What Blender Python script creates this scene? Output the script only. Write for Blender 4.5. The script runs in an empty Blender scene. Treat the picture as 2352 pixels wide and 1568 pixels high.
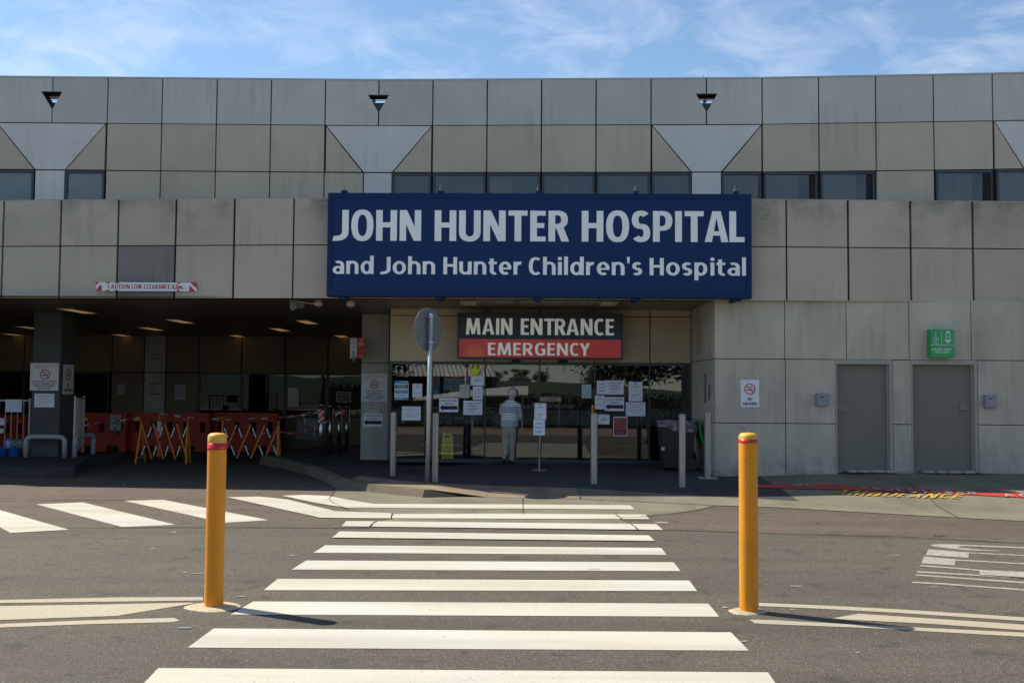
import bpy, bmesh, math, random
from mathutils import Vector, Matrix
random.seed(7)
R = math.radians
SC = bpy.context.scene
C = SC.collection

# ------------------------------------------------------------------ camera
FPX, CX, CY = 2287.0, 1176.0, 784.0          # measured on a 2352 px wide copy of the photo
CAM = Vector((0, 0, 1.65))
PITCH, ROLL, YAW = 0.0476, 0.0070, 0.020
fwd = Vector((-math.sin(YAW)*math.cos(PITCH), math.cos(YAW)*math.cos(PITCH), math.sin(PITCH)))
r0 = Vector((math.cos(YAW), math.sin(YAW), 0))
u0 = r0.cross(fwd)
rgt = (r0*math.cos(ROLL) + u0*math.sin(ROLL)).normalized()
upv = rgt.cross(fwd).normalized()
cd = bpy.data.cameras.new("camera"); cam = bpy.data.objects.new("camera", cd); C.objects.link(cam)
cd.sensor_width = 36; cd.lens = FPX/2352*36; cd.clip_start = 0.05; cd.clip_end = 3000
m = Matrix((rgt, upv, -fwd)).transposed().to_4x4(); m.translation = CAM
cam.matrix_world = m
SC.camera = cam

# ------------------------------------------------------------------ world, sun, exposure
SUN_EL = R(50.2)
SUN_H = Vector((-0.895, 0.445)).normalized()       # horizontal direction towards the sun
world = bpy.data.worlds.new("World"); SC.world = world; world.use_nodes = True
nt = world.node_tree; nt.nodes.clear()
def N(t, ty, **kw):
    n = t.nodes.new(ty)
    for k, v in kw.items(): setattr(n, k, v)
    return n
sky = N(nt, 'ShaderNodeTexSky', sky_type='NISHITA', sun_disc=False)
sky.sun_elevation = SUN_EL
sky.sun_rotation = math.atan2(SUN_H.x, SUN_H.y)
sky.air_density = 1.0; sky.dust_density = 0.25; sky.ozone_density = 2.0
tc = N(nt, 'ShaderNodeTexCoord')
sep = N(nt, 'ShaderNodeSeparateXYZ'); nt.links.new(tc.outputs['Generated'], sep.inputs[0])
zc = N(nt, 'ShaderNodeMath', operation='MAXIMUM'); nt.links.new(sep.outputs[2], zc.inputs[0]); zc.inputs[1].default_value = 0.05
dx = N(nt, 'ShaderNodeMath', operation='DIVIDE'); nt.links.new(sep.outputs[0], dx.inputs[0]); nt.links.new(zc.outputs[0], dx.inputs[1])
dy = N(nt, 'ShaderNodeMath', operation='DIVIDE'); nt.links.new(sep.outputs[1], dy.inputs[0]); nt.links.new(zc.outputs[0], dy.inputs[1])
cmb = N(nt, 'ShaderNodeCombineXYZ'); nt.links.new(dx.outputs[0], cmb.inputs[0]); nt.links.new(dy.outputs[0], cmb.inputs[1])
mp = N(nt, 'ShaderNodeMapping'); nt.links.new(tc.outputs['Generated'], mp.inputs[0])
mp.inputs['Rotation'].default_value = (0, R(24), 0); mp.inputs['Scale'].default_value = (3.6, 3.6, 8.6)
n1 = N(nt, 'ShaderNodeTexNoise'); n1.inputs['Scale'].default_value = 3.4; n1.inputs['Detail'].default_value = 9; n1.inputs['Roughness'].default_value = 0.62; n1.inputs['Distortion'].default_value = 0.5
nt.links.new(mp.outputs[0], n1.inputs['Vector'])
n2 = N(nt, 'ShaderNodeTexNoise'); n2.inputs['Scale'].default_value = 0.9; n2.inputs['Detail'].default_value = 3
nt.links.new(cmb.outputs[0], n2.inputs['Vector'])
mr1 = N(nt, 'ShaderNodeMapRange'); mr1.inputs[1].default_value = 0.43; mr1.inputs[2].default_value = 1.15
nt.links.new(n1.outputs[0], mr1.inputs[0])
mr2 = N(nt, 'ShaderNodeMapRange'); mr2.inputs[1].default_value = 0.25; mr2.inputs[2].default_value = 0.65; mr2.inputs[3].default_value = 0.35
nt.links.new(n2.outputs[0], mr2.inputs[0])
ml = N(nt, 'ShaderNodeMath', operation='MULTIPLY'); nt.links.new(mr1.outputs[0], ml.inputs[0]); nt.links.new(mr2.outputs[0], ml.inputs[1])
mx = N(nt, 'ShaderNodeMix', data_type='RGBA'); nt.links.new(ml.outputs[0], mx.inputs[0]); tn = N(nt, 'ShaderNodeMix', data_type='RGBA', blend_type='MULTIPLY'); tn.inputs[0].default_value = 1.0; tn.inputs[7].default_value = (0.98, 1.05, 1.06, 1); nt.links.new(sky.outputs[0], tn.inputs[6]); nt.links.new(tn.outputs[2], mx.inputs[6])
mx.inputs[7].default_value = (7.2, 7.6, 8.2, 1)
bg = N(nt, 'ShaderNodeBackground'); bg.inputs[1].default_value = 0.092
nt.links.new(mx.outputs[2], bg.inputs[0])
wo = N(nt, 'ShaderNodeOutputWorld'); nt.links.new(bg.outputs[0], wo.inputs[0])
sl = bpy.data.lights.new("sun", 'SUN'); sl.energy = 4.6; sl.angle = R(0.53); sl.color = (1.0, 0.925, 0.79)
so = bpy.data.objects.new("sun", sl); C.objects.link(so)
to_sun = Vector((SUN_H.x*math.cos(SUN_EL), SUN_H.y*math.cos(SUN_EL), math.sin(SUN_EL)))
so.rotation_euler = to_sun.to_track_quat('Z', 'Y').to_euler(); so.location = (-20, 20, 30)
SC.view_settings.view_transform = 'Standard'; SC.view_settings.look = 'None'
SC.view_settings.exposure = 0.68; SC.view_settings.gamma = 1
SC.view_settings.use_curve_mapping = False
SC.cycles.max_bounces = 8

# ------------------------------------------------------------------ measuring helpers
def ray(x, y):
    return (fwd*FPX + rgt*(x-CX) + upv*(CY-y)).normalized()
def px(x, y, Y):                    # point of the plane Y seen at (x, y)
    r = ray(x, y); return CAM + r*(Y/r.y)
def pxz(x, y, z):                   # point of the level z seen at (x, y)
    r = ray(x, y); return CAM + r*((z-CAM.z)/r.z)
def gp(x, y, zf):                   # point of a height field
    z = 0.0
    for _ in range(14):
        p = pxz(x, y, z); z = zf(p.x, p.y)
    return Vector((p.x, p.y, z))
def pxX(x, y, X):                   # point of the plane X
    r = ray(x, y); return CAM + r*(X/r.x)
def interp(v, xs, ys):
    if v <= xs[0]: return ys[0]
    for i in range(1, len(xs)):
        if v <= xs[i]:
            t = (v-xs[i-1])/(xs[i]-xs[i-1]); return ys[i-1]*(1-t)+ys[i]*t
    return ys[-1]
YF = 17.6; YG = 19.9; YB = 29.5; YU = 19.6; YW = 17.72
def zroad(X, Y): return interp(Y, [16.5, 29.5], [0, -0.18])
def zg(X, Y):
    a = interp(Y, [15.05, 16.3, 19.9, 22, 29.5], [0, 0.10, 0.20, 0.16, -0.06])
    b = interp(Y, [14.2, 15.8, 17.7], [0, 0.13, 0.23])
    t = min(1, max(0, (X-3.7)/2.4))
    return a*(1-t)+b*t

# ------------------------------------------------------------------ materials
MATS = {}
def newmat(name):
    m = bpy.data.materials.new(name); m.use_nodes = True
    t = m.node_tree; b = t.nodes['Principled BSDF']
    return m, t, b
def L(t, a, b): t.links.new(a, b)
def col4(c): return (c[0], c[1], c[2], 1)
def noise(t, scale, detail=4, vec=None, rough=0.55, sc3=None):
    n = N(t, 'ShaderNodeTexNoise'); n.inputs['Scale'].default_value = scale
    n.inputs['Detail'].default_value = detail; n.inputs['Roughness'].default_value = rough
    if vec is None:
        k = N(t, 'ShaderNodeTexCoord'); vec = k.outputs['Object']
    if sc3:
        mp = N(t, 'ShaderNodeMapping'); mp.inputs['Scale'].default_value = sc3; L(t, vec, mp.inputs[0]); vec = mp.outputs[0]
    L(t, vec, n.inputs['Vector']); return n.outputs[0]
def mrange(t, s, a, b, c=0.0, d=1.0):
    n = N(t, 'ShaderNodeMapRange'); L(t, s, n.inputs[0])
    for i, v in zip((1, 2, 3, 4), (a, b, c, d)): n.inputs[i].default_value = v
    return n.outputs[0]
def mixc(t, f, a, b, mode='MIX'):
    n = N(t, 'ShaderNodeMix', data_type='RGBA', blend_type=mode)
    for i, v in ((0, f), (6, a), (7, b)):
        if hasattr(v, 'default_value') or hasattr(v, 'is_output'): L(t, v, n.inputs[i])
        elif i == 0: n.inputs[0].default_value = v
        else: n.inputs[i].default_value = col4(v)
    return n.outputs[2]
def mth(t, op, a, b=None):
    n = N(t, 'ShaderNodeMath', operation=op)
    for i, v in enumerate((a, b)):
        if v is None: continue
        if hasattr(v, 'is_output'): L(t, v, n.inputs[i])
        else: n.inputs[i].default_value = v
    return n.outputs[0]
def bump(t, b, s, strength=0.3, dist=0.01):
    n = N(t, 'ShaderNodeBump'); n.inputs['Strength'].default_value = strength; n.inputs['Distance'].default_value = dist
    L(t, s, n.inputs['Height']); L(t, n.outputs[0], b.inputs['Normal'])
def plain(name, c, rough=0.5, metal=0.0, var=0.12, nscale=6.0, bmp=0.0, bscale=60.0, spec=0.5, sc3=None, emit=0.0):
    if name in MATS: return MATS[name]
    m, t, b = newmat(name)
    if var > 0:
        n = noise(t, nscale, 6, sc3=sc3)
        f = mrange(t, n, 0.3, 0.7)
        L(t, mixc(t, f, [x*(1-var) for x in c], [min(1, x*(1+var)) for x in c]), b.inputs['Base Color'])
        r = mrange(t, n, 0.3, 0.7, max(0, rough-0.08), min(1, rough+0.08)); L(t, r, b.inputs['Roughness'])
    else:
        b.inputs['Base Color'].default_value = col4(c); b.inputs['Roughness'].default_value = rough
    b.inputs['Metallic'].default_value = metal; b.inputs['Specular IOR Level'].default_value = spec
    if bmp: bump(t, b, noise(t, bscale, 3), bmp, 0.01)
    if emit: b.inputs['Emission Color'].default_value = col4(c); b.inputs['Emission Strength'].default_value = emit
    MATS[name] = m; return m

def panel_mat(name, c, streak=0.16, topdirt=None, cloud=0.0, speck=0.12, basez=None):
    m, t, b = newmat(name)
    tcn = N(t, 'ShaderNodeTexCoord'); ov = tcn.outputs['Object']
    geo = N(t, 'ShaderNodeNewGeometry')
    isl = mrange(t, geo.outputs['Random Per Island'], 0, 1, 0.93, 1.05)
    base = mixc(t, mrange(t, noise(t, 1.3, 4, ov), 0.35, 0.65), [x*0.95 for x in c], [x*1.04 for x in c])
    st = mrange(t, noise(t, 1.0, 7, ov, 0.6, (9, 9, 0.55)), 0.47, 0.66)
    st = mth(t, 'MULTIPLY', st, mrange(t, noise(t, 0.9, 2, ov), 0.4, 0.65))
    base = mixc(t, mth(t, 'MULTIPLY', st, streak*3), base, [x*0.55 for x in c])
    if cloud:
        cl = mrange(t, noise(t, 1.0, 5, ov, 0.6, (1.5, 1.5, 0.8)), 0.42, 0.66)
        cl = mth(t, 'MULTIPLY', cl, mrange(t, noise(t, 1.0, 6, ov, 0.6, (12, 12, 0.7)), 0.3, 0.65, 0.35, 1))
        base = mixc(t, mth(t, 'MULTIPLY', cl, cloud), base, (0.16, 0.16, 0.155))
    sepn = N(t, 'ShaderNodeSeparateXYZ'); L(t, ov, sepn.inputs[0])
    if topdirt:
        z0, z1 = topdirt
        g = mrange(t, sepn.outputs[2], z0, z1)
        g = mth(t, 'POWER', g, 1.6)
        sp = mrange(t, noise(t, 46, 5, ov, 0.7), 0.47, 0.66)
        pa = mrange(t, noise(t, 1.1, 3, ov), 0.42, 0.62)
        d = mth(t, 'MULTIPLY', mth(t, 'MULTIPLY', g, pa), mth(t, 'ADD', mth(t, 'MULTIPLY', sp, 0.75), 0.28))
        base = mixc(t, d, base, (0.055, 0.055, 0.055))
    if basez:
        g = mrange(t, sepn.outputs[2], basez[1], basez[0])
        g = mth(t, 'MULTIPLY', mth(t, 'POWER', g, 2.0), mrange(t, noise(t, 5, 6, ov), 0.35, 0.65))
        base = mixc(t, mth(t, 'MULTIPLY', g, 0.7), base, (0.09, 0.09, 0.085))
    fs = mrange(t, noise(t, 130, 3, ov, 0.7), 0.3, 0.7, 1-speck, 1+speck)
    vm = N(t, 'ShaderNodeVectorMath', operation='SCALE'); L(t, base, vm.inputs[0]); L(t, mth(t, 'MULTIPLY', isl, fs), vm.inputs['Scale'])
    L(t, vm.outputs[0], b.inputs['Base Color']); b.inputs['Roughness'].default_value = 0.85
    b.inputs['Specular IOR Level'].default_value = 0.25
    bump(t, b, noise(t, 150, 3, ov), 0.25, 0.004)
    MATS[name] = m; return m
M_GREY = panel_mat('grey_concrete_panel', (0.53, 0.52, 0.485), 0.10)
M_WHITE = panel_mat('white_concrete_panel', (0.62, 0.61, 0.585), 0.08)
M_BEIGE = panel_mat('beige_concrete_panel', (0.50, 0.445, 0.345), 0.10)
M_FASC = panel_mat('fascia_panel', (0.51, 0.445, 0.345), 0.12, (3.9, 5.02))
M_STAIN = panel_mat('stained_fascia_panel', (0.225, 0.215, 0.195), 0.25, None, 0.0, 0.5)
M_SIDE = panel_mat('service_wall_panel', (0.53, 0.475, 0.38), 0.14, None, 0.38, 0.08, (0.1, 0.9))
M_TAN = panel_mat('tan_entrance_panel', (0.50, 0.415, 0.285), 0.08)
M_TANB = panel_mat('shaded_tan_panel', (0.26, 0.21, 0.14), 0.08)  # darker copy of the tan panel, canopy shade put into its colour
M_DARK = plain('dark_backing', (0.012, 0.012, 0.013), 0.8, var=0.1)
M_PILL = plain('charcoal_pillar_paint', (0.050, 0.055, 0.058), 0.6, var=0.08, nscale=3)
M_PILLTOP = panel_mat('pale_pillar_panel', (0.40, 0.38, 0.33), 0.10)
M_ALU = plain('brushed_steel', (0.30, 0.30, 0.30), 0.42, 1.0, var=0.12, nscale=3, sc3=(30, 30, 1))
M_STEEL2 = plain('polished_steel', (0.42, 0.42, 0.41), 0.22, 0.95, var=0.1, nscale=3, sc3=(30, 30, 1))
M_GALV = plain('galvanised_steel', (0.42, 0.43, 0.44), 0.45, 0.6, var=0.25, nscale=40)
M_GALVD = plain('sign_back_metal', (0.20, 0.205, 0.21), 0.5, 0.4, var=0.06, nscale=2)
M_FRAME = plain('dark_window_frame', (0.035, 0.045, 0.05), 0.4, var=0.1)
M_BLACK = plain('black_ink', (0.012, 0.012, 0.012), 0.6, var=0)
M_GREYTXT = plain('grey_ink', (0.13, 0.13, 0.15), 0.6, var=0)
M_REDINK = plain('red_ink', (0.42, 0.03, 0.03), 0.5, var=0)
M_BLUEINK = plain('blue_ink', (0.03, 0.20, 0.45), 0.5, var=0)
M_NAVYINK = plain('navy_ink', (0.02, 0.03, 0.10), 0.5, var=0)
M_PAPER = plain('paper', (0.70, 0.71, 0.82), 0.35, var=0.10, nscale=9, bmp=0.15, bscale=12)
M_PAPER2 = plain('grey_paper', (0.42, 0.43, 0.46), 0.4, var=0.10, nscale=9, bmp=0.15, bscale=12)
M_SIGNW = plain('white_sign_paint', (0.62, 0.63, 0.63), 0.4, var=0.05)
M_SIGNWALL = plain('offwhite_sign_paint', (0.72, 0.74, 0.76), 0.4, var=0.05)
M_BLUE = plain('blue_sign_paint', (0.011, 0.034, 0.118), 0.6, var=0.10, nscale=0.8, spec=0.2)
M_BLUE2 = plain('dark_blue_frame_paint', (0.008, 0.028, 0.105), 0.6, var=0.12, nscale=1, spec=0.2)
M_LETTER = plain('white_letter', (0.90, 0.90, 0.88), 0.45, var=0.06, nscale=2)
M_NAVY = plain('navy_sign_face', (0.010, 0.013, 0.035), 0.35, var=0.1)
M_RED = plain('red_sign_face', (0.50, 0.045, 0.045), 0.3, var=0.12, nscale=2)
M_REDT = plain('red_paint', (0.50, 0.03, 0.035), 0.5, var=0.15)
M_GREEN = plain('green_sign_face', (0.012, 0.32, 0.09), 0.22, var=0.08)
M_YEL = plain('yellow_bollard_paint', (0.74, 0.265, 0.0015), 0.5, var=0.08, nscale=3)
M_YELTOP = plain('faded_yellow_cap', (0.68, 0.35, 0.04), 0.45, var=0.12, nscale=12)
M_REDREF = plain('red_reflective_band', (0.55, 0.015, 0.015), 0.25, var=0.15, nscale=30, sc3=(1, 1, .1))
M_ORANGE = plain('orange_plastic', (0.80, 0.13, 0.03), 0.45, var=0.18, nscale=2)
M_REDBAR = plain('red_orange_barrier_plastic', (0.55, 0.045, 0.012), 0.5, var=0.2, nscale=2)
M_YPLAST = plain('yellow_plastic', (0.72, 0.26, 0.010), 0.4, var=0.1)
M_LIME = plain('lime_plastic', (0.80, 0.80, 0.03), 0.45, var=0.05)
M_WPLAST = plain('white_reflective_strip', (0.85, 0.85, 0.88), 0.4, var=0.0)
M_CREAM = plain('cream_powder_coat', (0.52, 0.50, 0.43), 0.45, var=0.08)
M_PIPE = plain('white_pipe_paint', (0.36, 0.38, 0.39), 0.4, var=0.12)
M_DOOR = plain('grey_door_paint', (0.185, 0.170, 0.138), 0.65, var=0.06, nscale=2)
M_DFRAME = plain('door_frame_paint', (0.34, 0.32, 0.275), 0.45, var=0.06)
M_SOFF_T = None
M_BIN = plain('black_bin_plastic', (0.018, 0.020, 0.022), 0.45, var=0.15)
M_GRLID = plain('green_bin_lid', (0.01, 0.32, 0.05), 0.35, var=0.12)
M_BAG = plain('handbag_leather', (0.014, 0.014, 0.016), 0.45, var=0.1)
M_BRONZE = plain('brass_plate', (0.20, 0.185, 0.14), 0.5, 0.2, var=0.1)
M_GBOX = plain('grey_box_paint', (0.24, 0.25, 0.275), 0.4, var=0.08)
M_SAND = plain('sandbag_cloth', (0.38, 0.34, 0.28), 0.9, var=0.2, nscale=14, bmp=0.4, bscale=90)
M_TUB = plain('blue_tub_plastic', (0.02, 0.12, 0.50), 0.4, var=0.12)
M_SKIN = plain('skin', (0.48, 0.28, 0.21), 0.5, var=0.08)
M_HAIR = plain('grey_hair', (0.50, 0.48, 0.45), 0.7, var=0.35, nscale=60, bmp=0.8, bscale=80)
M_TROUS = plain('taupe_trousers', (0.33, 0.285, 0.23), 0.85, var=0.14, nscale=8, bmp=0.3, bscale=14)
M_SHOE = plain('dark_shoe', (0.03, 0.022, 0.022), 0.5, var=0.1)
M_CAMW = plain('camera_housing', (0.55, 0.50, 0.40), 0.35, var=0.05)
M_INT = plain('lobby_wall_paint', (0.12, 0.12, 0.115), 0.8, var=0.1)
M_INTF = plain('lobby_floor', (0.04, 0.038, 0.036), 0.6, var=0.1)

def scuffs(m, thr=.70, c=(.05, .035, .02)):
    t = m.node_tree; b = t.nodes['Principled BSDF']; l = b.inputs['Base Color'].links[0].from_socket
    f = mrange(t, noise(t, 7, 7, None, .75, (1.5, 1.5, .6)), thr-.02, thr+.02); f2 = mrange(t, noise(t, 2.2, 5, None, .6), .45, .7)
    L(t, mixc(t, mth(t, 'MULTIPLY', f2, .10), mixc(t, mth(t, 'MULTIPLY', f, .8), l, c), [.45, .20, .02] if c[2] < .03 else c), b.inputs['Base Color'])
scuffs(M_YEL, .66); scuffs(M_ALU, .70, (.05, .05, .05)); scuffs(M_PIPE, .70, (.06, .055, .05)); scuffs(M_DOOR, .72, (.09, .085, .075))
def glass_mat(name, tint, refl=1.0, ior=1.5):
    m, t, b = newmat(name)
    t.nodes.remove(b)
    tr = N(t, 'ShaderNodeBsdfTransparent'); tr.inputs[0].default_value = col4(tint)
    gl = N(t, 'ShaderNodeBsdfGlossy'); gl.inputs['Roughness'].default_value = 0.0
    nz = N(t, 'ShaderNodeBump'); nz.inputs['Strength'].default_value = 0.04; nz.inputs['Distance'].default_value = 0.01
    L(t, noise(t, 1.2, 1), nz.inputs['Height']); L(t, nz.outputs[0], gl.inputs['Normal'])
    fr = N(t, 'ShaderNodeFresnel'); fr.inputs[0].default_value = ior
    mxs = N(t, 'ShaderNodeMixShader')
    L(t, mth(t, 'MULTIPLY', fr.outputs[0], refl), mxs.inputs[0]); L(t, tr.outputs[0], mxs.inputs[1]); L(t, gl.outputs[0], mxs.inputs[2])
    L(t, mxs.outputs[0], t.nodes['Material Output'].inputs[0])
    MATS[name] = m; return m
M_GLASS = glass_mat('entrance_glass', (0.84, 0.88, 0.87), 3.0)
M_GLASSB = glass_mat('back_wall_glass', (0.35, 0.38, 0.40), 1.6)
M_PANE = plain('upper_window_glass', (0.13, 0.155, 0.15), 0.6, var=0.18, nscale=1.5, spec=0.2, sc3=(6, 6, 1))
M_PANE2 = plain('upper_window_pale_glass', (0.30, 0.34, 0.36), 0.6, var=0.08, nscale=1.5, spec=0.2)

M_UPG = glass_mat('upper_glass', (0.80, 0.84, 0.84), 2.2)
def asphalt(name, c, c2, agg=1.0):
    m, t, b = newmat(name)
    tcn = N(t, 'ShaderNodeTexCoord'); ov = tcn.outputs['Object']
    big = mrange(t, noise(t, 0.35, 5, ov, 0.6), 0.3, 0.7)
    base = mixc(t, big, c, c2)
    pat = mrange(t, noise(t, 1.9, 5, ov, 0.6, (0.35, 1.6, 1)), 0.45, 0.72)
    base = mixc(t, mth(t, 'MULTIPLY', pat, 0.28), base, [x*0.66 for x in c])
    vo = N(t, 'ShaderNodeTexVoronoi'); vo.inputs['Scale'].default_value = 130; L(t, ov, vo.inputs['Vector'])
    hs = N(t, 'ShaderNodeSeparateXYZ'); L(t, vo.outputs['Color'], hs.inputs[0])
    bright = mrange(t, hs.outputs[0], 0.0, 1.0, 1-0.42*agg, 1+0.42*agg)
    fine = mrange(t, noise(t, 260, 3, ov, 0.7), 0.3, 0.7, 0.72, 1.28)
    vm = N(t, 'ShaderNodeVectorMath', operation='SCALE'); L(t, base, vm.inputs[0]); L(t, mth(t, 'MULTIPLY', bright, fine), vm.inputs['Scale'])
    light = mrange(t, hs.outputs[1], 0.955, 0.97)
    o = mixc(t, mth(t, 'MULTIPLY', light, 0.35*agg), vm.outputs[0], (0.42, 0.38, 0.33))
    dr = mrange(t, noise(t, 3.2, 3, ov, 0.5), 0.61, 0.66); o = mixc(t, mth(t, 'MULTIPLY', dr, 0.45), o, [x*0.45 for x in c])
    tw = mrange(t, noise(t, 1.0, 4, ov, 0.55, (0.10, 1.1, 1)), 0.48, 0.62); o = mixc(t, mth(t, 'MULTIPLY', tw, 0.30), o, [x*0.62 for x in c])
    lt = mrange(t, noise(t, 1.0, 5, ov, 0.6, (0.45, 0.9, 1)), 0.55, 0.75); o = mixc(t, mth(t, 'MULTIPLY', lt, 0.22), o, [min(1, x*1.7) for x in c])
    L(t, o, b.inputs['Base Color']); b.inputs['Roughness'].default_value = 0.85; b.inputs['Specular IOR Level'].default_value = 0.3
    h = mth(t, 'ADD', vo.outputs['Distance'], mth(t, 'MULTIPLY', noise(t, 60, 4, ov), 0.8))
    bump(t, b, h, 0.6, 0.008)
    MATS[name] = m; return m
M_ASPH = asphalt('grey_asphalt', (0.082, 0.071, 0.056), (0.102, 0.088, 0.068))
M_ASPHR = asphalt('red_brown_asphalt', (0.092, 0.070, 0.053), (0.122, 0.095, 0.072), 1.0)
M_DRIVE = asphalt('dark_drive_asphalt', (0.05, 0.05, 0.052), (0.065, 0.065, 0.066), 0.6)
def concrete(name, c, joint=True):
    m, t, b = newmat(name)
    tcn = N(t, 'ShaderNodeTexCoord'); ov = tcn.outputs['Object']
    base = mixc(t, mrange(t, noise(t, 0.8, 6, ov, 0.65), 0.32, 0.68), [x*0.72 for x in c], [x*1.15 for x in c])
    ty = mrange(t, noise(t, 1.0, 6, ov, 0.6, (2.5, 0.5, 1)), 0.5, 0.72)
    base = mixc(t, mth(t, 'MULTIPLY', ty, 0.5), base, [x*0.5 for x in c])
    sp = mrange(t, noise(t, 90, 4, ov, 0.75), 0.3, 0.7, 0.72, 1.28)
    vm = N(t, 'ShaderNodeVectorMath', operation='SCALE'); L(t, base, vm.inputs[0]); L(t, sp, vm.inputs['Scale'])
    L(t, vm.outputs[0], b.inputs['Base Color']); b.inputs['Roughness'].default_value = 0.9; b.inputs['Specular IOR Level'].default_value = 0.25
    bump(t, b, noise(t, 110, 4, ov), 0.4, 0.006)
    MATS[name] = m; return m
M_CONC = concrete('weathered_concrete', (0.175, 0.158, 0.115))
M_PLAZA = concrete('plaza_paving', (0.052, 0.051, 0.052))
M_RAMP = concrete('pinkish_ramp_concrete', (0.23, 0.17, 0.115))
M_KERB = concrete('kerb_concrete', (0.16, 0.13, 0.09))
def paint(name, c, wear=0.0, thr=0.6):
    m, t, b = newmat(name)
    tcn = N(t, 'ShaderNodeTexCoord'); ov = tcn.outputs['Object']
    v = mrange(t, noise(t, 0.5, 5, ov, 0.6), 0.3, 0.7)
    base = mixc(t, v, [x*0.90 for x in c], c)
    warm = mrange(t, noise(t, 0.45, 3, ov), 0.42, 0.6)
    base = mixc(t, mth(t, 'MULTIPLY', warm, 0.6), base, (c[0]*0.93, c[1]*0.84, c[2]*0.70))
    sp = mrange(t, noise(t, 75, 5, ov, 0.8), 0.59, 0.66)
    base = mixc(t, mth(t, 'MULTIPLY', sp, 0.8), base, (0.14, 0.125, 0.11))
    ty = mrange(t, noise(t, 1.0, 5, ov, 0.6, (0.16, 2.4, 1)), 0.45, 0.64); base = mixc(t, mth(t, 'MULTIPLY', ty, 0.30), base, (0.22, 0.20, 0.175))
    ch = mrange(t, noise(t, 34, 6, ov, 0.8), 0.60, 0.635); chm = mrange(t, noise(t, 1.6, 3, ov), 0.45, 0.62); base = mixc(t, mth(t, 'MULTIPLY', ch, chm), base, (0.10, 0.088, 0.075))
    g = mrange(t, noise(t, 200, 3, ov, 0.7), 0.3, 0.7, 0.88, 1.08)
    vm = N(t, 'ShaderNodeVectorMath', operation='SCALE'); L(t, base, vm.inputs[0]); L(t, g, vm.inputs['Scale'])
    out = vm.outputs[0]
    if wear:
        w = mrange(t, noise(t, 22, 6, ov, 0.75), thr-0.08, thr+0.08)
        w2 = mrange(t, noise(t, 2.0, 4, ov, 0.6), 0.3, 0.65, 0.25, 1)
        out = mixc(t, mth(t, 'MULTIPLY', mth(t, 'MULTIPLY', w, w2), wear), out, (0.13, 0.115, 0.10))
    L(t, out, b.inputs['Base Color']); b.inputs['Roughness'].default_value = 0.7; b.inputs['Specular IOR Level'].default_value = 0.3
    bump(t, b, noise(t, 140, 3, ov), 0.35, 0.004)
    MATS[name] = m; return m
M_PAINT = paint('white_road_paint', (0.53, 0.515, 0.455))
M_PAINTW = paint('worn_white_road_paint', (0.40, 0.385, 0.345), 0.9, 0.52)
M_PAINTC = paint('cream_road_paint', (0.42, 0.385, 0.30), 0.45, 0.60)
M_PRED = paint('red_ground_paint', (0.50, 0.03, 0.025))
M_PYEL = paint('yellow_ground_paint', (0.52, 0.32, 0.03), 0.2, 0.62)

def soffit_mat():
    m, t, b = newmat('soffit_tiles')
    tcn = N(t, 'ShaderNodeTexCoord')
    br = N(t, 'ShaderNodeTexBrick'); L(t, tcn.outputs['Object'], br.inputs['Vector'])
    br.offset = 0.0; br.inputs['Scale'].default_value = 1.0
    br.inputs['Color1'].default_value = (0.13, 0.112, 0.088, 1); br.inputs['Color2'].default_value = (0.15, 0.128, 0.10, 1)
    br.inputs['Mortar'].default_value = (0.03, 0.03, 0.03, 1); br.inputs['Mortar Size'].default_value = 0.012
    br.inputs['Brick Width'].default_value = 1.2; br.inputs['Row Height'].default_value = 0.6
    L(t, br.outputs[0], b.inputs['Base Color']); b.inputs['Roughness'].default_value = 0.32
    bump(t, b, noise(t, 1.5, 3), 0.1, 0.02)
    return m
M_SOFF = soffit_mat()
M_LIGHT = plain('lit_warm_diffuser', (1.0, 0.60, 0.24), 0.5, var=0, emit=0.14)
M_LIGHTW = plain('unlit_diffuser', (0.55, 0.55, 0.50), 0.4, var=0, emit=0.0)

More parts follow.
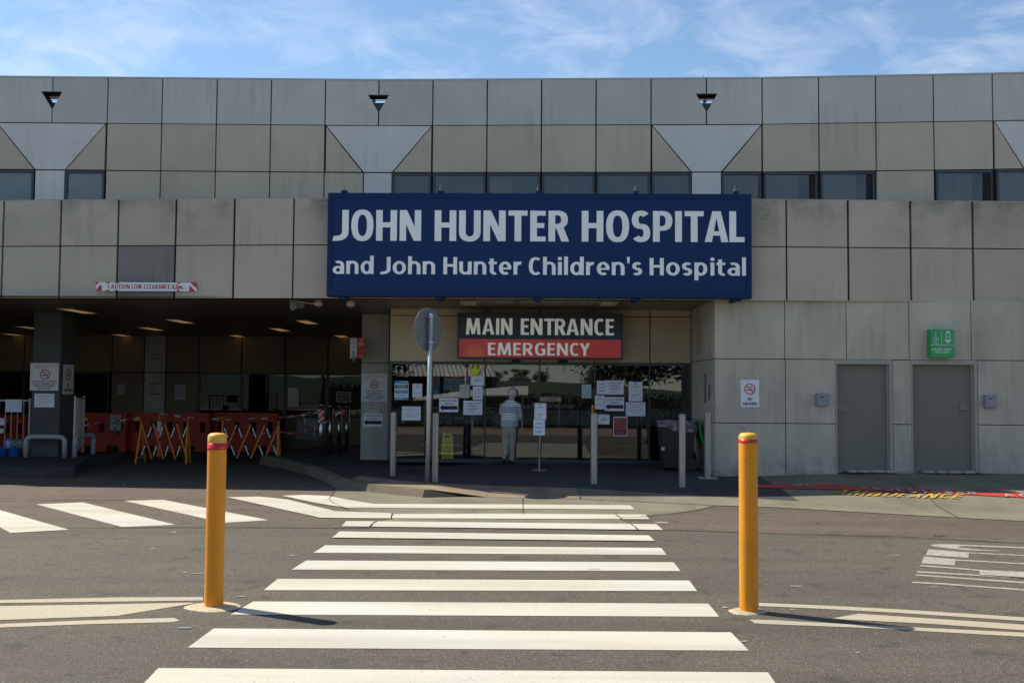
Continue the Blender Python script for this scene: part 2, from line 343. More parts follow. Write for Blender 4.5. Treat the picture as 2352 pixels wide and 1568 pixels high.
# ------------------------------------------------------------------ mesh builder
GLY = {}
CAPH = [0]
def glyph_mesh(s):
    """vertices and faces of a word in the XY plane, baseline 0, cap height 1"""
    cu = bpy.data.curves.new('t', 'FONT'); cu.body = s; cu.size = 1.0; cu.resolution_u = 5
    ob = bpy.data.objects.new('t', cu); C.objects.link(ob)
    dg = bpy.context.evaluated_depsgraph_get(); dg.update()
    me = bpy.data.meshes.new_from_object(ob.evaluated_get(dg))
    k = 1.0/(CAPH[0] or 1)
    vs = [(v.co.x*k, v.co.y*k) for v in me.vertices]; fs = [tuple(p.vertices) for p in me.polygons]
    bpy.data.objects.remove(ob); bpy.data.curves.remove(cu); bpy.data.meshes.remove(me)
    return vs, fs
CAPH[0] = max(v[1] for v in glyph_mesh('H')[0])
def word(s, width, h, bold=0.0):
    """(x, y) points of a word fitted to width and cap height, thickened by stamping shifted copies (layer index as z)"""
    if s not in GLY: GLY[s] = glyph_mesh(s)
    vs, fs = GLY[s]
    mnx = min(v[0] for v in vs); mxx = max(v[0] for v in vs); mny = min(v[1] for v in vs)
    B = bold*h; q = []
    for x, y in vs: q.append([(x-mnx)/(mxx-mnx)*(width-2*B)+B, y*(h-2*B)+B])
    if s[0] == 'J' and mny < -0.02 and s.isupper():           # the J of the signs stands on the baseline
        ng = GLY.setdefault('J_w', glyph_mesh('J')); nj = len(ng[0])
        for i in range(nj):
            y = vs[i][1]; q[i][1] = (y-mny)/(1-mny)*(h-2*B)+B
    if not bold: return [(x, y, 0) for x, y in q], fs
    if bold < .035: off = [(-1, 0), (1, 0), (0, 0)]
    elif bold < .05: off = [(-1, -.7), (1, -.7), (-1, .7), (1, .7), (0, 0)]
    else: off = [(i, j) for i in (-1, 0, 1) for j in (-1, 0, 1)]
    V = []; F = []
    for k, (i, j) in enumerate(off):
        o = len(V); V += [(x+i*B, y+j*B, k*0.00025) for x, y in q]; F += [tuple(a+o for a in f) for f in fs]
    return V, F

class MB:
    def __init__(s): s.v = []; s.f = []; s.m = []; s.mi = 0; s.sm = []; s.smooth = False
    def add(s, vs, fs):
        o = len(s.v); s.v += [tuple(v) for v in vs]
        for f in fs: s.f.append(tuple(i+o for i in f)); s.m.append(s.mi); s.sm.append(s.smooth)
        return s
    def box(s, x0, x1, y0, y1, z0, z1):
        vs = [(x0, y0, z0), (x1, y0, z0), (x1, y1, z0), (x0, y1, z0), (x0, y0, z1), (x1, y0, z1), (x1, y1, z1), (x0, y1, z1)]
        return s.add(vs, [(0, 3, 2, 1), (4, 5, 6, 7), (0, 1, 5, 4), (1, 2, 6, 5), (2, 3, 7, 6), (3, 0, 4, 7)])
    def bbox(s, x0, x1, y0, y1, z0, z1, b=0.01):   # box with chamfered vertical+horizontal edges
        bm = bmesh.new(); bmesh.ops.create_cube(bm, size=1)
        for v in bm.verts:
            v.co = ((x0+x1)/2+v.co.x*(x1-x0), (y0+y1)/2+v.co.y*(y1-y0), (z0+z1)/2+v.co.z*(z1-z0))
        bmesh.ops.bevel(bm, geom=list(bm.edges), offset=b, segments=2, affect='EDGES')
        s.add([v.co.copy() for v in bm.verts], [[v.index for v in f.verts] for f in bm.faces]); bm.free(); return s
    def prism(s, poly, y0, y1, yf=None):           # polygon in XZ, extruded along Y; yf(x) adds depth
        n = len(poly); g = yf or (lambda x: 0)
        vs = [(x, y0+g(x), z) for x, z in poly]+[(x, y1+g(x), z) for x, z in poly]
        fs = [tuple(range(n)), tuple(range(2*n-1, n-1, -1))]+[(i, n+i, n+(i+1) % n, (i+1) % n) for i in range(n)]
        return s.add(vs, fs)
    def slab(s, poly, z0, z1):                     # polygon in XY, extruded along Z
        n = len(poly)
        vs = [(x, y, z0) for x, y in poly]+[(x, y, z1) for x, y in poly]
        return s.add(vs, [tuple(range(n-1, -1, -1)), tuple(range(n, 2*n))]+[(i, (i+1) % n, n+(i+1) % n, n+i) for i in range(n)])
    def lathe(s, prof, cx=0, cy=0, seg=24, cap=True, sx=1, sy=1):   # prof: (r, z)
        o = []
        for r, z in prof:
            for k in range(seg):
                a = 2*math.pi*k/seg; o.append((cx+r*sx*math.cos(a), cy+r*sy*math.sin(a), z))
        fs = []
        for i in range(len(prof)-1):
            for k in range(seg):
                fs.append((i*seg+k, i*seg+(k+1) % seg, (i+1)*seg+(k+1) % seg, (i+1)*seg+k))
        if cap: fs += [tuple(range(seg-1, -1, -1)), tuple(range((len(prof)-1)*seg, len(prof)*seg))]
        return s.add(o, fs)
    def tube(s, pts, r, seg=8, rad=None):
        pts = [Vector(p) for p in pts]; vs = []; fs = []
        nprev = None
        for i, p in enumerate(pts):
            d = (pts[min(i+1, len(pts)-1)]-pts[max(i-1, 0)]).normalized()
            ref = Vector((0, 0, 1)) if abs(d.z) < 0.95 else Vector((0, 1, 0))
            a = d.cross(ref).normalized() if nprev is None else (nprev-d*nprev.dot(d)).normalized()
            nprev = a; b = d.cross(a)
            rr = rad[i] if rad else r
            for k in range(seg):
                t = 2*math.pi*k/seg; vs.append(p+a*rr*math.cos(t)+b*rr*math.sin(t))
        for i in range(len(pts)-1):
            for k in range(seg):
                fs.append((i*seg+k, i*seg+(k+1) % seg, (i+1)*seg+(k+1) % seg, (i+1)*seg+k))
        fs += [tuple(range(seg-1, -1, -1)), tuple(range((len(pts)-1)*seg, len(pts)*seg))]
        return s.add(vs, fs)
    def bar(s, a, b, w, t):                        # flat bar from a to b (XZ plane), width w, thickness t along Y
        a = Vector(a); b = Vector(b); d = (b-a).normalized(); n = Vector((-d.z, 0, d.x))*w/2
        p = [a-n, b-n, b+n, a+n]
        return s.add([(q.x, q.y-t/2, q.z) for q in p]+[(q.x, q.y+t/2, q.z) for q in p],
                     [(0, 1, 2, 3), (7, 6, 5, 4), (0, 4, 5, 1), (1, 5, 6, 2), (2, 6, 7, 3), (3, 7, 4, 0)])
    def text(s, st, x0, x1, z0, z1, w, bold=0.0):  # word in the local board frame, w metres proud of y=0
        if bold >= .02 and all(c in 'JOHNUTERSPIALMCGYKWVDBF- ' for c in st):
            k = bold >= .04
            heavy_word(s, st, x0, x1, z0, z1-z0, w, .20 if k else .15, .16 if k else .13, .11, 0, True); return s
        vs, fs = word(st, x1-x0, z1-z0, bold)
        return s.add([(x0+a, -w-c, z0+b) for a, b, c in vs], fs)
    def poly(s, pts, w):                           # flat polygon on a board
        return s.add([(a, -w, b) for a, b in pts], [tuple(range(len(pts)))])
    def rect(s, x0, x1, z0, z1, w): return s.poly([(x0, z0), (x1, z0), (x1, z1), (x0, z1)], w)
    def disc(s, cx, cz, r, w, seg=32, rz=None):
        rz = rz or r
        return s.poly([(cx+r*math.cos(2*math.pi*k/seg), cz+rz*math.sin(2*math.pi*k/seg)) for k in range(seg)], w)
    def ring(s, cx, cz, r0, r1, w, seg=32, a0=0, a1=360, rzk=1.0):
        n = seg; full = abs(a1-a0) >= 360; vs = []
        for k in range(n+1):
            a = R(a0+(a1-a0)*k/n); vs += [(cx+r0*math.cos(a), -w, cz+r0*rzk*math.sin(a)), (cx+r1*math.cos(a), -w, cz+r1*rzk*math.sin(a))]
        return s.add(vs, [(2*k, 2*k+1, 2*k+3, 2*k+2) for k in range(n)])
    def build(s, name, mats, parent=None, loc=None, rot=None):
        me = bpy.data.meshes.new(name); me.from_pydata(s.v, [], s.f); me.update()
        if not isinstance(mats, (list, tuple)): mats = [mats]
        for q in mats: me.materials.append(q)
        for p, i, k in zip(me.polygons, s.m, s.sm): p.material_index = i; p.use_smooth = k
        ob = bpy.data.objects.new(name, me); C.objects.link(ob)
        if parent: ob.parent = parent
        if loc is not None: ob.location = loc
        if rot is not None: ob.rotation_euler = rot
        return ob
def tag(o, label=None, cat=None, group=None, kind=None):
    if label: o['label'] = label
    if cat: o['category'] = cat
    if group: o['group'] = group
    if kind: o['kind'] = kind
    return o
def thing(name, label, cat, loc=(0, 0, 0), rz=0, group=None):
    o = bpy.data.objects.new(name, None); C.objects.link(o); o.location = loc; o.rotation_euler = (0, 0, rz)
    o.empty_display_size = 0.2
    return tag(o, label, cat, group)
def copy_tree(o, loc=None, rz=None, label=None, parent=None):
    c = o.copy(); C.objects.link(c)
    if parent: c.parent = parent
    if loc is not None: c.location = loc
    if rz is not None: c.rotation_euler = (0, 0, rz)
    if label: c['label'] = label
    for ch in list(o.children): copy_tree(ch, parent=c)
    return c

# ---- heavy sign lettering drawn stroke by stroke
def _band0(g, cx, cz, rx, rz, s, t, a0, a1, n=26, e=2.35):
    P = []
    for i in range(n+1):
        a = R(a0+(a1-a0)*i/n); c_, s_ = math.cos(a), math.sin(a)
        f = lambda v: math.copysign(abs(v)**(2/e), v)
        P.append(((cx+rx*f(c_), cz+rz*f(s_)), (cx+(rx-s)*f(c_), cz+(rz-t)*f(s_))))
    for p, q in zip(P[:-1], P[1:]): g.append([p[0], q[0], q[1], p[1]])
    g.append(None)
def _r(g, x0, x1, z0, z1): g.append([(x0, z0), (x1, z0), (x1, z1), (x0, z1)]); g.append(None)
def heavy_glyph(ch, s, t):
    g = []; xh = .75
    def _band(gg, cx, cz, rx, rz, s, t, a0, a1, n=26, e=None): _band0(gg, cx, cz, rx, rz, s, t, a0, a1, n, e or (2.05 if ch.islower() else 2.35))
    def stem(x, z0=0, z1=1): _r(g, x, x+s, z0, z1)
    W = dict(J=.46, O=.70, H=.66, N=.68, U=.66, T=.58, E=.47, R=.63, S=.56, P=.59, I=s, A=.72, L=.46, M=.86, C=.56, G=.64, Y=.64)
    W.update(K=.66, W=.98, V=.66, D=.66, B=.63, F=.45)
    if ch in W: w = W[ch] if ch != 'I' else s
    if ch == 'K': stem(0); g.append([(s, .42), (s+.10, .56), (w-s*1.2, 1), (w, 1), (s+.16, .40), (s, .28)]); g.append(None); g.append([(s+.06, .50), (s+.24, .58), (w+.02, 0), (w-s*1.2, 0)]); g.append(None)
    if ch == 'V': g.append([(0, 1), (s*1.05, 1), (w/2, .20), (w/2, 0), (w/2-s*.6, 0)]); g.append(None); g.append([(w, 1), (w-s*1.05, 1), (w/2, .20), (w/2, 0), (w/2+s*.6, 0)]); g.append(None)
    if ch == 'W':
        for p, q in ((0, .27), (.5, .27), (.5, .73), (1, .73)): g.append([(p*w-s/2*(p*2-1)*.98-s/2, 1), (p*w-s/2*(p*2-1)*.98+s/2, 1), (q*w+s/2, 0), (q*w-s/2, 0)]); g.append(None)
    if ch == 'D': stem(0); _r(g, s, .28, 1-t*.9, 1); _r(g, s, .28, 0, t*.9); _band(g, .28, .5, w-.28, .5, s, t*.9, -90, 90)
    if ch == 'B':
        stem(0)
        for z in (0, .5-t*.45, 1-t*.9): _r(g, s, .28, z, z+t*.9)
        _band(g, .28, .75-t*.22, w-.32, .25+t*.22, s, t*.9, -90, 90); _band(g, .28, .25+t*.22, w-.28, .25+t*.22, s, t*.9, -90, 90)
    if ch == 'F': stem(0); _r(g, s, w, 1-t*.95, 1); _r(g, s, w-.05, .46, .46+t*.95)
    if ch == '-': w = .3; _r(g, 0, w, .40, .40+t)
    if ch == ' ': w = .20
    if ch == 'H': stem(0); stem(w-s); _r(g, s, w-s, .5-t/2+.02, .5+t/2+.02)
    elif ch == 'N': stem(0); stem(w-s); g.append([(0, 1), (s*1.12, 1), (w, 0), (w-s*1.12, 0)]); g.append(None)
    elif ch == 'O': _band(g, w/2, .5, w/2, .515, s, t, 0, 360, 48)
    elif ch == 'J': stem(w-s, .30, 1); _band(g, w-.42, .30, .42, .31, s, t, 0, -100, 16)
    elif ch == 'U': stem(0, .33, 1); stem(w-s, .33, 1); _band(g, w/2, .33, w/2, .345, s, t, 180, 360)
    elif ch == 'T': _r(g, 0, w, 1-t, 1); stem(w/2-s/2, 0, 1-t)
    elif ch == 'E':
        stem(0)
        for z in (0, .5-t/2+.02, 1-t): _r(g, s, w-(.04 if 0 < z < .6 else 0), z, z+t*.95)
    elif ch in 'RP':
        zb = .42 if ch == 'R' else .36; stem(0); c_ = .27; _r(g, s, c_, 1-t*.9, 1); _r(g, s, c_, zb, zb+t*.9)
        wr = w-(.04 if ch == 'R' else 0); _band(g, c_, (1+zb)/2, wr-c_, (1-zb)/2, s, t*.9, -90, 90)
        if ch == 'R': g.append([(s+.02, .46), (s+.24, .50), (w, 0), (w-s*1.15, 0)]); g.append(None)
    elif ch == 'S':
        zt_ = .5+t*.5; _band(g, w/2, (1.01+zt_-t)/2, w/2, (1.01-zt_+t)/2, s, t, 38, 272); _band(g, w/2, (zt_-.01)/2, w/2, (zt_+.01)/2, s, t, 88, -146)
    elif ch == 'A':
        h = s*.62; g.append([(0, 0), (s*1.06, 0), (w/2, .80), (w/2, 1), (w/2-h, 1)]); g.append(None); g.append([(w, 0), (w-s*1.06, 0), (w/2, .80), (w/2, 1), (w/2+h, 1)]); g.append(None); _r(g, w*.24, w*.76, .21, .21+t*.85)
    elif ch == 'I': stem(0)
    elif ch == 'L': stem(0); _r(g, s, w, 0, t)
    elif ch == 'M':
        g.append([(0, 0), (s, 0), (s*1.15, .62), (.10+s, 1), (.07, 1)]); g.append(None); g.append([(w, 0), (w-s, 0), (w-s*1.15, .62), (w-.10-s, 1), (w-.07, 1)]); g.append(None)
        g.append([(.09, 1), (.10+s, 1), (w/2+s*.42, .02), (w/2-s*.42, .02)]); g.append(None); g.append([(w-.09, 1), (w-.10-s, 1), (w/2-s*.42, .02), (w/2+s*.42, .02)]); g.append(None)
    elif ch == 'C': _band(g, w*.58, .5, w*.58, .515, s, t, 52, 308, 36)
    elif ch == 'G': _band(g, w*.54, .5, w*.54, .515, s, t, 48, 302, 36); _r(g, w-s, w, .06, .53); _r(g, w*.56, w, .53-t*.85, .53)
    elif ch == 'Y': g.append([(0, 1), (s*1.12, 1), (w/2+s*.5, .42), (w/2-s*.5, .42)]); g.append(None); g.append([(w, 1), (w-s*1.12, 1), (w/2-s*.5, .42), (w/2+s*.5, .42)]); g.append(None); stem(w/2-s/2, 0, .46)
    elif ch in 'nh':
        w = .60; stem(0, 0, xh if ch == 'n' else 1.04); stem(w-s, 0, xh-.30); _band(g, w/2, xh-.30, w/2, .31, s, t, 0, 150, 20)
    elif ch == 'r': w = .40; stem(0, 0, xh); _band(g, .36, xh-.32, .36, .33, s, t*1.15, 88, 165, 12)
    elif ch == 'u': w = .60; stem(0, .28, xh); stem(w-s, 0, xh); _band(g, w/2, .28, w/2, .29, s, t, 180, 330, 20)
    elif ch == 'o': w = .64; _band(g, w/2, xh/2, w/2, xh/2+.012, s, t, 0, 360, 40)
    elif ch == 'e': w = .60; _band(g, w/2, xh/2, w/2, xh/2+.012, s, t, 0, 305, 40); _r(g, s*.7, w-.012, xh/2-.075, xh/2+.03)
    elif ch in 'dp':
        w = .64; cz = xh/2; _band(g, w/2-.02, cz, w/2-.02, cz+.012, s, t, 0, 360, 36)
        stem(w-s, 0, 1.06) if ch == 'd' else stem(0, -.28, xh)
    elif ch == 'a': w = .57; stem(w-s, 0, xh-.24); _band(g, w/2, xh-.26, w/2, .272, s, t, 0, 125, 18); _band(g, .27, .225, .27, .235, s*.95, t*.85, 0, 360, 30)
    elif ch == 't': w = .40; x = .07; stem(x, .20, .93); _r(g, 0, w, xh-t, xh); _band(g, x+.24, .20, .24, .21, s, t, 180, 292, 12)
    elif ch == 'i': w = s; stem(0, 0, xh); _band(g, s/2, .94, s*.56, .105, s*.56, .105, 0, 360, 20, 2.0)
    elif ch == 'l': w = s; stem(0, 0, 1.06)
    elif ch == 's':
        w = .47; zt_ = xh/2+t*.45; _band(g, w/2, (xh+.01+zt_-t)/2, w/2, (xh+.01-zt_+t)/2, s, t, 35, 272, 20); _band(g, w/2, (zt_-.01)/2, w/2, (zt_+.01)/2, s, t, 88, -145, 20)
    elif ch == "'": w = s*.8; g.append([(0, 1.05), (w, 1.05), (w*.8, .68), (w*.2, .68)]); g.append(None)
    return g, w
def heavy_word(mb, st, x0, x1, z0, h, w0, s=.205, t=.165, gap=.085, depth=.006, flat=False):
    pen = 0; parts = []
    for i, ch in enumerate(st):
        g, w = heavy_glyph(ch, s, t)
        kern = gap
        if i and (st[i-1]+ch) in ('TA', 'AL', 'LT', 'RA', 'TR', 'CY'): kern = gap*.35
        if i: pen += kern
        parts.append((g, pen)); pen += w
    kx = (x1-x0)/pen
    for g, px_ in parts:
        k = 0
        for poly in g:
            if poly is None: k += 1; continue
            d = w0+depth+k*.0006; n = len(poly)
            P = [(x0+(px_+a)*kx, z0+b*h) for a, b in poly]
            if flat: mb.add([(a, -w0-k*.00025, b) for a, b in P], [tuple(range(n))]); continue
            mb.add([(a, -d, b) for a, b in P]+[(a, -w0, b) for a, b in P], [tuple(range(n))]+[(i, (i+1) % n, n+(i+1) % n, n+i) for i in range(n)])

# ================================================================== GROUND
def sheet(name, mb, mat, label=None):
    o = mb.build(name, mat); o['kind'] = 'structure'
    if label: o['label'] = label
    return o
g = MB()
ys = [-300, -60, -10, 16.5, 23, 29.5, 60, 300]; xs_ = [-300, -12, 12, 300]
g.add([(x, y, zroad(x, y)-0.0) for y in ys for x in xs_],
      [(i*4+j, i*4+j+1, (i+1)*4+j+1, (i+1)*4+j) for i in range(len(ys)-1) for j in range(3)])
sheet('road', g, M_ASPH)

def gpoly(pts, off, zf=lambda x, y: 0.0):
    return [gp(x, y, zf)+Vector((0, 0, off)) for x, y in pts]
# red-brown strip of asphalt in front of the building
top = pxz(0, 1000, 0)
g = MB()
lo = gpoly([(-260, 1210), (160, 1211), (830, 1213), (1180, 1214), (1500, 1216), (1800, 1225), (2352, 1247), (2700, 1262)], 0.0025)
hi = [Vector((p.x, 16.4, 0.0025)) for p in lo]; hi[0].x = -16; lo[0].x = -14
n = len(lo); g.add(lo+hi, [(i, i+1, n+i+1, n+i) for i in range(n-1)])
sheet('road_strip', g, M_ASPHR)
# dark seam lines of the asphalt
def groundline(mb, pts, w, off, zf=lambda x, y: 0.0, jit=0.0):
    P = gpoly(pts, off, zf); out = []
    if jit:
        Q = []
        for a, b in zip(P[:-1], P[1:]):
            k = max(2, int((b-a).length/0.12))
            Q += [a.lerp(b, t/k)+Vector((random.uniform(-jit, jit), random.uniform(-jit, jit), 0)) for t in range(k)]
        P = Q+[P[-1]]
    for i, p in enumerate(P):
        d = (P[min(i+1, len(P)-1)]-P[max(i-1, 0)]); d.z = 0; d.normalize()
        nn = Vector((-d.y, d.x, 0))*w/2*(random.uniform(.6, 1.4) if jit else 1)
        for q in (p-nn, p+nn): out.append(Vector((q.x, q.y, zf(q.x, q.y)+off)))
    mb.add(out, [(2*i, 2*i+1, 2*i+3, 2*i+2) for i in range(len(P)-1)])
g = MB()
groundline(g, [(-200, 1152), (200, 1149), (600, 1146), (768, 1144)], 0.03, 0.007, jit=0.008)
groundline(g, [(-200, 1212), (200, 1212), (560, 1211), (850, 1213)], 0.02, 0.006, jit=0.006)
groundline(g, [(1530, 1217), (1800, 1226), (2060, 1232), (2352, 1248)], 0.02, 0.006, jit=0.012)
groundline(g, [(2145, 1228), (2157, 1233), (2171, 1230)], 0.03, 0.0065, jit=0.02)
sheet('road_seam', g, plain('tar_seam', (0.02, 0.018, 0.016), 0.8))

# pavement: concrete gutter, apron on the right, plaza under the canopy
gut = [(773, 1119), (756, 1146), (768, 1157), (800, 1170), (850, 1178), (905, 1183), (895, 1192), (862, 1203), (850, 1211),
       (1100, 1213), (1300, 1215), (1462, 1217), (1445, 1205), (1413, 1189), (1470, 1186), (1540, 1180), (1600, 1172), (1647, 1161.5),
       (1647, 1140), (1500, 1132), (1200, 1120)]
P = gpoly(gut, 0.006)
g = MB(); g.add(P, [tuple(range(len(P)))]); sheet('gutter', g, M_CONC)

FRONT = gpoly([(1052, 1141), (1120, 1142.5), (1200, 1144), (1330, 1147), (1450, 1152), (1560, 1158), (1647, 1161.5), (1785, 1166), (2027, 1180), (2352, 1198), (2600, 1210)], 0.0)
KTOP = [gp(x, y, lambda a, b: 0.12) for x, y in [(600, 1045), (651, 1055), (711, 1071), (748, 1086), (773, 1099), (852, 1112), (975, 1124)]]
KBOT = [Vector((k.x-0.02*(i < 4), k.y-0.03, zroad(k.x, k.y)+0.0)) for i, k in enumerate(KTOP)]
back0 = KTOP[0]
fx = [k.x for k in KTOP]+[p.x for p in FRONT]+[30.0]
fy = [k.y for k in KTOP]+[p.y for p in FRONT]+[FRONT[-1].y]
fzz = [0.12]*len(KTOP)+[0.010]*len(FRONT)+[0.010]
cols = sorted(set([back0.x, -4.6, -4.0, -3.4]+[v for v in fx]+[i*0.5 for i in range(-6, 60)]))
cols = [c for c in cols if c >= back0.x-1e-6]
def zpl(X, Y):
    f = interp(X, fx, fy); fz = interp(X, fx, fzz)
    z = zg(X, Y)
    if X < KTOP[-1].x: return 0.12 if Y < 22 else interp(Y, [22, 29.5], [0.12, -0.04])
    t = min(1, max(0, (Y-f)/1.3)); side = min(1, max(0, (X-KTOP[-1].x)/0.9))
    zz = fz*(1-t)+z*t
    return 0.12*(1-side)+zz*side if side < 1 else max(zz, 0.010)
def zgr(X, Y):                                   # ground under anything standing near the building
    if X > back0.x and Y > interp(X, fx, fy): return zpl(X, Y)
    return zroad(X, Y)
g = MB(); gr = MB(); ap = MB()
rows = 16
def band(X): return 1.05
for ci in range(len(cols)-1):
    x0, x1 = cols[ci], cols[ci+1]; xm = (x0+x1)/2
    ramp_ = KTOP[-1].x-1.2 < xm < FRONT[3].x; left_ = xm <= KTOP[-1].x-1.2; right_ = xm > 3.8
    for lo_, hi_, mb, nr in ((0, 1, gr if ramp_ else (g if left_ else ap), 5), (1, 2, ap if right_ else g, rows)):
        vs = []
        for r in range(nr+1):
            for X in (x0, x1):
                f = interp(X, fx, fy); A, B = (f, f+band(X)) if lo_ == 0 else (f+band(X), 29.4)
                t = r/nr if lo_ == 0 else (r/nr)**1.6; Y = A+(B-A)*t; vs.append((X, Y, zpl(X, Y)))
        mb.add(vs, [(2*r, 2*r+1, 2*r+3, 2*r+2) for r in range(nr)])
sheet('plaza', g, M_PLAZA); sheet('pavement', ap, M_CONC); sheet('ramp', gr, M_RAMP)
g = MB()
gpts = KTOP+[Vector((FRONT[0].x, FRONT[0].y, 0.01))]
gb = [Vector((k.x-0.03, k.y-0.05, zroad(k.x, k.y)-0.01)) for k in KTOP]+[Vector((FRONT[0].x, FRONT[0].y-0.02, -0.01))]
inn = [k+Vector((0.10, 0.14, 0.004)) for k in gpts]; inn[-1].z = 0.02
out_ = [k+Vector((0, 0, 0.004)) for k in gpts]
n = len(gpts)
g.add(gb+out_+inn, [(i, i+1, n+i+1, n+i) for i in range(n-1)]+[(n+i, n+i+1, 2*n+i+1, 2*n+i) for i in range(n-1)])
sheet('kerb', g, M_KERB)
# joints in the concrete, dark line of the drain edge
g = MB()
zf2 = lambda x, y: 0.0
groundline(g, [(1201, 1145), (1201.5, 1181)], 0.012, 0.0145)
groundline(g, [(1330, 1108), (1332, 1146)], 0.012, 0.004, zpl)
groundline(g, [(1334, 1147.5), (1500, 1154.5), (1640, 1161.5)], 0.012, 0.014)
groundline(g, [(1640, 1162), (1600, 1173), (1540, 1181), (1470, 1187)], 0.016, 0.014)
groundline(g, [(773, 1122), (756, 1147), (768, 1158), (800, 1171)], 0.012, 0.0145)
groundline(g, [(2070, 1102), (2120, 1128), (2200, 1188)], 0.012, 0.008, zpl, jit=0.004)
for q_ in ([(903, 1180.5), (900, 1186), (898, 1192.5)], [(866, 1198), (858, 1203), (850, 1211)], [(1413, 1182.5), (1420, 1188), (1428, 1193.5)], [(1450, 1205), (1457, 1211), (1466, 1218.5)], [(1425, 1190), (1490, 1189)]): groundline(g, q_, .018, .0165, jit=.006)
sheet('pavement_joint', g, plain('joint_dirt', (0.03, 0.03, 0.022), 0.9))

# painted markings
ST = [  # near-left, near-right, far-right, far-left corners of every zebra bar
 [(300, 1600), (1803, 1600), (1764, 1544), (364, 1534)],
 [(431, 1487), (1720, 1494), (1679, 1452), (491, 1443)],
 [(530, 1411), (1652, 1416), (1627, 1386), (582, 1381)],
 [(606, 1355), (1601, 1357), (1583, 1333), (638, 1329)],
 [(670, 1308), (1563, 1311), (1547, 1291), (703, 1287)],
 [(720, 1269), (1531, 1274), (1519, 1258), (747, 1252)],
 [(763, 1236), (1504, 1244), (1490, 1231), (780, 1222)],
 [(785, 1210), (1523, 1218.5), (1507, 1205), (795, 1198)],
]
def markings(name, polys, mat, off, zf=lambda x, y: 0.0, sub=None):
    g = MB()
    for p in polys:
        q = gpoly(p, off, zf); g.add(q, [tuple(range(len(q)))])
    return sheet(name, g, mat)
markings('zebra_crossing', ST[:6], M_PAINT, 0.003)
markings('zebra_crossing', ST[6:]+[
 [(805, 1191), (1492, 1193.5), (1482, 1183), (1180, 1180.5), (905, 1181.5), (888, 1179), (770, 1175), (660, 1148), (596, 1141.5), (522, 1143), (735, 1190)],
 [(793, 1167), (1457, 1171), (1448, 1161.5), (1200, 1159.5), (860, 1158.5), (796, 1148), (754, 1140), (700, 1137.5), (648, 1139.5), (725, 1156)],
 ], M_PAINT, 0.012)
TL = lambda pts: [(x*.34179, 1062.3+y*.34179) for x, y in pts]
markings('hatching', [TL(p) for p in [
 [(-300, 330), (0, 317), (0, 320), (465, 452), (70, 473), (0, 437), (-300, 300)],
 [(243, 281), (555, 268), (1180, 418), (822, 434)],
 [(832, 257), (1095, 250), (1806, 387), (1510, 405)],
 ]], M_PAINT, 0.0055)
markings('median_line', [TL(p) for p in [
 [(-100, 925), (800, 905), (1365, 903), (1365, 926), (0, 943), (-100, 945)],
 [(-100, 965), (700, 953), (1290, 940), (1300, 946), (780, 1030), (0, 1057), (-100, 1062)],
 [(-100, 1088), (700, 1055), (1170, 1043), (1210, 1062), (1150, 1072), (600, 1085), (-100, 1112)],
 ]], M_PAINTC, 0.003)
TR = lambda pts: [(1550.3+x*.3408, 1062.3+y*.3408) for x, y in pts]
markings('median_line', [TR(p) for p in [
 [(565, 945), (1080, 966), (1500, 988), (2400, 1045), (2400, 1070), (1500, 1012), (1000, 985), (565, 966)],
 [(1235, 1018), (2400, 1095), (2400, 1133), (1700, 1085), (1045, 1052)],
 [(500, 1058), (640, 1060), (1100, 1085), (2400, 1148), (2400, 1176), (1250, 1112), (620, 1088), (540, 1083)],
 ]], M_PAINTC, 0.003)
# large worn letters on the right lane
markings('lane_lettering', [TR(p) for p in [
 [(1725, 553), (1780, 549), (1870, 550), (2400, 570), (2400, 580), (1960, 562), (1905, 566), (1915, 573), (2100, 588), (2200, 594), (2150, 597), (1960, 590), (1800, 572), (1730, 562)],
 [(1708, 583), (1980, 604), (1980, 642), (1690, 622)], [(1980, 604), (2400, 624), (2400, 630), (1980, 611)],
 [(1678, 632), (1893, 650), (1885, 692), (1660, 678)], [(1893, 652), (2400, 680), (2400, 687), (1893, 660)],
 [(1655, 689), (1900, 708), (2060, 722), (2400, 738), (2400, 786), (2060, 758), (2050, 730), (1900, 716), (1652, 697)],
 [(1632, 731), (2060, 755), (2400, 777), (2400, 786), (2060, 764), (1630, 740)],
 [(1622, 752), (2000, 778), (2400, 806), (2400, 816), (2000, 789), (1620, 760)],
 [(1600, 802), (1750, 808), (2400, 855), (2400, 866), (1750, 818), (1598, 810)],
 ]], M_PAINTW, 0.003)
# scuffs and paint scraps
g = MB()
for (x, y, w, h) in [(400, 1222, 10, 1.2), (672, 1275, 18, 1), (424, 1315, 8, 1), (452, 1317, 14, 1), (555, 1370, 16, 1.5), (1664, 1395, 8, 2), (1708, 1473, 11, 1.5),
                     (1820, 1400, 9, 1), (1828, 1346, 22, 1), (2145, 1348, 16, 1), (1365, 1307, 20, .8), (1520, 1200, 20, 2), (1970, 1499, 4, 2), (350, 1260, 5, 1), (285, 1113, 5, 1.2), (2055, 1275, 18, .8)]:
    P = [gp(x+w*math.cos(a)*random.uniform(.6, 1)/1, y+h*math.sin(a)*random.uniform(.6, 1), zf2)+Vector((0, 0, .005)) for a in [k*math.pi/4 for k in range(8)]]
    g.add(P, [tuple(range(8))])
sheet('paint_scuffs', g, M_PAINTW)
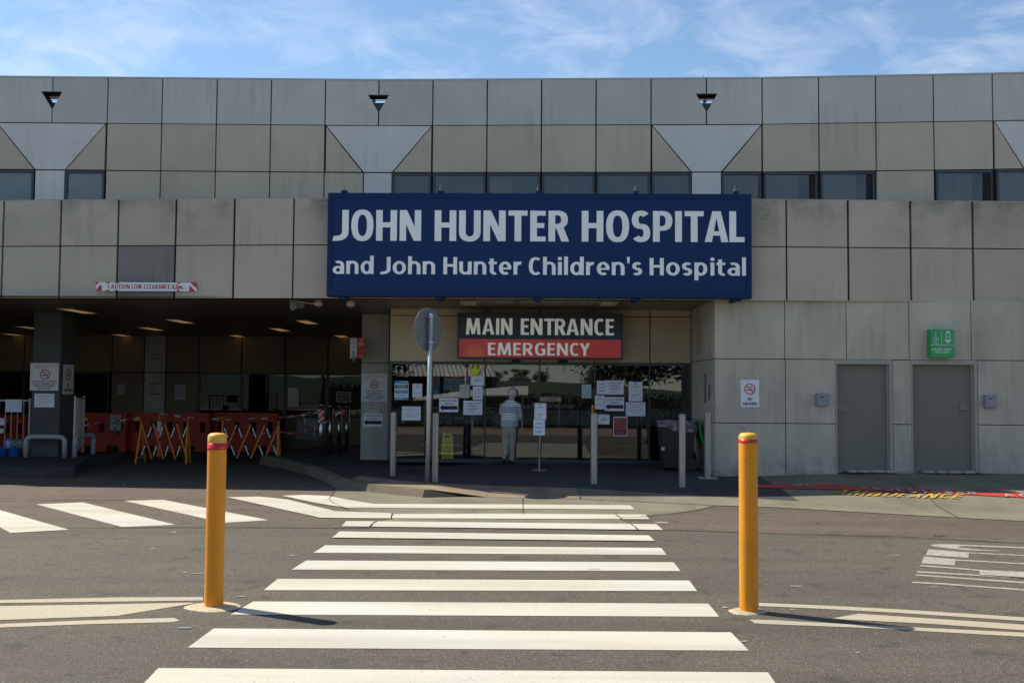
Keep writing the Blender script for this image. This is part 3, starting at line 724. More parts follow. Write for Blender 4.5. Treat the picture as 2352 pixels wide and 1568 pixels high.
# stencilled ground text (follows the slope of the apron)
def quadmap(c, u, v):                             # c: px corners BL, BR, TR, TL
    return ((c[0][0]*(1-u)+c[1][0]*u)*(1-v)+(c[3][0]*(1-u)+c[2][0]*u)*v, (c[0][1]*(1-u)+c[1][1]*u)*(1-v)+(c[3][1]*(1-u)+c[2][1]*u)*v)
def ground_word(mb, s, c, off, zf, bold=0.03):
    tmp = MB(); heavy_word(tmp, s, 0, 1, 0, .25, 0, .17, .15, .16, 0, True)
    vs, fs = [(v[0], v[2], -v[1]) for v in tmp.v], tmp.f
    out = []
    for x, y, zz in vs:
        p = quadmap(c, x, y/0.25); q = gp(p[0], p[1], zf); out.append((q.x, q.y, q.z+off+zz))
    mb.add(out, fs)
RS = [((1740, 1113.5), (1740, 1120)), ((1830, 1112.5), (1830, 1122)), ((1930, 1115.5), (1930, 1124)), ((2060, 1121), (2060, 1127.5)), ((2160, 1125), (2160, 1132)), ((2352, 1133.5), (2352, 1143)), ((2600, 1143), (2600, 1155))]
g = MB()
A = [gp(a[0], a[1], zpl)+Vector((0, 0, .006)) for a, b in RS]; B = [gp(b[0], b[1], zpl)+Vector((0, 0, .006)) for a, b in RS]
def densify(P, k=8):
    return [P[i].lerp(P[i+1], t/k) for i in range(len(P)-1) for t in range(k)]+[P[-1]]
A = densify(A); B = densify(B)
for Q in (A, B):
    for p in Q: p.z = zpl(p.x, p.y)+0.012
g.add(A+B, [(i, i+1, len(A)+i+1, len(A)+i) for i in range(len(A)-1)])
sheet('red_kerbline_paint', g, M_PRED)
g = MB()
def gw_letters(s, x0, x1, yc0, yc1, h0, h1, step=None):
    n = len(s)
    for i, ch in enumerate(s):
        if ch == ' ': continue
        a = i/(n); b = (i+0.62)/n
        X0 = x0+(x1-x0)*a; X1 = x0+(x1-x0)*b
        ya = yc0+(yc1-yc0)*(a+b)/2; h = (h0+(h1-h0)*a)/2
        ground_word(g, ch, [(X0+4, ya+h), (X1+4, ya+h), (X1-6, ya-h), (X0-6, ya-h)], 0.022, zpl, 0.04)
gw_letters('NO', 1824, 1884, 1116, 1117, 5, 5)
gw_letters('PEDESTRIAN', 1980, 2250, 1121.5, 1133, 5, 6)
gw_letters('AC', 2306, 2380, 1138, 1140, 6, 6)
sheet('stencilled_words', g, M_PAINTW)
g = MB()
ground_word(g, 'AMBULANCE', [(1910, 1132.5), (2203, 1145.5), (2216, 1135.5), (1930, 1124.5)], 0.016, zpl, 0.05)
sheet('stencilled_ambulance', g, M_PYEL)

# ================================================================== BUILDING
bld = thing('hospital_building', 'long two-storey hospital building of pale concrete panels with canopy entrance', 'building')
def yU(x):      # depth of the upper wall at photo column x
    return interp(x, [0, 870, 1750, 2352, 2700], [19.40, 19.60, 19.45, 19.13, 18.9])
def XU(x, y=300): return px(x, y, yU(x)).x
JU = [-392, -262, -135, -8, 118, 245.5, 371, 496.5, 621.5, 746, 869, 993.5, 1118.5, 1243.5, 1369, 1495.5, 1623, 1751, 1881, 2012, 2145, 2281, 2420, 2560, 2700, 2840, 2980, 3120, 3260, 3400]
UX = [XU(j) for j in JU]; UY = [yU(j) for j in JU]
def ycurve(X): return interp(X, UX, UY)
z0u = px(1180, 184.5, 19.6).z; z1u = px(1180, 289.5, 19.6).z; z2u = px(1180, 397.5, 19.6).z; z3u = 4.3
G = 0.013
def panel(mb, poly, th=0.05, yf=ycurve, off=0.0): mb.prism(poly, off, off+th, yf)
def rectp(x0, x1, z0, z1, g=G): return [(x0+g, z0+g*.7), (x1-g, z0+g*.7), (x1-g, z1-g*.7), (x0+g, z1-g*.7)]
top = MB(); mid = MB(); back = MB()
TRI = {118: (94, 143, 210, 250), 869: (845, 894, 218, 257), 1623: (1598, 1648, 215, 256)}
for i in range(len(JU)-1):
    a, b = JU[i], JU[i+1]; xa, xb = UX[i], UX[i+1]
    hole_r = TRI.get(b); hole_l = TRI.get(a)
    for mb, gg, y0, y1 in ((top, G, 0, 0.05), (back, 0.0, 0.051, 0.34)):
        za, zb = z1u+gg*.7, z0u-(0.0 if mb is top else 0.012)
        if hole_r or hole_l:
            h = hole_r or hole_l; jc = b if hole_r else a
            xc = XU(jc); zt = px(jc, h[2], yU(jc)).z; zap = px(jc, h[3], yU(jc)).z
            if hole_r:
                xt = px(h[0], h[2], yU(jc)).x
                poly = [(xa+gg, za), (xb-gg, za), (xb-gg, zap), (xt, zt), (xb-gg, zt), (xb-gg, zb), (xa+gg, zb)]
            else:
                xt = px(h[1], h[2], yU(jc)).x
                poly = [(xa+gg, za), (xb-gg, za), (xb-gg, zb), (xa+gg, zb), (xa+gg, zt), (xt, zt), (xa+gg, zap)]
        else: poly = [(xa+gg, za), (xb-gg, za), (xb-gg, zb), (xa+gg, zb)]
        mb.prism(poly, y0, y1, ycurve)
V = [(-8, 243, 83, 152), (748, 992, 836, 902), (1497, 1750, 1588, 1657), (2283, 2560, 2352, 2440)]
def Zr(r): return {1: z1u, 2: z2u}[r]
for (a, b, c, d) in V:
    vw = MB()
    xa, xb, xc, xd = XU(a), XU(b), XU(c), XU(d); g1, g2 = z1u-G, z2u+G
    vw.prism([(xa+.02, g1), (xc+.005, g2), (xd-.005, g2), (xb-.02, g1)], 0, .05, ycurve)
    vw.prism([(xc+G, z3u), (xd-G, z3u), (xd-G, z2u-G), (xc+G, z2u-G)], 0, .05, ycurve)
    vw.build('tapered_panel', M_WHITE, bld)
    for q_ in ([(xa+G, g2), (xc-.03, g2), (xa+G, g1-.02)], [(xb-G, g2), (xb-G, g1-.02), (xd+.03, g2)]):
        g = MB(); g.prism(q_, 0, .05, ycurve); g.build('cladding', M_BEIGE, bld)
MIDS = {}; vspan = [(-8, 245.5), (746, 993.5), (1495.5, 1751), (2281, 2560)]
for i in range(len(JU)-1):
    a, b = JU[i], JU[i+1]
    if not any(s[0] <= a and b <= s[1] for s in vspan):
        MIDS.setdefault(sum(1 for s in vspan if s[0] <= a), MB()).prism(rectp(UX[i], UX[i+1], z2u, z1u), 0, .05, ycurve)
row3 = [(-392, -262), (-262, -135), (245.5, 371), (371, 496.5), (496.5, 621.5), (621.5, 746), (746, 836), (2012, 2145), (2560, 2700), (2700, 2840), (2840, 2980), (2980, 3120), (3120, 3260), (3260, 3400)]
for a, b in row3: MIDS.setdefault(10+sum(1 for s in vspan if s[0] < a+1), MB()).prism([(XU(a)+G, z3u), (XU(b)-G, z3u), (XU(b)-G, z2u-G), (XU(a)+G, z2u-G)], 0, .05, ycurve)
back.prism([(UX[0], z3u), (UX[-1], z3u), (UX[-1], z1u), (UX[0], z1u)], .052, .30, lambda X: 19.6 if 0 else 0) if False else None
for i in range(len(JU)-1): back.prism([(UX[i], z3u-.2), (UX[i+1], z3u-.2), (UX[i+1], z1u+.01), (UX[i], z1u+.01)], .053, .30, ycurve)
top.build('parapet_panels', M_GREY, bld); [q_.build('cladding', M_BEIGE, bld) for q_ in MIDS.values()];
back.build('backing_wall', M_DARK, bld)
g = MB()
for i in range(len(JU)-1): g.prism([(UX[i], z0u-.012), (UX[i+1], z0u-.012), (UX[i+1], z0u+.018), (UX[i], z0u+.018)], -.01, .36, ycurve)
g.build('coping', plain('pale_coping', (0.42, 0.43, 0.44), 0.6), bld)
# roof body behind the parapet
g = MB(); g.box(UX[0], UX[-1], 20.05, 34, z3u, z0u-1.05); g.build('roof', plain('roof_membrane', (0.18, 0.18, 0.18), 0.9), bld)
for x in (118, 869, 1623):
    g = MB(); X = XU(x); g.box(X-1.2, X+1.2, 20.6, 20.7, z0u-1.1, z0u-.17); g.box(X-1.2, X+1.2, 20.6, 20.7, z0u-.075, z0u+.2)
    g.tube([(X-1.3, 20.55, z0u-.14), (X+1.3, 20.55, z0u-.14)], .008)
    for k in (-.28, .12): g.box(X+k, X+k+.06, 20.5, 20.59, z0u-.17, z0u-.12)
    g.build('roof_screen', plain('brown_roof_screen', (0.20, 0.17, 0.12), 0.8), bld)
# windows of the upper floor
wins = [(-8, 81, 1), (152, 243, 1), (902, 991, 0), (996, 1116, 0), (1120, 1241, 0), (1246, 1366.5, 0), (1371, 1494, 0), (1497.5, 1588, 0), (1657, 1748, 0), (1753, 1878, 0), (1883, 2010, 0), (2147, 2281, 0), (2285, 2440, 0)]
for a, b, pale in wins:
    xa, xb = XU(a), XU(b); yy = ycurve((xa+xb)/2)
    fr = MB(); w = .045
    for q in ((xa, xb, z2u-w-.01, z2u-.01), (xa, xa+w, z3u, z2u-w), (xb-w, xb, z3u, z2u-w)): fr.box(q[0], q[1], yy+.0, yy+.05, q[2], q[3])
    f = fr.build('window', M_FRAME, bld)
    p = MB(); p.add([(xa+w, yy+.030, z3u), (xb-w, yy+.030, z3u), (xb-w, yy+.030, z2u-w-.01), (xa+w, yy+.030, z2u-w-.01)], [(0, 1, 2, 3)]); p.build('pane', M_UPG, f)
    q = MB(); rb = random.Random(int(a*7)); hb = z3u+(.0 if pale else rb.choice([.0, .0, .12, .42])); q.box(xa+w, xb-w, yy+.042, yy+.047, hb, z2u-w-.01); q.build('blind', M_PANE2 if pale else M_PANE, f)

# ---- fascia of the canopy
def yFc(x): return interp(x, [-200, 0, 740, 1700, 2236, 2600], [18.1, 17.98, 17.6, 17.6, 17.74, 17.8])
ztf = px(1180, 456, YF).z; zmf = px(1180, 564, YF).z; zbf = px(1180, 686.5, YF).z
print('levels', z0u, z1u, z2u, 'fascia', ztf, zmf, zbf)
JF = [-250, -122, 6, 138, 270, 402.5, 537, 674, 812, 950, 1092, 1234, 1377, 1520, 1663, 1806, 1948.5, 2092, 2235, 2378, 2520, 2663, 2806, 2950, 3090, 3230]
FX = [px(j, 570, yFc(j)).x for j in JF]; FY = [yFc(j) for j in JF]
def yfas(X): return interp(X, FX, FY)
f1 = MB(); f2 = MB(); bk = MB(); cp = MB()
for i in range(len(JF)-1):
    a, b = FX[i], FX[i+1]; gg = .02 if JF[i] > 1700 or JF[i+1] < 760 else .012
    f1.prism([(a+gg, zmf+.01), (b-gg, zmf+.01), (b-gg, ztf), (a+gg, ztf)], 0, .06, yfas)
    (f2 if JF[i] == 270 else f1).prism([(a+gg, zbf), (b-gg, zbf), (b-gg, zmf-.01), (a+gg, zmf-.01)], 0, .06, yfas)
    bk.prism([(a, zbf+.004), (b, zbf+.004), (b, ztf-.004), (a, ztf-.004)], .061, .35, yfas)
    cp.prism([(a, ztf-.003), (b, ztf-.003), (b, ztf+.012), (a, ztf+.012)], .0, .4, yfas)
f1.build('fascia', M_FASC, bld); f2.build('stained_fascia_panel', M_STAIN, bld); bk.build('fascia_backing', M_DARK, bld)
cp.build('fascia_coping', plain('fascia_coping', (0.36, 0.34, 0.30), 0.7), bld)
g = MB(); g.box(FX[0], FX[-1], 17.95+.2, 19.9, 4.0, 4.2); g.build('canopy_roof', plain('canopy_roof', (0.2, 0.2, 0.19), .9), bld)
# soffit over drive and entrance
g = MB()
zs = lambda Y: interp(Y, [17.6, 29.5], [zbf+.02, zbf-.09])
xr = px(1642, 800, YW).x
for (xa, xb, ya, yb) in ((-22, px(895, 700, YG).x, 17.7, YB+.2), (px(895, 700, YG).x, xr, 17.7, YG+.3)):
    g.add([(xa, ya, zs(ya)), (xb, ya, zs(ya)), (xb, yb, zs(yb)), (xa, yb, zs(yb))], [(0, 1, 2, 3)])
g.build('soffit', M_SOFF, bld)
g = MB(); g.box(-22, px(895, 700, YG).x+1.0, 18.1, YB+1, zbf+.06, 4.0); g.build('canopy_slab', M_DARK, bld)

# ---- entrance wall above and around the doors
def E(x, y=780): return px(x, y, YG)
zdt = E(1240, 834.5).z; zst = E(1240, 726).z; ztop = zs(YG)
g = MB(); xs2 = [895, 990.5, 1113.6, 1239.5, 1365, 1493, 1588]
for a, b in zip(xs2[:-1], xs2[1:]):
    xa, xb = E(a).x, E(b).x
    g.box(xa+.012, xb-.012, YG, YG+.05, zdt+.03, zst-.008); g.box(xa+.012, xb-.012, YG, YG+.05, zst+.008, ztop)
g.build('entrance_panels', M_TAN, bld)
g = MB(); g.box(E(895).x, E(1588).x, YG+.052, YG+.25, zdt, zbf+.5); g.build('entrance_backing', M_DARK, bld)
# glazing: frames and panes tilted very slightly, as the reflections show
zgl = 0.20
xg = [897, 990, 1114, 1239, 1366, 1492, 1587]
frm = MB()
for x in (895.5, 990, 1587): frm.box(E(x, 900).x-.03, E(x, 900).x+.03, YG-.01, YG+.07, zgl, zdt)
for x in (1114, 1239, 1366, 1492): frm.box(E(x, 900).x-.014, E(x, 900).x+.014, YG+.02, YG+.06, zgl, zdt)
frm.box(E(895, 900).x, E(1588, 900).x, YG-.01, YG+.07, zgl-.02, zgl+.05); frm.box(E(895, 900).x, E(1588, 900).x, YG-.005, YG+.075, zdt-.03, zdt+.03)
frm.build('shopfront_frame', M_FRAME, bld)
M_FILM = plain('frosted_band', (0.10, 0.12, 0.125), 0.3, var=.1)
zb1, zb0 = E(1240, 942).z, E(1240, 975).z
for i in range(6):
    xa, xb = E(xg[i], 900).x+.015, E(xg[i+1], 900).x-.015; xm = (xa+xb)/2
    p = MB(); za, zb_ = zgl+.05, zdt-.03
    Yp = lambda X, Z: YG+.035-0.015*(X-xm)+0.0075*(Z-1.2)
    p.add([(xa, Yp(xa, za), za), (xb, Yp(xb, za), za), (xb, Yp(xb, zb_), zb_), (xa, Yp(xa, zb_), zb_)], [(0, 1, 2, 3)])
    d = p.build('glass_door' if i in (2, 3) else 'glass_panel', M_GLASS, bld)
    if i in (2, 3): tag(d, 'sliding entrance door of clear glass')
g = MB()
tfm = bpy.data.materials.new('film_band'); tfm.use_nodes = True; tt = tfm.node_tree; bb = tt.nodes['Principled BSDF']; bb.inputs['Base Color'].default_value = (.16, .19, .20, 1); bb.inputs['Roughness'].default_value = .5
trn = N(tt, 'ShaderNodeBsdfTransparent'); mxs = N(tt, 'ShaderNodeMixShader'); mxs.inputs[0].default_value = .38
L(tt, trn.outputs[0], mxs.inputs[1]); L(tt, bb.outputs[0], mxs.inputs[2]); L(tt, mxs.outputs[0], tt.nodes['Material Output'].inputs[0])
g.add([(E(897).x, YG+.075, zb0), (E(1587).x, YG+.075, zb0), (E(1587).x, YG+.075, zb1), (E(897).x, YG+.075, zb1)], [(0, 1, 2, 3)])
g.build('frosted_film_band', tfm, bld)
for x in (1185, 1293):
    p = px(x, 830, YG-.05); g = MB(); w = 10.5*YG/FPX
    g.bbox(p.x-w, p.x+w, YG-.06, YG, p.z-.028, p.z+.028, .008); g.build('door_sensor', M_BLACK, bld)
# words on the glass
g = MB(); a = E(1193, 930); b = E(1247, 930); c_ = E(1254, 930); d_ = E(1319, 930)
zl0, zl1 = E(1250, 936.5).z, E(1250, 925).z
for s, p, q in (('baka', a, b), ('Welcome', c_, d_)):
    vs, fs = word(s, q.x-p.x, zl1-zl0, 0.0); g.add([(p.x+u, YG-.006, zl0+v) for u, v, _ in vs], fs)
g.build('welcome_lettering', plain('frosted_letters', (0.10, 0.105, 0.105), .5, var=0), bld)

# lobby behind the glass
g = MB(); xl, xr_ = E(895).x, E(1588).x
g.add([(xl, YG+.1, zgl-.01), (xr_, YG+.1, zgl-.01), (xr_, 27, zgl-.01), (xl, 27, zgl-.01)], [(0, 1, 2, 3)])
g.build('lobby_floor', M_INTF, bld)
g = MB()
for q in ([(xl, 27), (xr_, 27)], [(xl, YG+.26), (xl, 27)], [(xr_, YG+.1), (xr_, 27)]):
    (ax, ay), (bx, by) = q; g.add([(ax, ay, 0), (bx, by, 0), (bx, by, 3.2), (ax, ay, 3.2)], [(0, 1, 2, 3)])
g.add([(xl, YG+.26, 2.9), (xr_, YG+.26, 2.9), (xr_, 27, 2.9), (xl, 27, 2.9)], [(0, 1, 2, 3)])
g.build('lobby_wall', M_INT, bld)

# ---- service wall on the right with two doors
def S(x, y=900): return px(x, y, YW)
def zS(y, x=1900): return px(x, y, YW).z
zt_ = zbf+.03; zj1 = zS(825.5, 1950); zj2 = zS(973, 1950)
XS = [S(1642).x]+[S(x).x for x in (1803, 1945, 2089.5, 2232.5)]+[S(x).x for x in (2380, 2560, 2704, 2850, 2995, 3140, 3230)]
d1 = (S(1919).x, S(2051).x); d2 = (S(2093).x, S(2246).x); zdoor = zj1-.03
sv = MB(); th = .08; gs = .007
def addp(x0, x1, z0, z1): sv.box(x0+gs, x1-gs, YW, YW+th, z0+gs, z1-gs)
for a, b in zip(XS[:-1], XS[1:]): addp(a, b, zj1, zt_)
X2 = [XS[0], S(1804).x, d1[0]]
for a, b in zip(X2[:-1], X2[1:]): addp(a, b, zj2, zj1); addp(a, b, -.05, zj2)
addp(d1[1], d2[0], zj2, zj1); addp(d1[1], d2[0], -.05, zj2)
for a, b in ((d2[1], S(2380).x), (S(2380).x, S(2560).x), (S(2560).x, S(2704).x), (S(2704).x, S(2850).x), (S(2850).x, S(2995).x), (S(2995).x, S(3140).x), (S(3140).x, S(3230).x)): addp(a, b, zj2, zj1); addp(a, b, -.05, zj2)
# reveal wall going back to the glass
xrv = XS[0]; xrb = E(1588, 900).x
def rv(t, z0, z1):
    (ta, tb) = t; pa = (xrv+(xrb-xrv)*ta, YW+(YG-YW)*ta); pb = (xrv+(xrb-xrv)*tb, YW+(YG-YW)*tb)
    sv.add([(pa[0], pa[1], z0), (pb[0], pb[1], z0), (pb[0], pb[1], z1), (pa[0], pa[1], z1), (pa[0]+.05, pa[1], z0), (pb[0]+.05, pb[1], z0), (pb[0]+.05, pb[1], z1), (pa[0]+.05, pa[1], z1)],
           [(0, 1, 2, 3), (4, 7, 6, 5), (0, 4, 5, 1), (2, 6, 7, 3), (1, 5, 6, 2), (0, 3, 7, 4)])
for z0, z1 in ((-.05, zj2-gs), (zj2+gs, zj1-gs), (zj1+gs, zt_)): rv((.004, .985), z0, z1)
sv.build('service_wall', M_SIDE, bld)
g = MB()
g.box(XS[0]+.03, d1[0], YW+th+.001, YW+.4, -.1, zt_); g.box(d1[1], d2[0], YW+th+.001, YW+.4, -.1, zdoor); g.box(d2[1], XS[-1], YW+th+.001, YW+.4, -.1, zt_)
g.box(d1[0], d2[1], YW+th+.001, YW+.4, zj1+.001, zt_); g.box(d1[0], d2[1], YW+.3, YW+.45, -.1, zj1)
g.box(XS[0]+.1, XS[-1], YW+.5, YW+9, -.1, 4.0)
g.build('service_wall_backing', M_DARK, bld)
zdg = 0.23
for (a, b), hx, lab in ((d1, 0, None), (d2, 1, None)):
    f = MB()
    f.box(a, b, YW+.005, YW+.14, zdoor-.05, zdoor+.03); f.box(b-.055, b, YW+.01, YW+.14, zdg-.05, zdoor-.051); f.box(b-.085, b-.056, YW+.07, YW+.14, zdg-.05, zdoor-.051); f.box(a, a+.03, YW+.01, YW+.14, zdg-.05, zdoor-.051)
    ff = f.build('door_frame', M_DFRAME, bld)
    dl = MB(); dl.box(a+.032, b-.087, YW+.10, YW+.145, zdg+.03, zdoor-.052)
    dd = dl.build('service_door', M_DOOR, bld)
    h = MB(); hxx = a+.05 if hx == 0 else b-.087-.19
    hz = zS(938, 1930 if hx == 0 else 2220); h.box(hxx, hxx+.17, YW+.088, YW+.10, hz-.09, hz+.09); h.build('lock_plate', M_BRONZE, dd)
    h = MB(); h.tube([(hxx+.02, YW+.06, hz-.04), (hxx+.15, YW+.06, hz-.04)], .011); h.tube([(hxx+.03 if hx == 0 else hxx+.14, YW+.09, hz-.04), (hxx+.03 if hx == 0 else hxx+.14, YW+.055, hz-.04)], .012)
    h.tube([(hxx+.03 if hx == 0 else hxx+.14, YW+.092, hz+.05), (hxx+.03 if hx == 0 else hxx+.14, YW+.07, hz+.05)], .014)
    h.build('door_handle', M_ALU, dd)
    s = MB(); s.box(a+.03, b-.087, YW+.085, YW+.10, zdg-.01, zdg+.03); s.build('kick_strip', M_ALU, dd)

# ---- mid pillar beside the entrance
YP = 21.3
pz1 = px(860, 724, YP).z; pj = px(860, 833, YP).z; pxa = px(829.5, 900, YP).x; pxb = px(895, 900, YP).x
g = MB(); g.bbox(pxa, pxb-.03, YP, YP+.5, .0, pj-.008, .006); g.bbox(pxa, pxb-.01, YP, YP+.5, pj+.008, zs(YP), .006)
g.build('entrance_pillar', M_PILLTOP, bld)
g = MB(); g.box(pxa+.02, pxb+.3, YP+.02, YP+.48, .0, zs(YP)); g.box(E(895.5).x-.03, E(895.5).x+.03, YG+.06, YP+.3, 0, zs(YG)); g.build('pillar_core', M_DARK, bld)

# ---- dark pillar on the left island
YL = 21.05
la = px(68.5, 1040, YL).x; lb = px(131, 1040, YL).x; depthL = .66
g = MB(); zl = px(100, 858, YL).z
g.bbox(la, lb+.03, YL, YL+depthL, .0, zl-.006, .012); g.bbox(la, lb+.03, YL, YL+depthL, zl+.006, zs(YL), .012)
g.build('canopy_pillar', M_PILL, bld)

# ---- back wall under the canopy
def Bk(x, y=880): return px(x, y, YB)
zw1 = Bk(500, 856).z
g = MB(); gw = MB(); bkk = MB()
cols_b = [(-150, -45), (-45, 53.6), (53.6, 255.5), (255.5, 330), (380, 455.6), (455.6, 553.8), (553.8, 653.8), (653.8, 752), (752, 850)]
for a, b in cols_b: g.box(Bk(a).x+.02, Bk(b).x-.02, YB, YB+.05, zw1+.015, zs(YB)+.03)
g.box(Bk(255.5).x+.02, Bk(330).x-.02, YB, YB+.05, -.2, zw1-.015); g.box(Bk(380).x+.02, Bk(455.6).x-.02, YB, YB+.05, -.2, zw1-.015)
zw0 = Bk(700, 957).z
for a, b in ((653.8, 752), (752, 850)): g.box(Bk(a).x+.02, Bk(b).x-.02, YB, YB+.05, -.2, zw0)
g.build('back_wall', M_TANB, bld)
g = MB(); g.box(Bk(330).x+.02, Bk(380).x-.02, YB, YB+.05, -.2, zw1-.015); g.box(Bk(330).x+.02, Bk(380).x-.02, YB, YB+.05, zw1+.015, zs(YB)+.03); g.build('grey_wall_strip', M_GREY, bld)
g = MB(); g.box(Bk(-150).x, Bk(900).x, YB+.3, YB+.4, -.3, 3.4); g.build('back_wall_backing', M_DARK, bld)
for a, b, zlo in ((-150, 53.6, .3), (53.6, 250, .3), (455.6, 553.8, .3), (553.8, 653.8, .3), (653.8, 752, zw0+.02), (752, 850, zw0+.02)):
    f = MB(); xa, xb = Bk(a).x, Bk(b).x; w = .05
    for q in ((xa, xb, zw1-w, zw1), (xa, xb, zlo, zlo+w), (xa, xa+w, zlo+w, zw1-w), (xb-w, xb, zlo+w, zw1-w)): f.box(q[0], q[1], YB, YB+.06, q[2], q[3])
    ff = f.build('window', M_FRAME, bld); p = MB(); p.add([(xa+w, YB+.03, zlo+w), (xb-w, YB+.03, zlo+w), (xb-w, YB+.03, zw1-w), (xa+w, YB+.03, zw1-w)], [(0, 1, 2, 3)]); p.build('pane', M_GLASSB, ff)
# side wall closing the plaza behind the pillar
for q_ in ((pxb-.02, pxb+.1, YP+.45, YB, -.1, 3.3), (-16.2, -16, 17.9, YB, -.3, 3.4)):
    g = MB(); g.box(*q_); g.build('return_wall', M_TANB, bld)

# ---- ceiling lights
LG = [(133, 177.8, 710, 720.7), (380, 411, 732, 740), (316, 342, 748, 755), (253, 276, 762, 767.6), (35, 60, 746, 752), (0, 22, 760.5, 765), (523, 536, 764, 769), (678.5, 703, 734, 742), (617, 640, 750, 757), (765.5, 782, 764.6, 770)]
lab = ['warm ceiling light nearest the fascia, above the dark canopy pillar', 'warm ceiling light between dark pillar and horn loudspeaker, nearest the fascia of its row', 'warm ceiling light, second in the row left of the wall strip',
       'warm ceiling light close to the back wall, right of dark pillar', 'warm ceiling light left of the dark canopy pillar, nearer one', 'warm ceiling light at the left picture edge near back wall', 'small warm ceiling light above the back wall left of the silver bollards',
       'warm ceiling light below and right of the horn loudspeaker', 'warm ceiling light below and left of the horn loudspeaker', 'warm ceiling light above the NO PARKING sign near the pillar']
for k, (xa, xb, ya, yb) in enumerate(LG):
    p = pxz(xa, ya, zbf-.02)
    x0, y0 = p.x, p.y
    T = thing('ceiling_light', lab[k], 'ceiling light', (x0+.15, y0+.6, zs(y0+.6)-.004), 0, 'warm ceiling lights under the canopy')
    f = MB(); 
    f.box(-.16, .16, -.61, -.585, -.008, .02); f.box(-.16, .16, .585, .61, -.008, .02); f.box(-.16, -.135, -.585, .585, -.008, .02); f.box(.135, .16, -.585, .585, -.008, .02); f.build('frame', M_CAMW, T)
    d = MB(); d.box(-.135, .135, -.585, .585, -.002, .01); d.build('diffuser', M_LIGHT, T)
for k, (x, y) in enumerate(((1076, 699), (1398, 700))):
    p = pxz(x, y, zbf-.01)
    T = thing('ceiling_panel_light', ['unlit square ceiling panel above left end of MAIN ENTRANCE sign', 'unlit square ceiling panel above right end of MAIN ENTRANCE sign'][k], 'ceiling light', (p.x, p.y, zs(p.y)-.004), 0, 'square panels in the entrance soffit')
    f = MB(); f.box(-.15, .15, -.3, -.28, -.01, .02); f.box(-.15, .15, .28, .3, -.01, .02); f.box(-.15, -.13, -.28, .28, -.01, .02); f.box(.13, .15, -.28, .28, -.01, .02); f.build('frame', M_CAMW, T)
    d = MB(); d.box(-.13, .13, -.28, .28, -.004, .01); d.build('diffuser', M_LIGHTW, T)

# ================================================================== SIGNS AND NOTICES
def board(name, label, cat, x0, x1, y0, y1, Y, mat, th=0.003, group=None, rz=0.0, tilt=0.0, bev=0.0, as_thing=False):
    a = px(x0, y1, Y); b = px(x1, y1, Y); c = px((x0+x1)/2, y0, Y); d = px((x0+x1)/2, y1, Y)
    W = b.x-a.x; H = c.z-d.z
    g = MB()
    if bev: g.bbox(0, W, 0, th, 0, H, bev)
    else: g.box(0, W, 0, th, 0, H)
    loc = (a.x, Y-th, d.z)
    if as_thing:
        o = thing(name, label, cat, loc, rz, group); g.build('panel', mat, o)
    else:
        o = g.build(name, mat, None, loc); tag(o, label, cat, group)
    o.rotation_euler = (0, tilt, rz)
    return o, W, H
def letters(o, rows, mat, W, H, w=0.0012, name='lettering'):
    """rows: (text, x0, x1, z0, z1, bold) as fractions of the board"""
    g = MB()
    for s, a, b, c, d, bo in rows: g.text(s, a*W, b*W, c*H, d*H, w, bo)
    return g.build(name, mat, o)
def centred(s, cx, z0, z1, H, W, bold=0.0, k=0.66):   # natural width from the number of letters
    h = (z1-z0)*H; w = h*k*len(s)/W
    return (s, cx-w/2, cx+w/2, z0, z1, bold)
def greylines(o, rows, mat, W, H, name='small_print', w=0.0012):
    g = MB(); rnd = random.Random(3)
    for a, b, z, t in rows:
        x = a
        while x < b-0.02:
            l = rnd.uniform(.03, .12); e = min(b, x+l); g.rect(x*W, e*W, (z-t/2)*H, (z+t/2)*H, w); x = e+.018
    return g.build(name, mat, o)
def nosmoke(o, cx, cz, r, w=0.0012, red=None):
    g = MB(); g.rect(cx-r*.62, cx+r*.30, cz-r*.22, cz-r*.04, w); g.rect(cx+r*.34, cx+r*.44, cz-r*.22, cz-r*.04, w); g.rect(cx+r*.48, cx+r*.58, cz-r*.22, cz-r*.04, w)
    g.ring(cx+.18*r, cz+.28*r, .12*r, .19*r, w, 16, -90, 200); g.ring(cx+.42*r, cz+.16*r, .10*r, .17*r, w+.0002, 14, -60, 180); g.ring(cx+.12*r, cz+.5*r, .07*r, .13*r, w+.0004, 14, 0, 250)
    g.build('cigarette_symbol', M_BLACK, o)
    g = MB(); g.ring(cx, cz, r*.80, r, w+.0006, 40)
    d = Vector((.707, -.707)); n_ = Vector((.707, .707))*r*.09
    p = Vector((cx, cz)); A = p-d*r*.84; B = p+d*r*.84
    g.poly([tuple(A-n_), tuple(B-n_), tuple(B+n_), tuple(A+n_)], w+.001)
    g.build('prohibition_ring', red or M_REDINK, o)
def arrow_left(o, x0, x1, zc, hh, ht, mat, w=.0014, right=False, name='arrow'):
    g = MB(); L_ = x1-x0; hl = min(L_*.4, hh*1.1)
    if right: g.poly([(x1, zc), (x1-hl, zc+hh), (x1-hl, zc+ht), (x0, zc+ht), (x0, zc-ht), (x1-hl, zc-ht), (x1-hl, zc-hh)], w)
    else: g.poly([(x0, zc), (x0+hl, zc-hh), (x0+hl, zc-ht), (x1, zc-ht), (x1, zc+ht), (x0+hl, zc+ht), (x0+hl, zc+hh)], w)
    return g.build(name, mat, o)

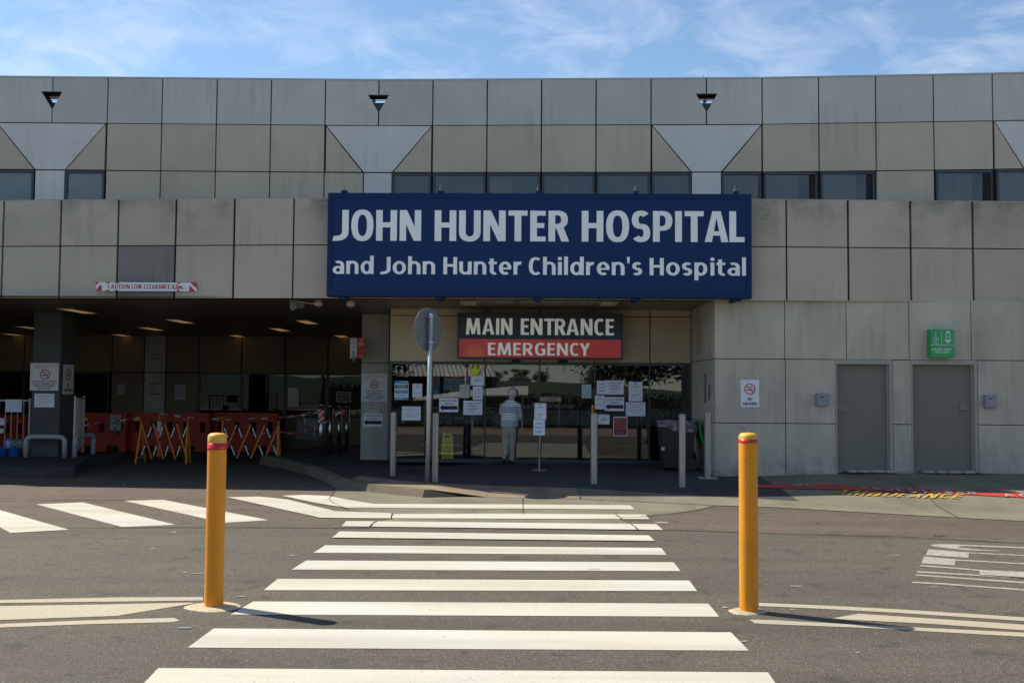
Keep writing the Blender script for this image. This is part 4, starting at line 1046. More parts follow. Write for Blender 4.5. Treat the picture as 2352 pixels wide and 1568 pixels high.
# ---- big hospital sign on the fascia
YS = 17.30
a = px(750, 682, YS); b = px(1727, 684, YS); zt = px(1240, 444.5, YS).z; zb = px(1240, 682.5, YS).z; W = b.x-a.x; H = zt-zb
T = thing('hospital_sign', 'huge dark blue sign board reading JOHN HUNTER HOSPITAL on the fascia', 'sign', (a.x, YS, zb))
g = MB(); g.box(0, W, .02, .24, 0, H); g.build('sign_box', M_BLUE2, T)
g = MB(); f = .09
for q in ((0, W, 0, f), (0, W, H-f, H), (0, f, f, H-f), (W-f, W, f, H-f)): g.bbox(q[0], q[1], -.012, .018, q[2], q[3], .004)
g.build('frame', M_BLUE2, T)
g = MB()
cuts = [f, W*.1405, W*.283, W*.43, W*.572, W*.715, W*.855, W-f]
for p, q in zip(cuts[:-1], cuts[1:]): g.box(p+.0015, q-.0015, 0, .019, f, H-f)
g.build('face_panel', M_BLUE, T)
def SX(x): return (px(x, 560, YS).x-a.x)
def SZ(y): return (px(1240, y, YS).z-zb)
for s, p, q in (('JOHN', 767, 967), ('HUNTER', 998, 1307), ('HOSPITAL', 1336, 1710)):
    g = MB(); heavy_word(g, s, SX(p), SX(q), SZ(554.5), SZ(484)-SZ(554.5), .001); g.build('lettering', M_LETTER, T)
for s, p, q in (('and', 765, 859), ('John', 876, 1000), ('Hunter', 1019, 1199), ("Children's", 1215, 1475), ('Hospital', 1492, 1713)):
    g = MB(); heavy_word(g, s, SX(p), SX(q), SZ(631), SZ(591.5)-SZ(631), .001, .182, .145, .105); g.build('small_lettering', M_LETTER, T)
for x in (788, 1011, 1236, 1461, 1691):
    X = SX(x); g = MB(); g.bbox(X-.05, X+.05, .0, .22, H, H+.05, .006); g.bbox(X-.04, X+.04, .05, .5, H+.0, H+.03, .004); g.build('bracket', M_BLUE2, T)
    g = MB(); g.tube([(X-.012, .05, H+.05), (X-.015, .06, H+.11)], .014); g.tube([(X-.015, .06, H+.11), (X+.0, .05, H+.15)], .008); g.build('lifting_eye', M_GALVD, T)
    g = MB(); g.bbox(X-.05, X+.05, .02, .45, -.05, 0, .006); g.bbox(X-.075, X+.09, .05, .14, -.045, -.012, .004); g.build('bracket', M_BLUE2, T)

# ---- main entrance sign
YE = 19.5
a = px(1050, 824, YE); b = px(1430.5, 824, YE); zt = px(1240, 719, YE).z; zb = px(1240, 824.5, YE).z; W = b.x-a.x; H = zt-zb
T = thing('entrance_sign', 'navy and red sign reading MAIN ENTRANCE EMERGENCY above the glass doors', 'sign', (a.x, YE, zb))
g = MB(); g.box(0, W, .01, .18, 0, H); g.build('sign_box', M_NAVY, T)
f = .035; g = MB()
for q in ((0, W, 0, f), (0, W, H-f, H), (0, f, f, H-f), (W-f, W, f, H-f)): g.bbox(q[0], q[1], -.012, .009, q[2], q[3], .003)
g.build('frame', M_NAVY, T)
def EX(x): return px(x, 770, YE).x-a.x
def EZ(y): return px(1240, y, YE).z-zb
g = MB(); g.box(f, W-f, .0, .009, EZ(779), H-f); g.build('navy_face', M_NAVY, T)
g = MB(); g.box(f, W-f, .0, .009, f, EZ(779)-.001)
mm, t_, b_ = newmat('glowing_red_face'); tcn = N(t_, 'ShaderNodeTexCoord'); sp_ = N(t_, 'ShaderNodeSeparateXYZ'); L(t_, tcn.outputs['Object'], sp_.inputs[0])
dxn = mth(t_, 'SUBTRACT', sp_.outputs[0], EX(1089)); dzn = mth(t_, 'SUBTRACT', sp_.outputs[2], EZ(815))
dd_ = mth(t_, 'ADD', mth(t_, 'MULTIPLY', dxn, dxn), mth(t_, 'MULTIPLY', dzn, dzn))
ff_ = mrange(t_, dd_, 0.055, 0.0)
L(t_, mixc(t_, ff_, (0.40, 0.028, 0.028), (0.52, 0.16, 0.01)), b_.inputs['Base Color']); b_.inputs['Roughness'].default_value = .25  # lamp's orange hot spot painted into the red base colour
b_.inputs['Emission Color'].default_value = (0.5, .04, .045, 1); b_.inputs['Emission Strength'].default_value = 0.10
g.build('red_face', mm, T)
g = MB(); heavy_word(g, 'MAIN', EX(1070), EX(1177), EZ(769), EZ(731.5)-EZ(769), .001, .19, .15, .10, .004); heavy_word(g, 'ENTRANCE', EX(1196), EX(1410), EZ(769), EZ(731.5)-EZ(769), .001, .19, .15, .10, .004)
heavy_word(g, 'EMERGENCY', EX(1121), EX(1355), EZ(816), EZ(787.5)-EZ(816), .001, .17, .14, .13, .004)
g.build('lettering', plain('backlit_letter', (.85, .85, .82), .45, var=0, emit=.09), T)
g = MB()
for x in (EX(1120), EX(1365)): g.box(x-.015, x+.015, .05, .08, H, px(1240, 708, YE).z-zb)
g.build('hanger', M_NAVY, T)

# ---- low clearance banner
YFb = 17.75
o, W, H = board('clearance_sign', 'long white sign with red corners reading CAUTION LOW CLEARANCE 3.2m.', 'sign', 220, 452.5, 648.5, 668.5, YFb-.03, M_SIGNWALL, .004)
letters(o, [('CAUTION', .12, .335, .25, .76, .055), ('LOW', .355, .455, .25, .76, .055), ('CLEARANCE', .475, .735, .25, .76, .055), ('3.2m.', .75, .865, .25, .76, .055)], M_REDT, W, H)
g = MB(); g.poly([(0, H*.62), (0, H), (W*.035, H)], .001); g.poly([(0, 0), (W*.06, 0), (W*.06, H*.5), (W*.045, H*.72), (W*.02, H*.36)], .001)
g.poly([(W, H*.30), (W, H), (W*.93, H)], .001); g.poly([(W*.925, H*.7), (W*.925, 0), (W*.985, 0)], .001)
for q in (.10, .19, .80): g.poly([(W*q, H), (W*(q+.04), H), (W*(q+.03), H*.87), (W*(q-.0), H*.87)], .001); g.poly([(W*q, 0), (W*(q+.04), 0), (W*(q+.03), H*.13), (W*(q-.0), H*.13)], .001)
g.build('warning_stripes', M_REDT, o)

# ---- emergency shower box
a = px(2137, 822, YW-.16); b = px(2193, 822, YW-.16); zt = px(2165, 756, YW-.16).z; zb = px(2165, 821, YW-.16).z; W = b.x-a.x; H = zt-zb
T = thing('shower_sign', 'green box sign EMERGENCY SHOWER AND EYE WASH above a service door', 'sign', (a.x, YW-.16, zb))
g = MB(); g.bbox(0, W, 0, .15, 0, H, .008); g.build('sign_box', M_GREEN, T)
g = MB(); g.text('EMERGENCY', .06*W, .50*W, .255*H, .325*H, .001, .02); g.text('SHOWER', .55*W, .87*W, .255*H, .325*H, .001, .02)
g.text('AND EYE WASH', .19*W, .77*W, .155*H, .225*H, .001, .02); g.build('lettering', M_SIGNWALL, T)
g = MB(); g.rect(0.01, W-.01, .435*H, .447*H, .001); g.rect(.46*W, .475*W, .45*H, .96*H, .0014)
# shower figure
cx = .23*W; g.ring(cx, .79*H, .0, .020*W*1.2, .001, 14); g.poly([(cx-.028*W, .86*H), (cx+.028*W, .86*H), (cx+.012*W, .90*H), (cx-.012*W, .90*H)], .001)
for sx in (-1, 1):
    g.ring(cx+sx*.045*W, .66*H, .045*W, .058*W, .0012, 12, 90 if sx < 0 else -90, 250 if sx < 0 else 90); g.rect(cx+sx*.035*W-.006*W, cx+sx*.035*W+.006*W, .50*H, .74*H, .0016); g.rect(cx+sx*.012*W-.004*W, cx+sx*.012*W+.004*W, .50*H, .62*H, .0018)
g.rect(cx-.05*W, cx+.05*W, .735*H, .75*H, .002); g.rect(cx-.10*W, cx+.12*W, .475*H, .488*H, .0022)
# eye wash head and basin
cx = .73*W; g.ring(cx, .80*H, .072*W, .092*W, .001, 24, 0, 360, 1.3); g.poly([(cx-.09*W, .84*H), (cx-.06*W, .93*H), (cx+.06*W, .93*H), (cx+.09*W, .84*H), (cx+.06*W, .87*H), (cx-.05*W, .885*H)], .0014)
for sx in (-1, 1): g.rect(cx+sx*.03*W-.012*W, cx+sx*.03*W+.012*W, .80*H, .812*H, .0012)
g.poly([(cx-.15*W, .625*H), (cx+.15*W, .625*H), (cx+.07*W, .555*H), (cx-.07*W, .555*H)], .001); g.rect(cx-.018*W, cx+.018*W, .49*H, .553*H, .001)
for sx in (-.11, -.08, .08, .11): g.rect(cx+sx*W-.006*W, cx+sx*W+.006*W, .635*H, .72*H, .0012)
g.build('shower_symbols', M_SIGNWALL, T)

# ---- no smoking sign and two key boxes on the service wall
o, W, H = board('no_smoking_sign', 'small white NO SMOKING sign on the service wall right of the entrance', 'sign', 1701, 1744, 872, 934.5, YW-.004, M_SIGNWALL, .004)
nosmoke(o, .5*W, .66*H, .30*W, red=M_REDT); letters(o, [('NO', .39, .62, .245, .345, .05), ('SMOKING', .10, .90, .07, .18, .05)], M_BLACK, W, H)
for (x0, x1, y0, y1, l) in ((1876, 1904, 903, 932, 'grey metal key box left of the first service door'), (2263, 2290, 907, 936, 'grey metal key box right of the second service door, chipped edges')):
    a = px(x0, y1, YW-.09); b = px(x1, y1, YW-.09); H = px(x0, y0, YW-.09).z-a.z; W = b.x-a.x
    T = thing('key_box', l, 'box', (a.x, YW-.09, a.z), 0, 'grey key boxes beside the service doors')
    g = MB(); g.bbox(0, W, .004, .085, 0, H, .006); g.build('box_body', M_GBOX, T)
    g = MB(); g.bbox(.008, W-.008, -.004, .004, .008, H-.008, .002); d = g.build('box_lid', M_GBOX, T)
    g = MB(); g.box(.28*W, .56*W, -.006, -.004, .68*H, .76*H); g.build('name_slot', M_BLACK, d)
    g = MB(); g.lathe([(0.009, 0), (.009, .006)], 0, 0, 12); g.build('key_lock', M_ALU, d, (.75*W, -.004, .35*H), (R(90), 0, 0))

# ---- notices on the left island pillar
o, W, H = board('no_smoking_sign', 'white no smoking sign headed HUNTER NEW ENGLAND on front of dark pillar', 'sign', 68.5, 134, 833.5, 896.5, YL-.002, M_SIGNW, .005)
nosmoke(o, .52*W, .585*H, .18*W)
letters(o, [('HUNTER NEW ENGLAND', .16, .93, .885, .935, .0), ('NSW HEALTH', .16, .62, .81, .86, .03)], M_GREYTXT, W, H)
letters(o, [('IN THE INTEREST OF BETTER', .06, .94, .305, .36, .045), ('HEALTH - SMOKING IS NOT', .09, .91, .22, .275, .045), ('PERMITTED ANYWHERE', .13, .87, .135, .19, .045), ('ON THIS SITE', .29, .71, .05, .105, .045)], M_BLACK, W, H, name='warning_text')
o, W, H = board('paper_notice', 'paper notice of COVID testing hours taped to front of dark pillar', 'notice', 78.5, 124.5, 903.5, 935, YL-.001, M_PAPER, .002, 'COVID testing hours notices')
HOURS = [('Hospital Staff COVID Testing', .09, .88, .80, .87, 0), ('8am - 9am', .32, .64, .66, .73, 0), ('General Public COVID Testing', .07, .90, .38, .45, 0), ('9am - 4pm', .31, .63, .24, .31, 0)]
letters(o, HOURS, M_BLUEINK if 0 else M_GREYTXT, W, H)
# on the pillar's right-hand side
Xs = lb+.033
ya = pxX(140, 870, Xs).y; yb_ = pxX(159.5, 870, Xs).y
za = pxX(150, 905, Xs).z; zbb = pxX(150, 837, Xs).z
W = .50; H = zbb-za
g = MB(); g.box(0, W, 0, .004, 0, H); o = g.build('no_smoking_sign', M_SIGNW, None, (Xs+.001, YL+.10, za), (0, 0, R(90)))
tag(o, 'tall no smoking sign on the shaded right side of dark pillar', 'sign')
nosmoke(o, .5*W, .66*H, .27*W); letters(o, [('NO', .38, .62, .25, .36, .05), ('SMOKING', .12, .88, .09, .20, .05)], M_BLACK, W, H)

# ---- notices on the mid pillar
o, W, H = board('no_smoking_sign', 'white no smoking sign headed HUNTER NEW ENGLAND on the entrance pillar', 'sign', 829.5, 889, 858, 921.5, YP-.002, M_SIGNW, .004)
nosmoke(o, .5*W, .61*H, .165*W)
letters(o, [('HUNTER NEW ENGLAND', .11, .93, .885, .935, 0), ('NSW', .11, .28, .805, .855, 0), ('HEALTH', .36, .60, .805, .855, 0)], M_GREYTXT, W, H)
letters(o, [('IN THE INTEREST OF', .13, .86, .345, .39, .045), ('BETTER HEALTH -', .19, .82, .27, .315, .045), ('SMOKING IS NOT', .20, .82, .195, .24, .045), ('PERMITTED ANYWHERE', .08, .92, .12, .165, .045), ('ON THIS SITE', .27, .75, .045, .09, .045)], M_BLACK, W, H, name='warning_text')
o, W, H = board('paper_notice', 'small grey notice with red arrow and words COVID testing on entrance pillar', 'notice', 839.5, 871, 925.5, 947, YP-.001, M_PAPER2, .002)
letters(o, [('COVID testing', .10, .90, .37, .50, 0)], M_BLACK, W, H); arrow_left(o, .26*W, .66*W, .80*H, .09*H, .04*H, M_REDINK)
ARROWT = [('COVID SCREENING', .08, .95, .76, .86, .02), ('THIS WAY', .28, .75, .54, .64, .02)]
def covid_screen(label, x0, x1, y0, y1, Y):
    o, W, H = board('paper_notice', label, 'notice', x0, x1, y0, y1, Y, M_PAPER, .002, 'COVID SCREENING arrow notices')
    letters(o, ARROWT, M_BLACK, W, H); arrow_left(o, .03*W, .96*W, .31*H, .23*H, .125*H, M_BLACK); return o
covid_screen('COVID SCREENING THIS WAY notice with black arrow, on the entrance pillar', 834, 878.5, 948.5, 979.5, YP-.001)

# ---- parking signs hung beside the entrance pillar
YN = 21.0
T = thing('parking_sign', 'pair of NO PARKING and red NO STOPPING plates beside entrance pillar top', 'sign', px(820, 823, YN))
o0 = px(820, 823, YN)
def rel(x, y): p = px(x, y, YN)-o0; return p.x, p.z
x0, z0 = rel(803.5, 822.5); x1, z1 = rel(819.8, 776); g = MB(); g.bbox(x0, x1, 0, .006, z0, z1, .002); p1 = g.build('parking_plate', M_SIGNW, T)
W = x1-x0; H = z1-z0
g = MB(); g.text('NO', x0+.38*W, x0+.62*W, z0+.80*H, z0+.87*H, .001, 0); g.build('lettering', M_GREYTXT, p1)
g = MB(); g.text('PARKING', x0+.15*W, x0+.85*W, z0+.70*H, z0+.76*H, .001, .03); g.poly([(x0+.35*W, z0+.55*H), (x0+.52*W, z0+.62*H), (x0+.52*W, z0+.57*H), (x0+.68*W, z0+.57*H), (x0+.68*W, z0+.53*H), (x0+.52*W, z0+.53*H), (x0+.52*W, z0+.48*H)], .001); g.build('red_marks', M_REDINK, p1)
g = MB(); g.poly([(x0+.10*W, z0+.075*H), (x0+.28*W, z0+.12*H), (x0+.28*W, z0+.03*H)], .001); g.poly([(x0+.90*W, z0+.075*H), (x0+.72*W, z0+.12*H), (x0+.72*W, z0+.03*H)], .001); g.rect(x0+.25*W, x0+.75*W, z0+.067*H, z0+.083*H, .0013); g.build('double_arrow', M_BLACK, p1)
g = MB(); xx = x0+.52*W; g.box(xx-.018, xx+.018, -.012, -.002, z0-.06, z0+.38*H); g.box(xx-.018, xx+.018, -.012, -.002, z1-.03, z1+.02); g.build('mounting_strap', M_GALVD, T)
x0, z0 = rel(820.6, 822); x1, z1 = rel(838, 775.6); W = x1-x0; H = z1-z0
g = MB(); g.bbox(x0, x1, 0, .006, z0, z1, .002); p2 = g.build('stopping_plate', M_REDT, T)
g = MB(); g.text('NO', x0+.32*W, x0+.68*W, z0+.78*H, z0+.92*H, .001, .0); g.text('STOPPING', x0+.08*W, x0+.92*W, z0+.63*H, z0+.74*H, .001, 0); g.rect(x0+.12*W, x0+.75*W, z0+.08*H, z0+.095*H, .001); g.build('lettering', M_SIGNWALL, p2)

# ---- notices on the back wall
o, W, H = board('paper_notice', 'crinkled plastic covered NO STANDING notice high on grey wall strip', 'notice', 342, 366, 807, 840, YB-.02, M_PAPER2, .004)
letters(o, [('NO', .38, .62, .76, .86, .03), ('STANDING', .1, .94, .44, .55, .03)], M_BLACK, W, H)
o, W, H = board('paper_notice', 'NO PARKING notice with red double arrow, low on grey wall strip', 'notice', 343, 365, 879, 906, YB-.02, M_PAPER2, .004)
letters(o, [('NO', .40, .60, .76, .83, 0), ('PARKING', .2, .8, .60, .67, 0)], M_BLACK, W, H)
arrow_left(o, .22*W, .5*W, .34*H, .10*H, .03*H, M_REDINK); arrow_left(o, .5*W, .78*W, .34*H, .10*H, .03*H, M_REDINK, right=True)
g = MB(); g.rect(-.05*W, 1.05*W, .90*H, 1.0*H, .0015); g.rect(-.05*W, 1.05*W, .0, .1*H, .0015); g.build('tape', M_GREYTXT, o)
for (x0, x1, y0, y1, l) in ((270, 286, 882, 906, 'small plain printed page on back wall left of grey strip'), (401.5, 425.5, 883, 918, 'printed page with face drawings on back wall right of grey strip')):
    o, W, H = board('paper_notice', l, 'notice', x0, x1, y0, y1, YB-.02, M_PAPER2, .003)
    greylines(o, [(.15, .85, z, .02) for z in (.86, .78, .6, .52, .36, .28, .2)], M_GREYTXT, W, H)
    if x0 > 400:
        g = MB()
        for i in range(4):
            for z in (.70, .44): g.ring((.2+.2*i)*W, z*H, .05*W, .07*W, .0013, 12)
        g.build('face_drawings', M_GREYTXT, o)
o, W, H = board('paper_notice', 'two shiny plastic sleeves taped on dark back window', 'notice', 661, 686, 889.5, 934, YB-.02, plain('shiny_sleeve', (.45, .46, .48), .15, var=.4, nscale=12, bmp=.8, bscale=14), .004)
o, W, H = board('paper_notice', 'dark red printed page taped on the back window above steel bollards', 'notice', 772.5, 806.5, 899, 923, YB-.02, M_PAPER2, .003)
g = MB(); g.rect(.08*W, .93*W, .08*H, .92*H, .0012); g.build('red_print_area', plain('dark_red_print', (.16, .02, .025), .4, var=.1), o)
greylines(o, [(.15, .85, z, .03) for z in (.78, .66, .54, .42, .3)], M_PAPER2, W, H, w=.0018)
o, W, H = board('no_smoking_sign', 'shaded no smoking sign low on back wall behind the steel bollards', 'sign', 681, 727, 961, 1009, YB-.02, M_PAPER2, .004)
nosmoke(o, .5*W, .60*H, .16*W); letters(o, [('HUNTER NEW ENGLAND', .1, .93, .88, .93, 0), ('NSW HEALTH', .1, .55, .80, .85, 0)], M_GREYTXT, W, H)
letters(o, [('IN THE INTEREST OF', .12, .88, .33, .38, .04), ('BETTER HEALTH -', .18, .82, .25, .30, .04), ('SMOKING IS NOT', .18, .82, .17, .22, .04), ('PERMITTED ANYWHERE', .07, .93, .09, .14, .04), ('ON THIS SITE', .25, .75, .02, .06, .04)], M_BLACK, W, H, name='warning_text')

# ---- notices on the entrance glass
YQ = YG-.075
def hours(label, x0, x1, y0, y1):
    o, W, H = board('paper_notice', label, 'notice', x0, x1, y0, y1, YQ, M_PAPER, .002, 'COVID testing hours notices'); letters(o, HOURS, M_GREYTXT, W, H)
def qr(label, x0, x1, y0, y1, Y=None):
    o, W, H = board('paper_notice', label, 'notice', x0, x1, y0, y1, Y or YQ, M_PAPER, .002, 'check-in pages with round blue emblem')
    g = MB(); g.ring(.5*W, .90*H, .03*W, .075*W, .0013, 20); g.poly([(.46*W, .885*H), (.54*W, .885*H), (.5*W, .915*H)], .0015); g.build('round_emblem', M_BLUEINK, o)
    greylines(o, [(.22, .78, .80, .012), (.28, .72, .77, .012), (.22, .8, .73, .02), (.22, .8, .36, .01), (.18, .75, .33, .01), (.2, .7, .30, .01), (.22, .5, .25, .01), (.1, .75, .17, .008)], M_GREYTXT, W, H)
    g = MB(); g.disc(.88*W, .17*H, .035*W, .0013); g.build('corner_dot', M_BLACK, o); return o
def patients(label, x0, x1, y0, y1, off=0):
    o, W, H = board('paper_notice', label, 'notice', x0, x1, y0, y1, YQ-off, M_PAPER, .002, 'PATIENTS AND VISITORS ENTRANCE ONLY notices')
    letters(o, [('PATIENTS AND', .16, .84, .77, .86, .02), ('VISITORS', .30, .70, .57, .66, .02), ('ENTRANCE', .25, .75, .36, .45, .02), ('ONLY', .38, .63, .16, .25, .02)], M_BLACK, W, H)
def staff(label, x0, x1, y0, y1, Y=None, off=0):
    o, W, H = board('paper_notice', label, 'notice', x0, x1, y0, y1, (Y or YQ)-off, M_PAPER, .002, 'ALL STAFF ENTER VIA THE R.N.C. notices')
    letters(o, [('ALL STAFF', .22, .74, .72, .79, .05), ('ENTER VIA', .18, .74, .46, .53, .05), ('THE R.N.C.', .18, .74, .20, .27, .05)], M_NAVYINK, W, H)
def novis(label, x0, x1, y0, y1):
    o, W, H = board('paper_notice', label, 'notice', x0, x1, y0, y1, YQ, M_PAPER, .002, 'NO VISITORS notices')
    letters(o, [('NO', .40, .56, .63, .72, .07), ('VISITORS !!', .20, .75, .44, .53, .07)], M_NAVYINK, W, H)
o, W, H = board('poster', 'blue and white health poster on glass left of the sign post', 'poster', 906, 938, 874, 918.5, YQ, M_SIGNWALL, .002)
pb = plain('poster_blue', (.03, .22, .50), .35, var=.05)
g = MB(); g.rect(0, W, .86*H, H, .001); g.rect(.05*W, .95*W, .33*H, .52*H, .001); g.rect(0, W, 0, .125*H, .001); g.build('blue_blocks', pb, o)
g = MB(); g.rect(.05*W, .95*W, .60*H, .80*H, .001); g.build('navy_block', M_NAVYINK, o)
greylines(o, [(.15, .85, z, .018) for z in (.77, .73, .69, .64)]+[(.15, .85, z, .012) for z in (.48, .44, .40, .36)]+[(.4, .95, .95, .02), (.1, .55, .06, .03)], M_SIGNWALL, W, H, w=.0018)
greylines(o, [(.1, .9, .26, .016), (.15, .85, .21, .016)], M_NAVYINK, W, H, 'dark_print')
qr('check-in page with blue emblem on glass between blue poster and sign post', 947, 969.5, 881, 912.5)
hours('paper notice of COVID testing hours on glass left of the sign post', 922.7, 966, 933, 965)
covid_screen('COVID SCREENING THIS WAY notice with black arrow, on glass right of sign post', 1008.5, 1052.5, 914, 946, YQ)
patients('PATIENTS AND VISITORS ENTRANCE ONLY notice left of the person', 1064, 1108, 920, 952.5)
novis('NO VISITORS notice just under the yellow oval sticker', 1081.4, 1112, 862.5, 885)
staff('ALL STAFF ENTER notice below the NO VISITORS page left of the person', 1086, 1108.5, 886.8, 918)
o, W, H = board('paper_notice', 'greyish printed page overlapping the teal information board', 'notice', 1055.6, 1078, 883, 913.5, YQ, M_PAPER2, .002)
greylines(o, [(.2, .8, .80, .02), (.2, .85, .72, .03), (.3, .8, .66, .02), (.2, .8, .5, .012), (.2, .8, .44, .012), (.35, .65, .3, .015)], M_GREYTXT, W, H)
a = px(1091.3, 849.5, YQ); g = MB(); rx = 11.2*YQ/FPX; rzz = 13.6*YQ/FPX
g.disc(0, 0, rx, .002, 40, rzz); g.poly([(rx*math.cos(2*math.pi*k/40), rzz*math.sin(2*math.pi*k/40)) for k in range(40)], -.001)
o = g.build('floor_marker', plain('lime_sticker', (.60, .72, .03), .4, var=.05), None, (a.x, YQ, a.z)); tag(o, 'bright yellow oval sticker with black footprints at top of the glass', 'sticker')
g = MB(); g.ring(0, 0, rx*.90, rx*.95, .003, 40, 0, 360, rzz/rx); g.build('black_rim', M_BLACK, o)
g = MB(); g.disc(-.5*rx, .45*rzz, .14*rx, .003, 12, .3*rx); g.disc(.45*rx, .4*rzz, .14*rx, .003, 12, .34*rx); g.disc(-.35*rx, .72*rzz, .2*rx, .0034, 12, .2*rx); g.disc(.45*rx, .76*rzz, .2*rx, .0034, 12, .16*rx); g.build('footprints', M_BLACK, o)
o, W, H = board('paper_notice', 'pale teal sheet pinned on glass left of the doubled notices', 'notice', 1336, 1358, 882.5, 914, YQ, plain('teal_sheet', (.33, .46, .47), .25, var=.12, nscale=5), .002)
staff('ALL STAFF ENTER VIA THE R.N.C. notice tucked under PATIENTS notice', 1370.5, 1394, 874, 905)
patients('PATIENTS AND VISITORS ENTRANCE ONLY notice right of the doors, above COVID SCREENING', 1389, 1432.6, 873.5, 905.6, .004)
qr('large check-in page with blue emblem, rightmost page on the glass', 1443.5, 1475.7, 876.5, 921)
qr('small check-in page with blue emblem, left of the COVID SCREENING notice', 1366.3, 1388.5, 908, 939.5)
covid_screen('COVID SCREENING THIS WAY notice with black arrow, on glass right of doors', 1389, 1433.5, 911.8, 943.5, YQ-.004)
hours('paper notice of COVID testing hours at right end of glass, under large check-in page', 1437.3, 1482.3, 923.3, 955.5)
novis('NO VISITORS notice beside the steel bollard right of the doors', 1373.5, 1400, 951.5, 974)
o, W, H = board('poster', 'dark red poster in white frame low on the glass right of the doors', 'poster', 1408.5, 1441, 956.5, 1001, YQ, M_PAPER, .002)
g = MB(); g.rect(.05*W, .95*W, .04*H, .95*H, .001); g.build('red_print_area', plain('crimson_print', (.30, .03, .05), .3, var=.25, nscale=4, sc3=(1, 1, 4)), o)
greylines(o, [(.12, .88, .88, .02), (.15, .85, .84, .015), (.12, .45, .72, .04), (.52, .88, .72, .04), (.12, .45, .55, .04), (.52, .88, .55, .04), (.12, .45, .4, .03), (.52, .88, .4, .03), (.15, .85, .15, .015)], plain('pale_red_print', (.40, .16, .18), .4, var=0), W, H, w=.0018)
# reveal wall papers
for k, (x, y0, y1, w_, l, c_) in enumerate(((1603, 865, 912, .10, 'narrow white page on the reveal wall nearest the glass', M_PAPER2), (1620, 857, 925, .16, 'mottled grey strip notice on the reveal wall', plain('mottled_page', (.16, .155, .14), .6, var=.6, nscale=60)), (1629.5, 883, 917, .12, 'narrow blue page on the reveal wall', plain('blue_page', (.06, .14, .33), .5)), (1636, 867, 916, .09, 'thin pale page on the reveal wall nearest the corner', M_PAPER2))):
    t_ = (x-1588)/(1642-1588); pa = Vector((xrb+(xrv-xrb)*t_, YG+(YW-YG)*t_, 0))
    d_ = (Vector((xrv, YW, 0))-Vector((xrb, YG, 0))).normalized(); ang = math.atan2(d_.y, d_.x)
    Yy = pa.y; z0 = px(x, y1, Yy).z; z1 = px(x, y0, Yy).z
    g = MB(); g.box(0, w_, -.006, -.001, 0, z1-z0); o = g.build('paper_notice', c_, None, (pa.x-.002, pa.y, z0), (0, 0, ang)); tag(o, l, 'notice')
    if k in (0, 3): greylines(o, [(.2, .8, .2+.1*i, .03) for i in range(6)], M_GREYTXT, w_, z1-z0, w=.0075)
# things inside the lobby seen through the glass
YI = 20.4
T = thing('information_board', 'teal and red IMPORTANT INFORMATION board inside lobby behind the glass', 'board', px(1019, 911, YI))
o0 = px(1019, 911, YI)
def IR(x, y): p = px(x, y, YI)-o0; return p.x, p.z
x0, z0 = 0, 0; x1, z1 = IR(1082, 869.3); _, z2 = IR(1082, 855.5); _, z3 = IR(1082, 843)
g = MB(); g.box(0, x1, 0, .01, 0, z1); bp = g.build('teal_panel', plain('teal_panel', (.30, .42, .42), .5), T)
g = MB(); g.box(0, x1, 0, .01, z1+.001, z2); rp = g.build('red_panel', plain('dull_red_panel', (.45, .07, .05), .5), T)
g = MB(); g.box(0, x1, 0, .01, z2+.02, z3); yp_ = g.build('yellow_panel', plain('yellow_green_panel', (.45, .50, .10), .5), T)
g = MB(); g.text('IMPORTANT INFORMATION', .04*x1, .97*x1, z2+.04, z3-.02, .001, .02); g.build('lettering', M_BLACK, yp_)
g = MB(); g.ring(.13*x1, .72*z1, .09*x1, .115*x1, .001, 24); g.disc(.13*x1, .80*z1, .02*x1, .001, 10); g.poly([(.11*x1, .66*z1), (.15*x1, .66*z1), (.15*x1, .77*z1), (.11*x1, .77*z1)], .001); g.disc(.13*x1, .26*z1, .115*x1, .001, 24); g.build('round_symbols', plain('dark_blue_symbol', (.03, .05, .09), .5), bp)
greylines(bp, [(.30, .98, z, .04) for z in (.88, .78, .68, .58, .48)]+[(.5, .8, .28, .06), (.45, .8, .16, .06)], M_GREYTXT, x1, z1)
g = MB(); zz = (z1+z2)/2; h_ = z2-z1; g.poly([(.03*x1, zz-.15*h_), (.03*x1, zz+.05*h_), (.08*x1, zz+.3*h_), (.18*x1, zz+.3*h_), (.23*x1, zz+.05*h_), (.23*x1, zz-.15*h_)], .001); g.build('ambulance_symbol', M_SIGNW, rp)
g = MB()
for z in (.35, .65):
    for k in range(5): g.rect((.30+.13*k)*x1, (.40+.13*k)*x1, z1+h_*(z-.06), z1+h_*(z+.06), .001)
g.build('small_print', plain('pink_print', (.55, .25, .2), .5), rp)
o, W, H = board('poster', 'framed red poster inside lobby right behind the sign post', 'poster', 988, 1009.3, 844.7, 887, YI, M_PAPER2, .01)
g = MB(); g.rect(.04*W, .93*W, .03*H, .97*H, .001); g.build('red_print_area', plain('mottled_red_print', (.42, .10, .07), .5, var=.5, nscale=30), o)
o, W, H = board('poster', 'blue panel inside lobby below the framed red poster', 'poster', 987, 1009, 889, 913, YI, plain('blue_panel', (.06, .26, .42), .5), .01)
greylines(o, [(.1, .9, z, .04) for z in (.8, .6, .1)], M_SIGNW, W, H)
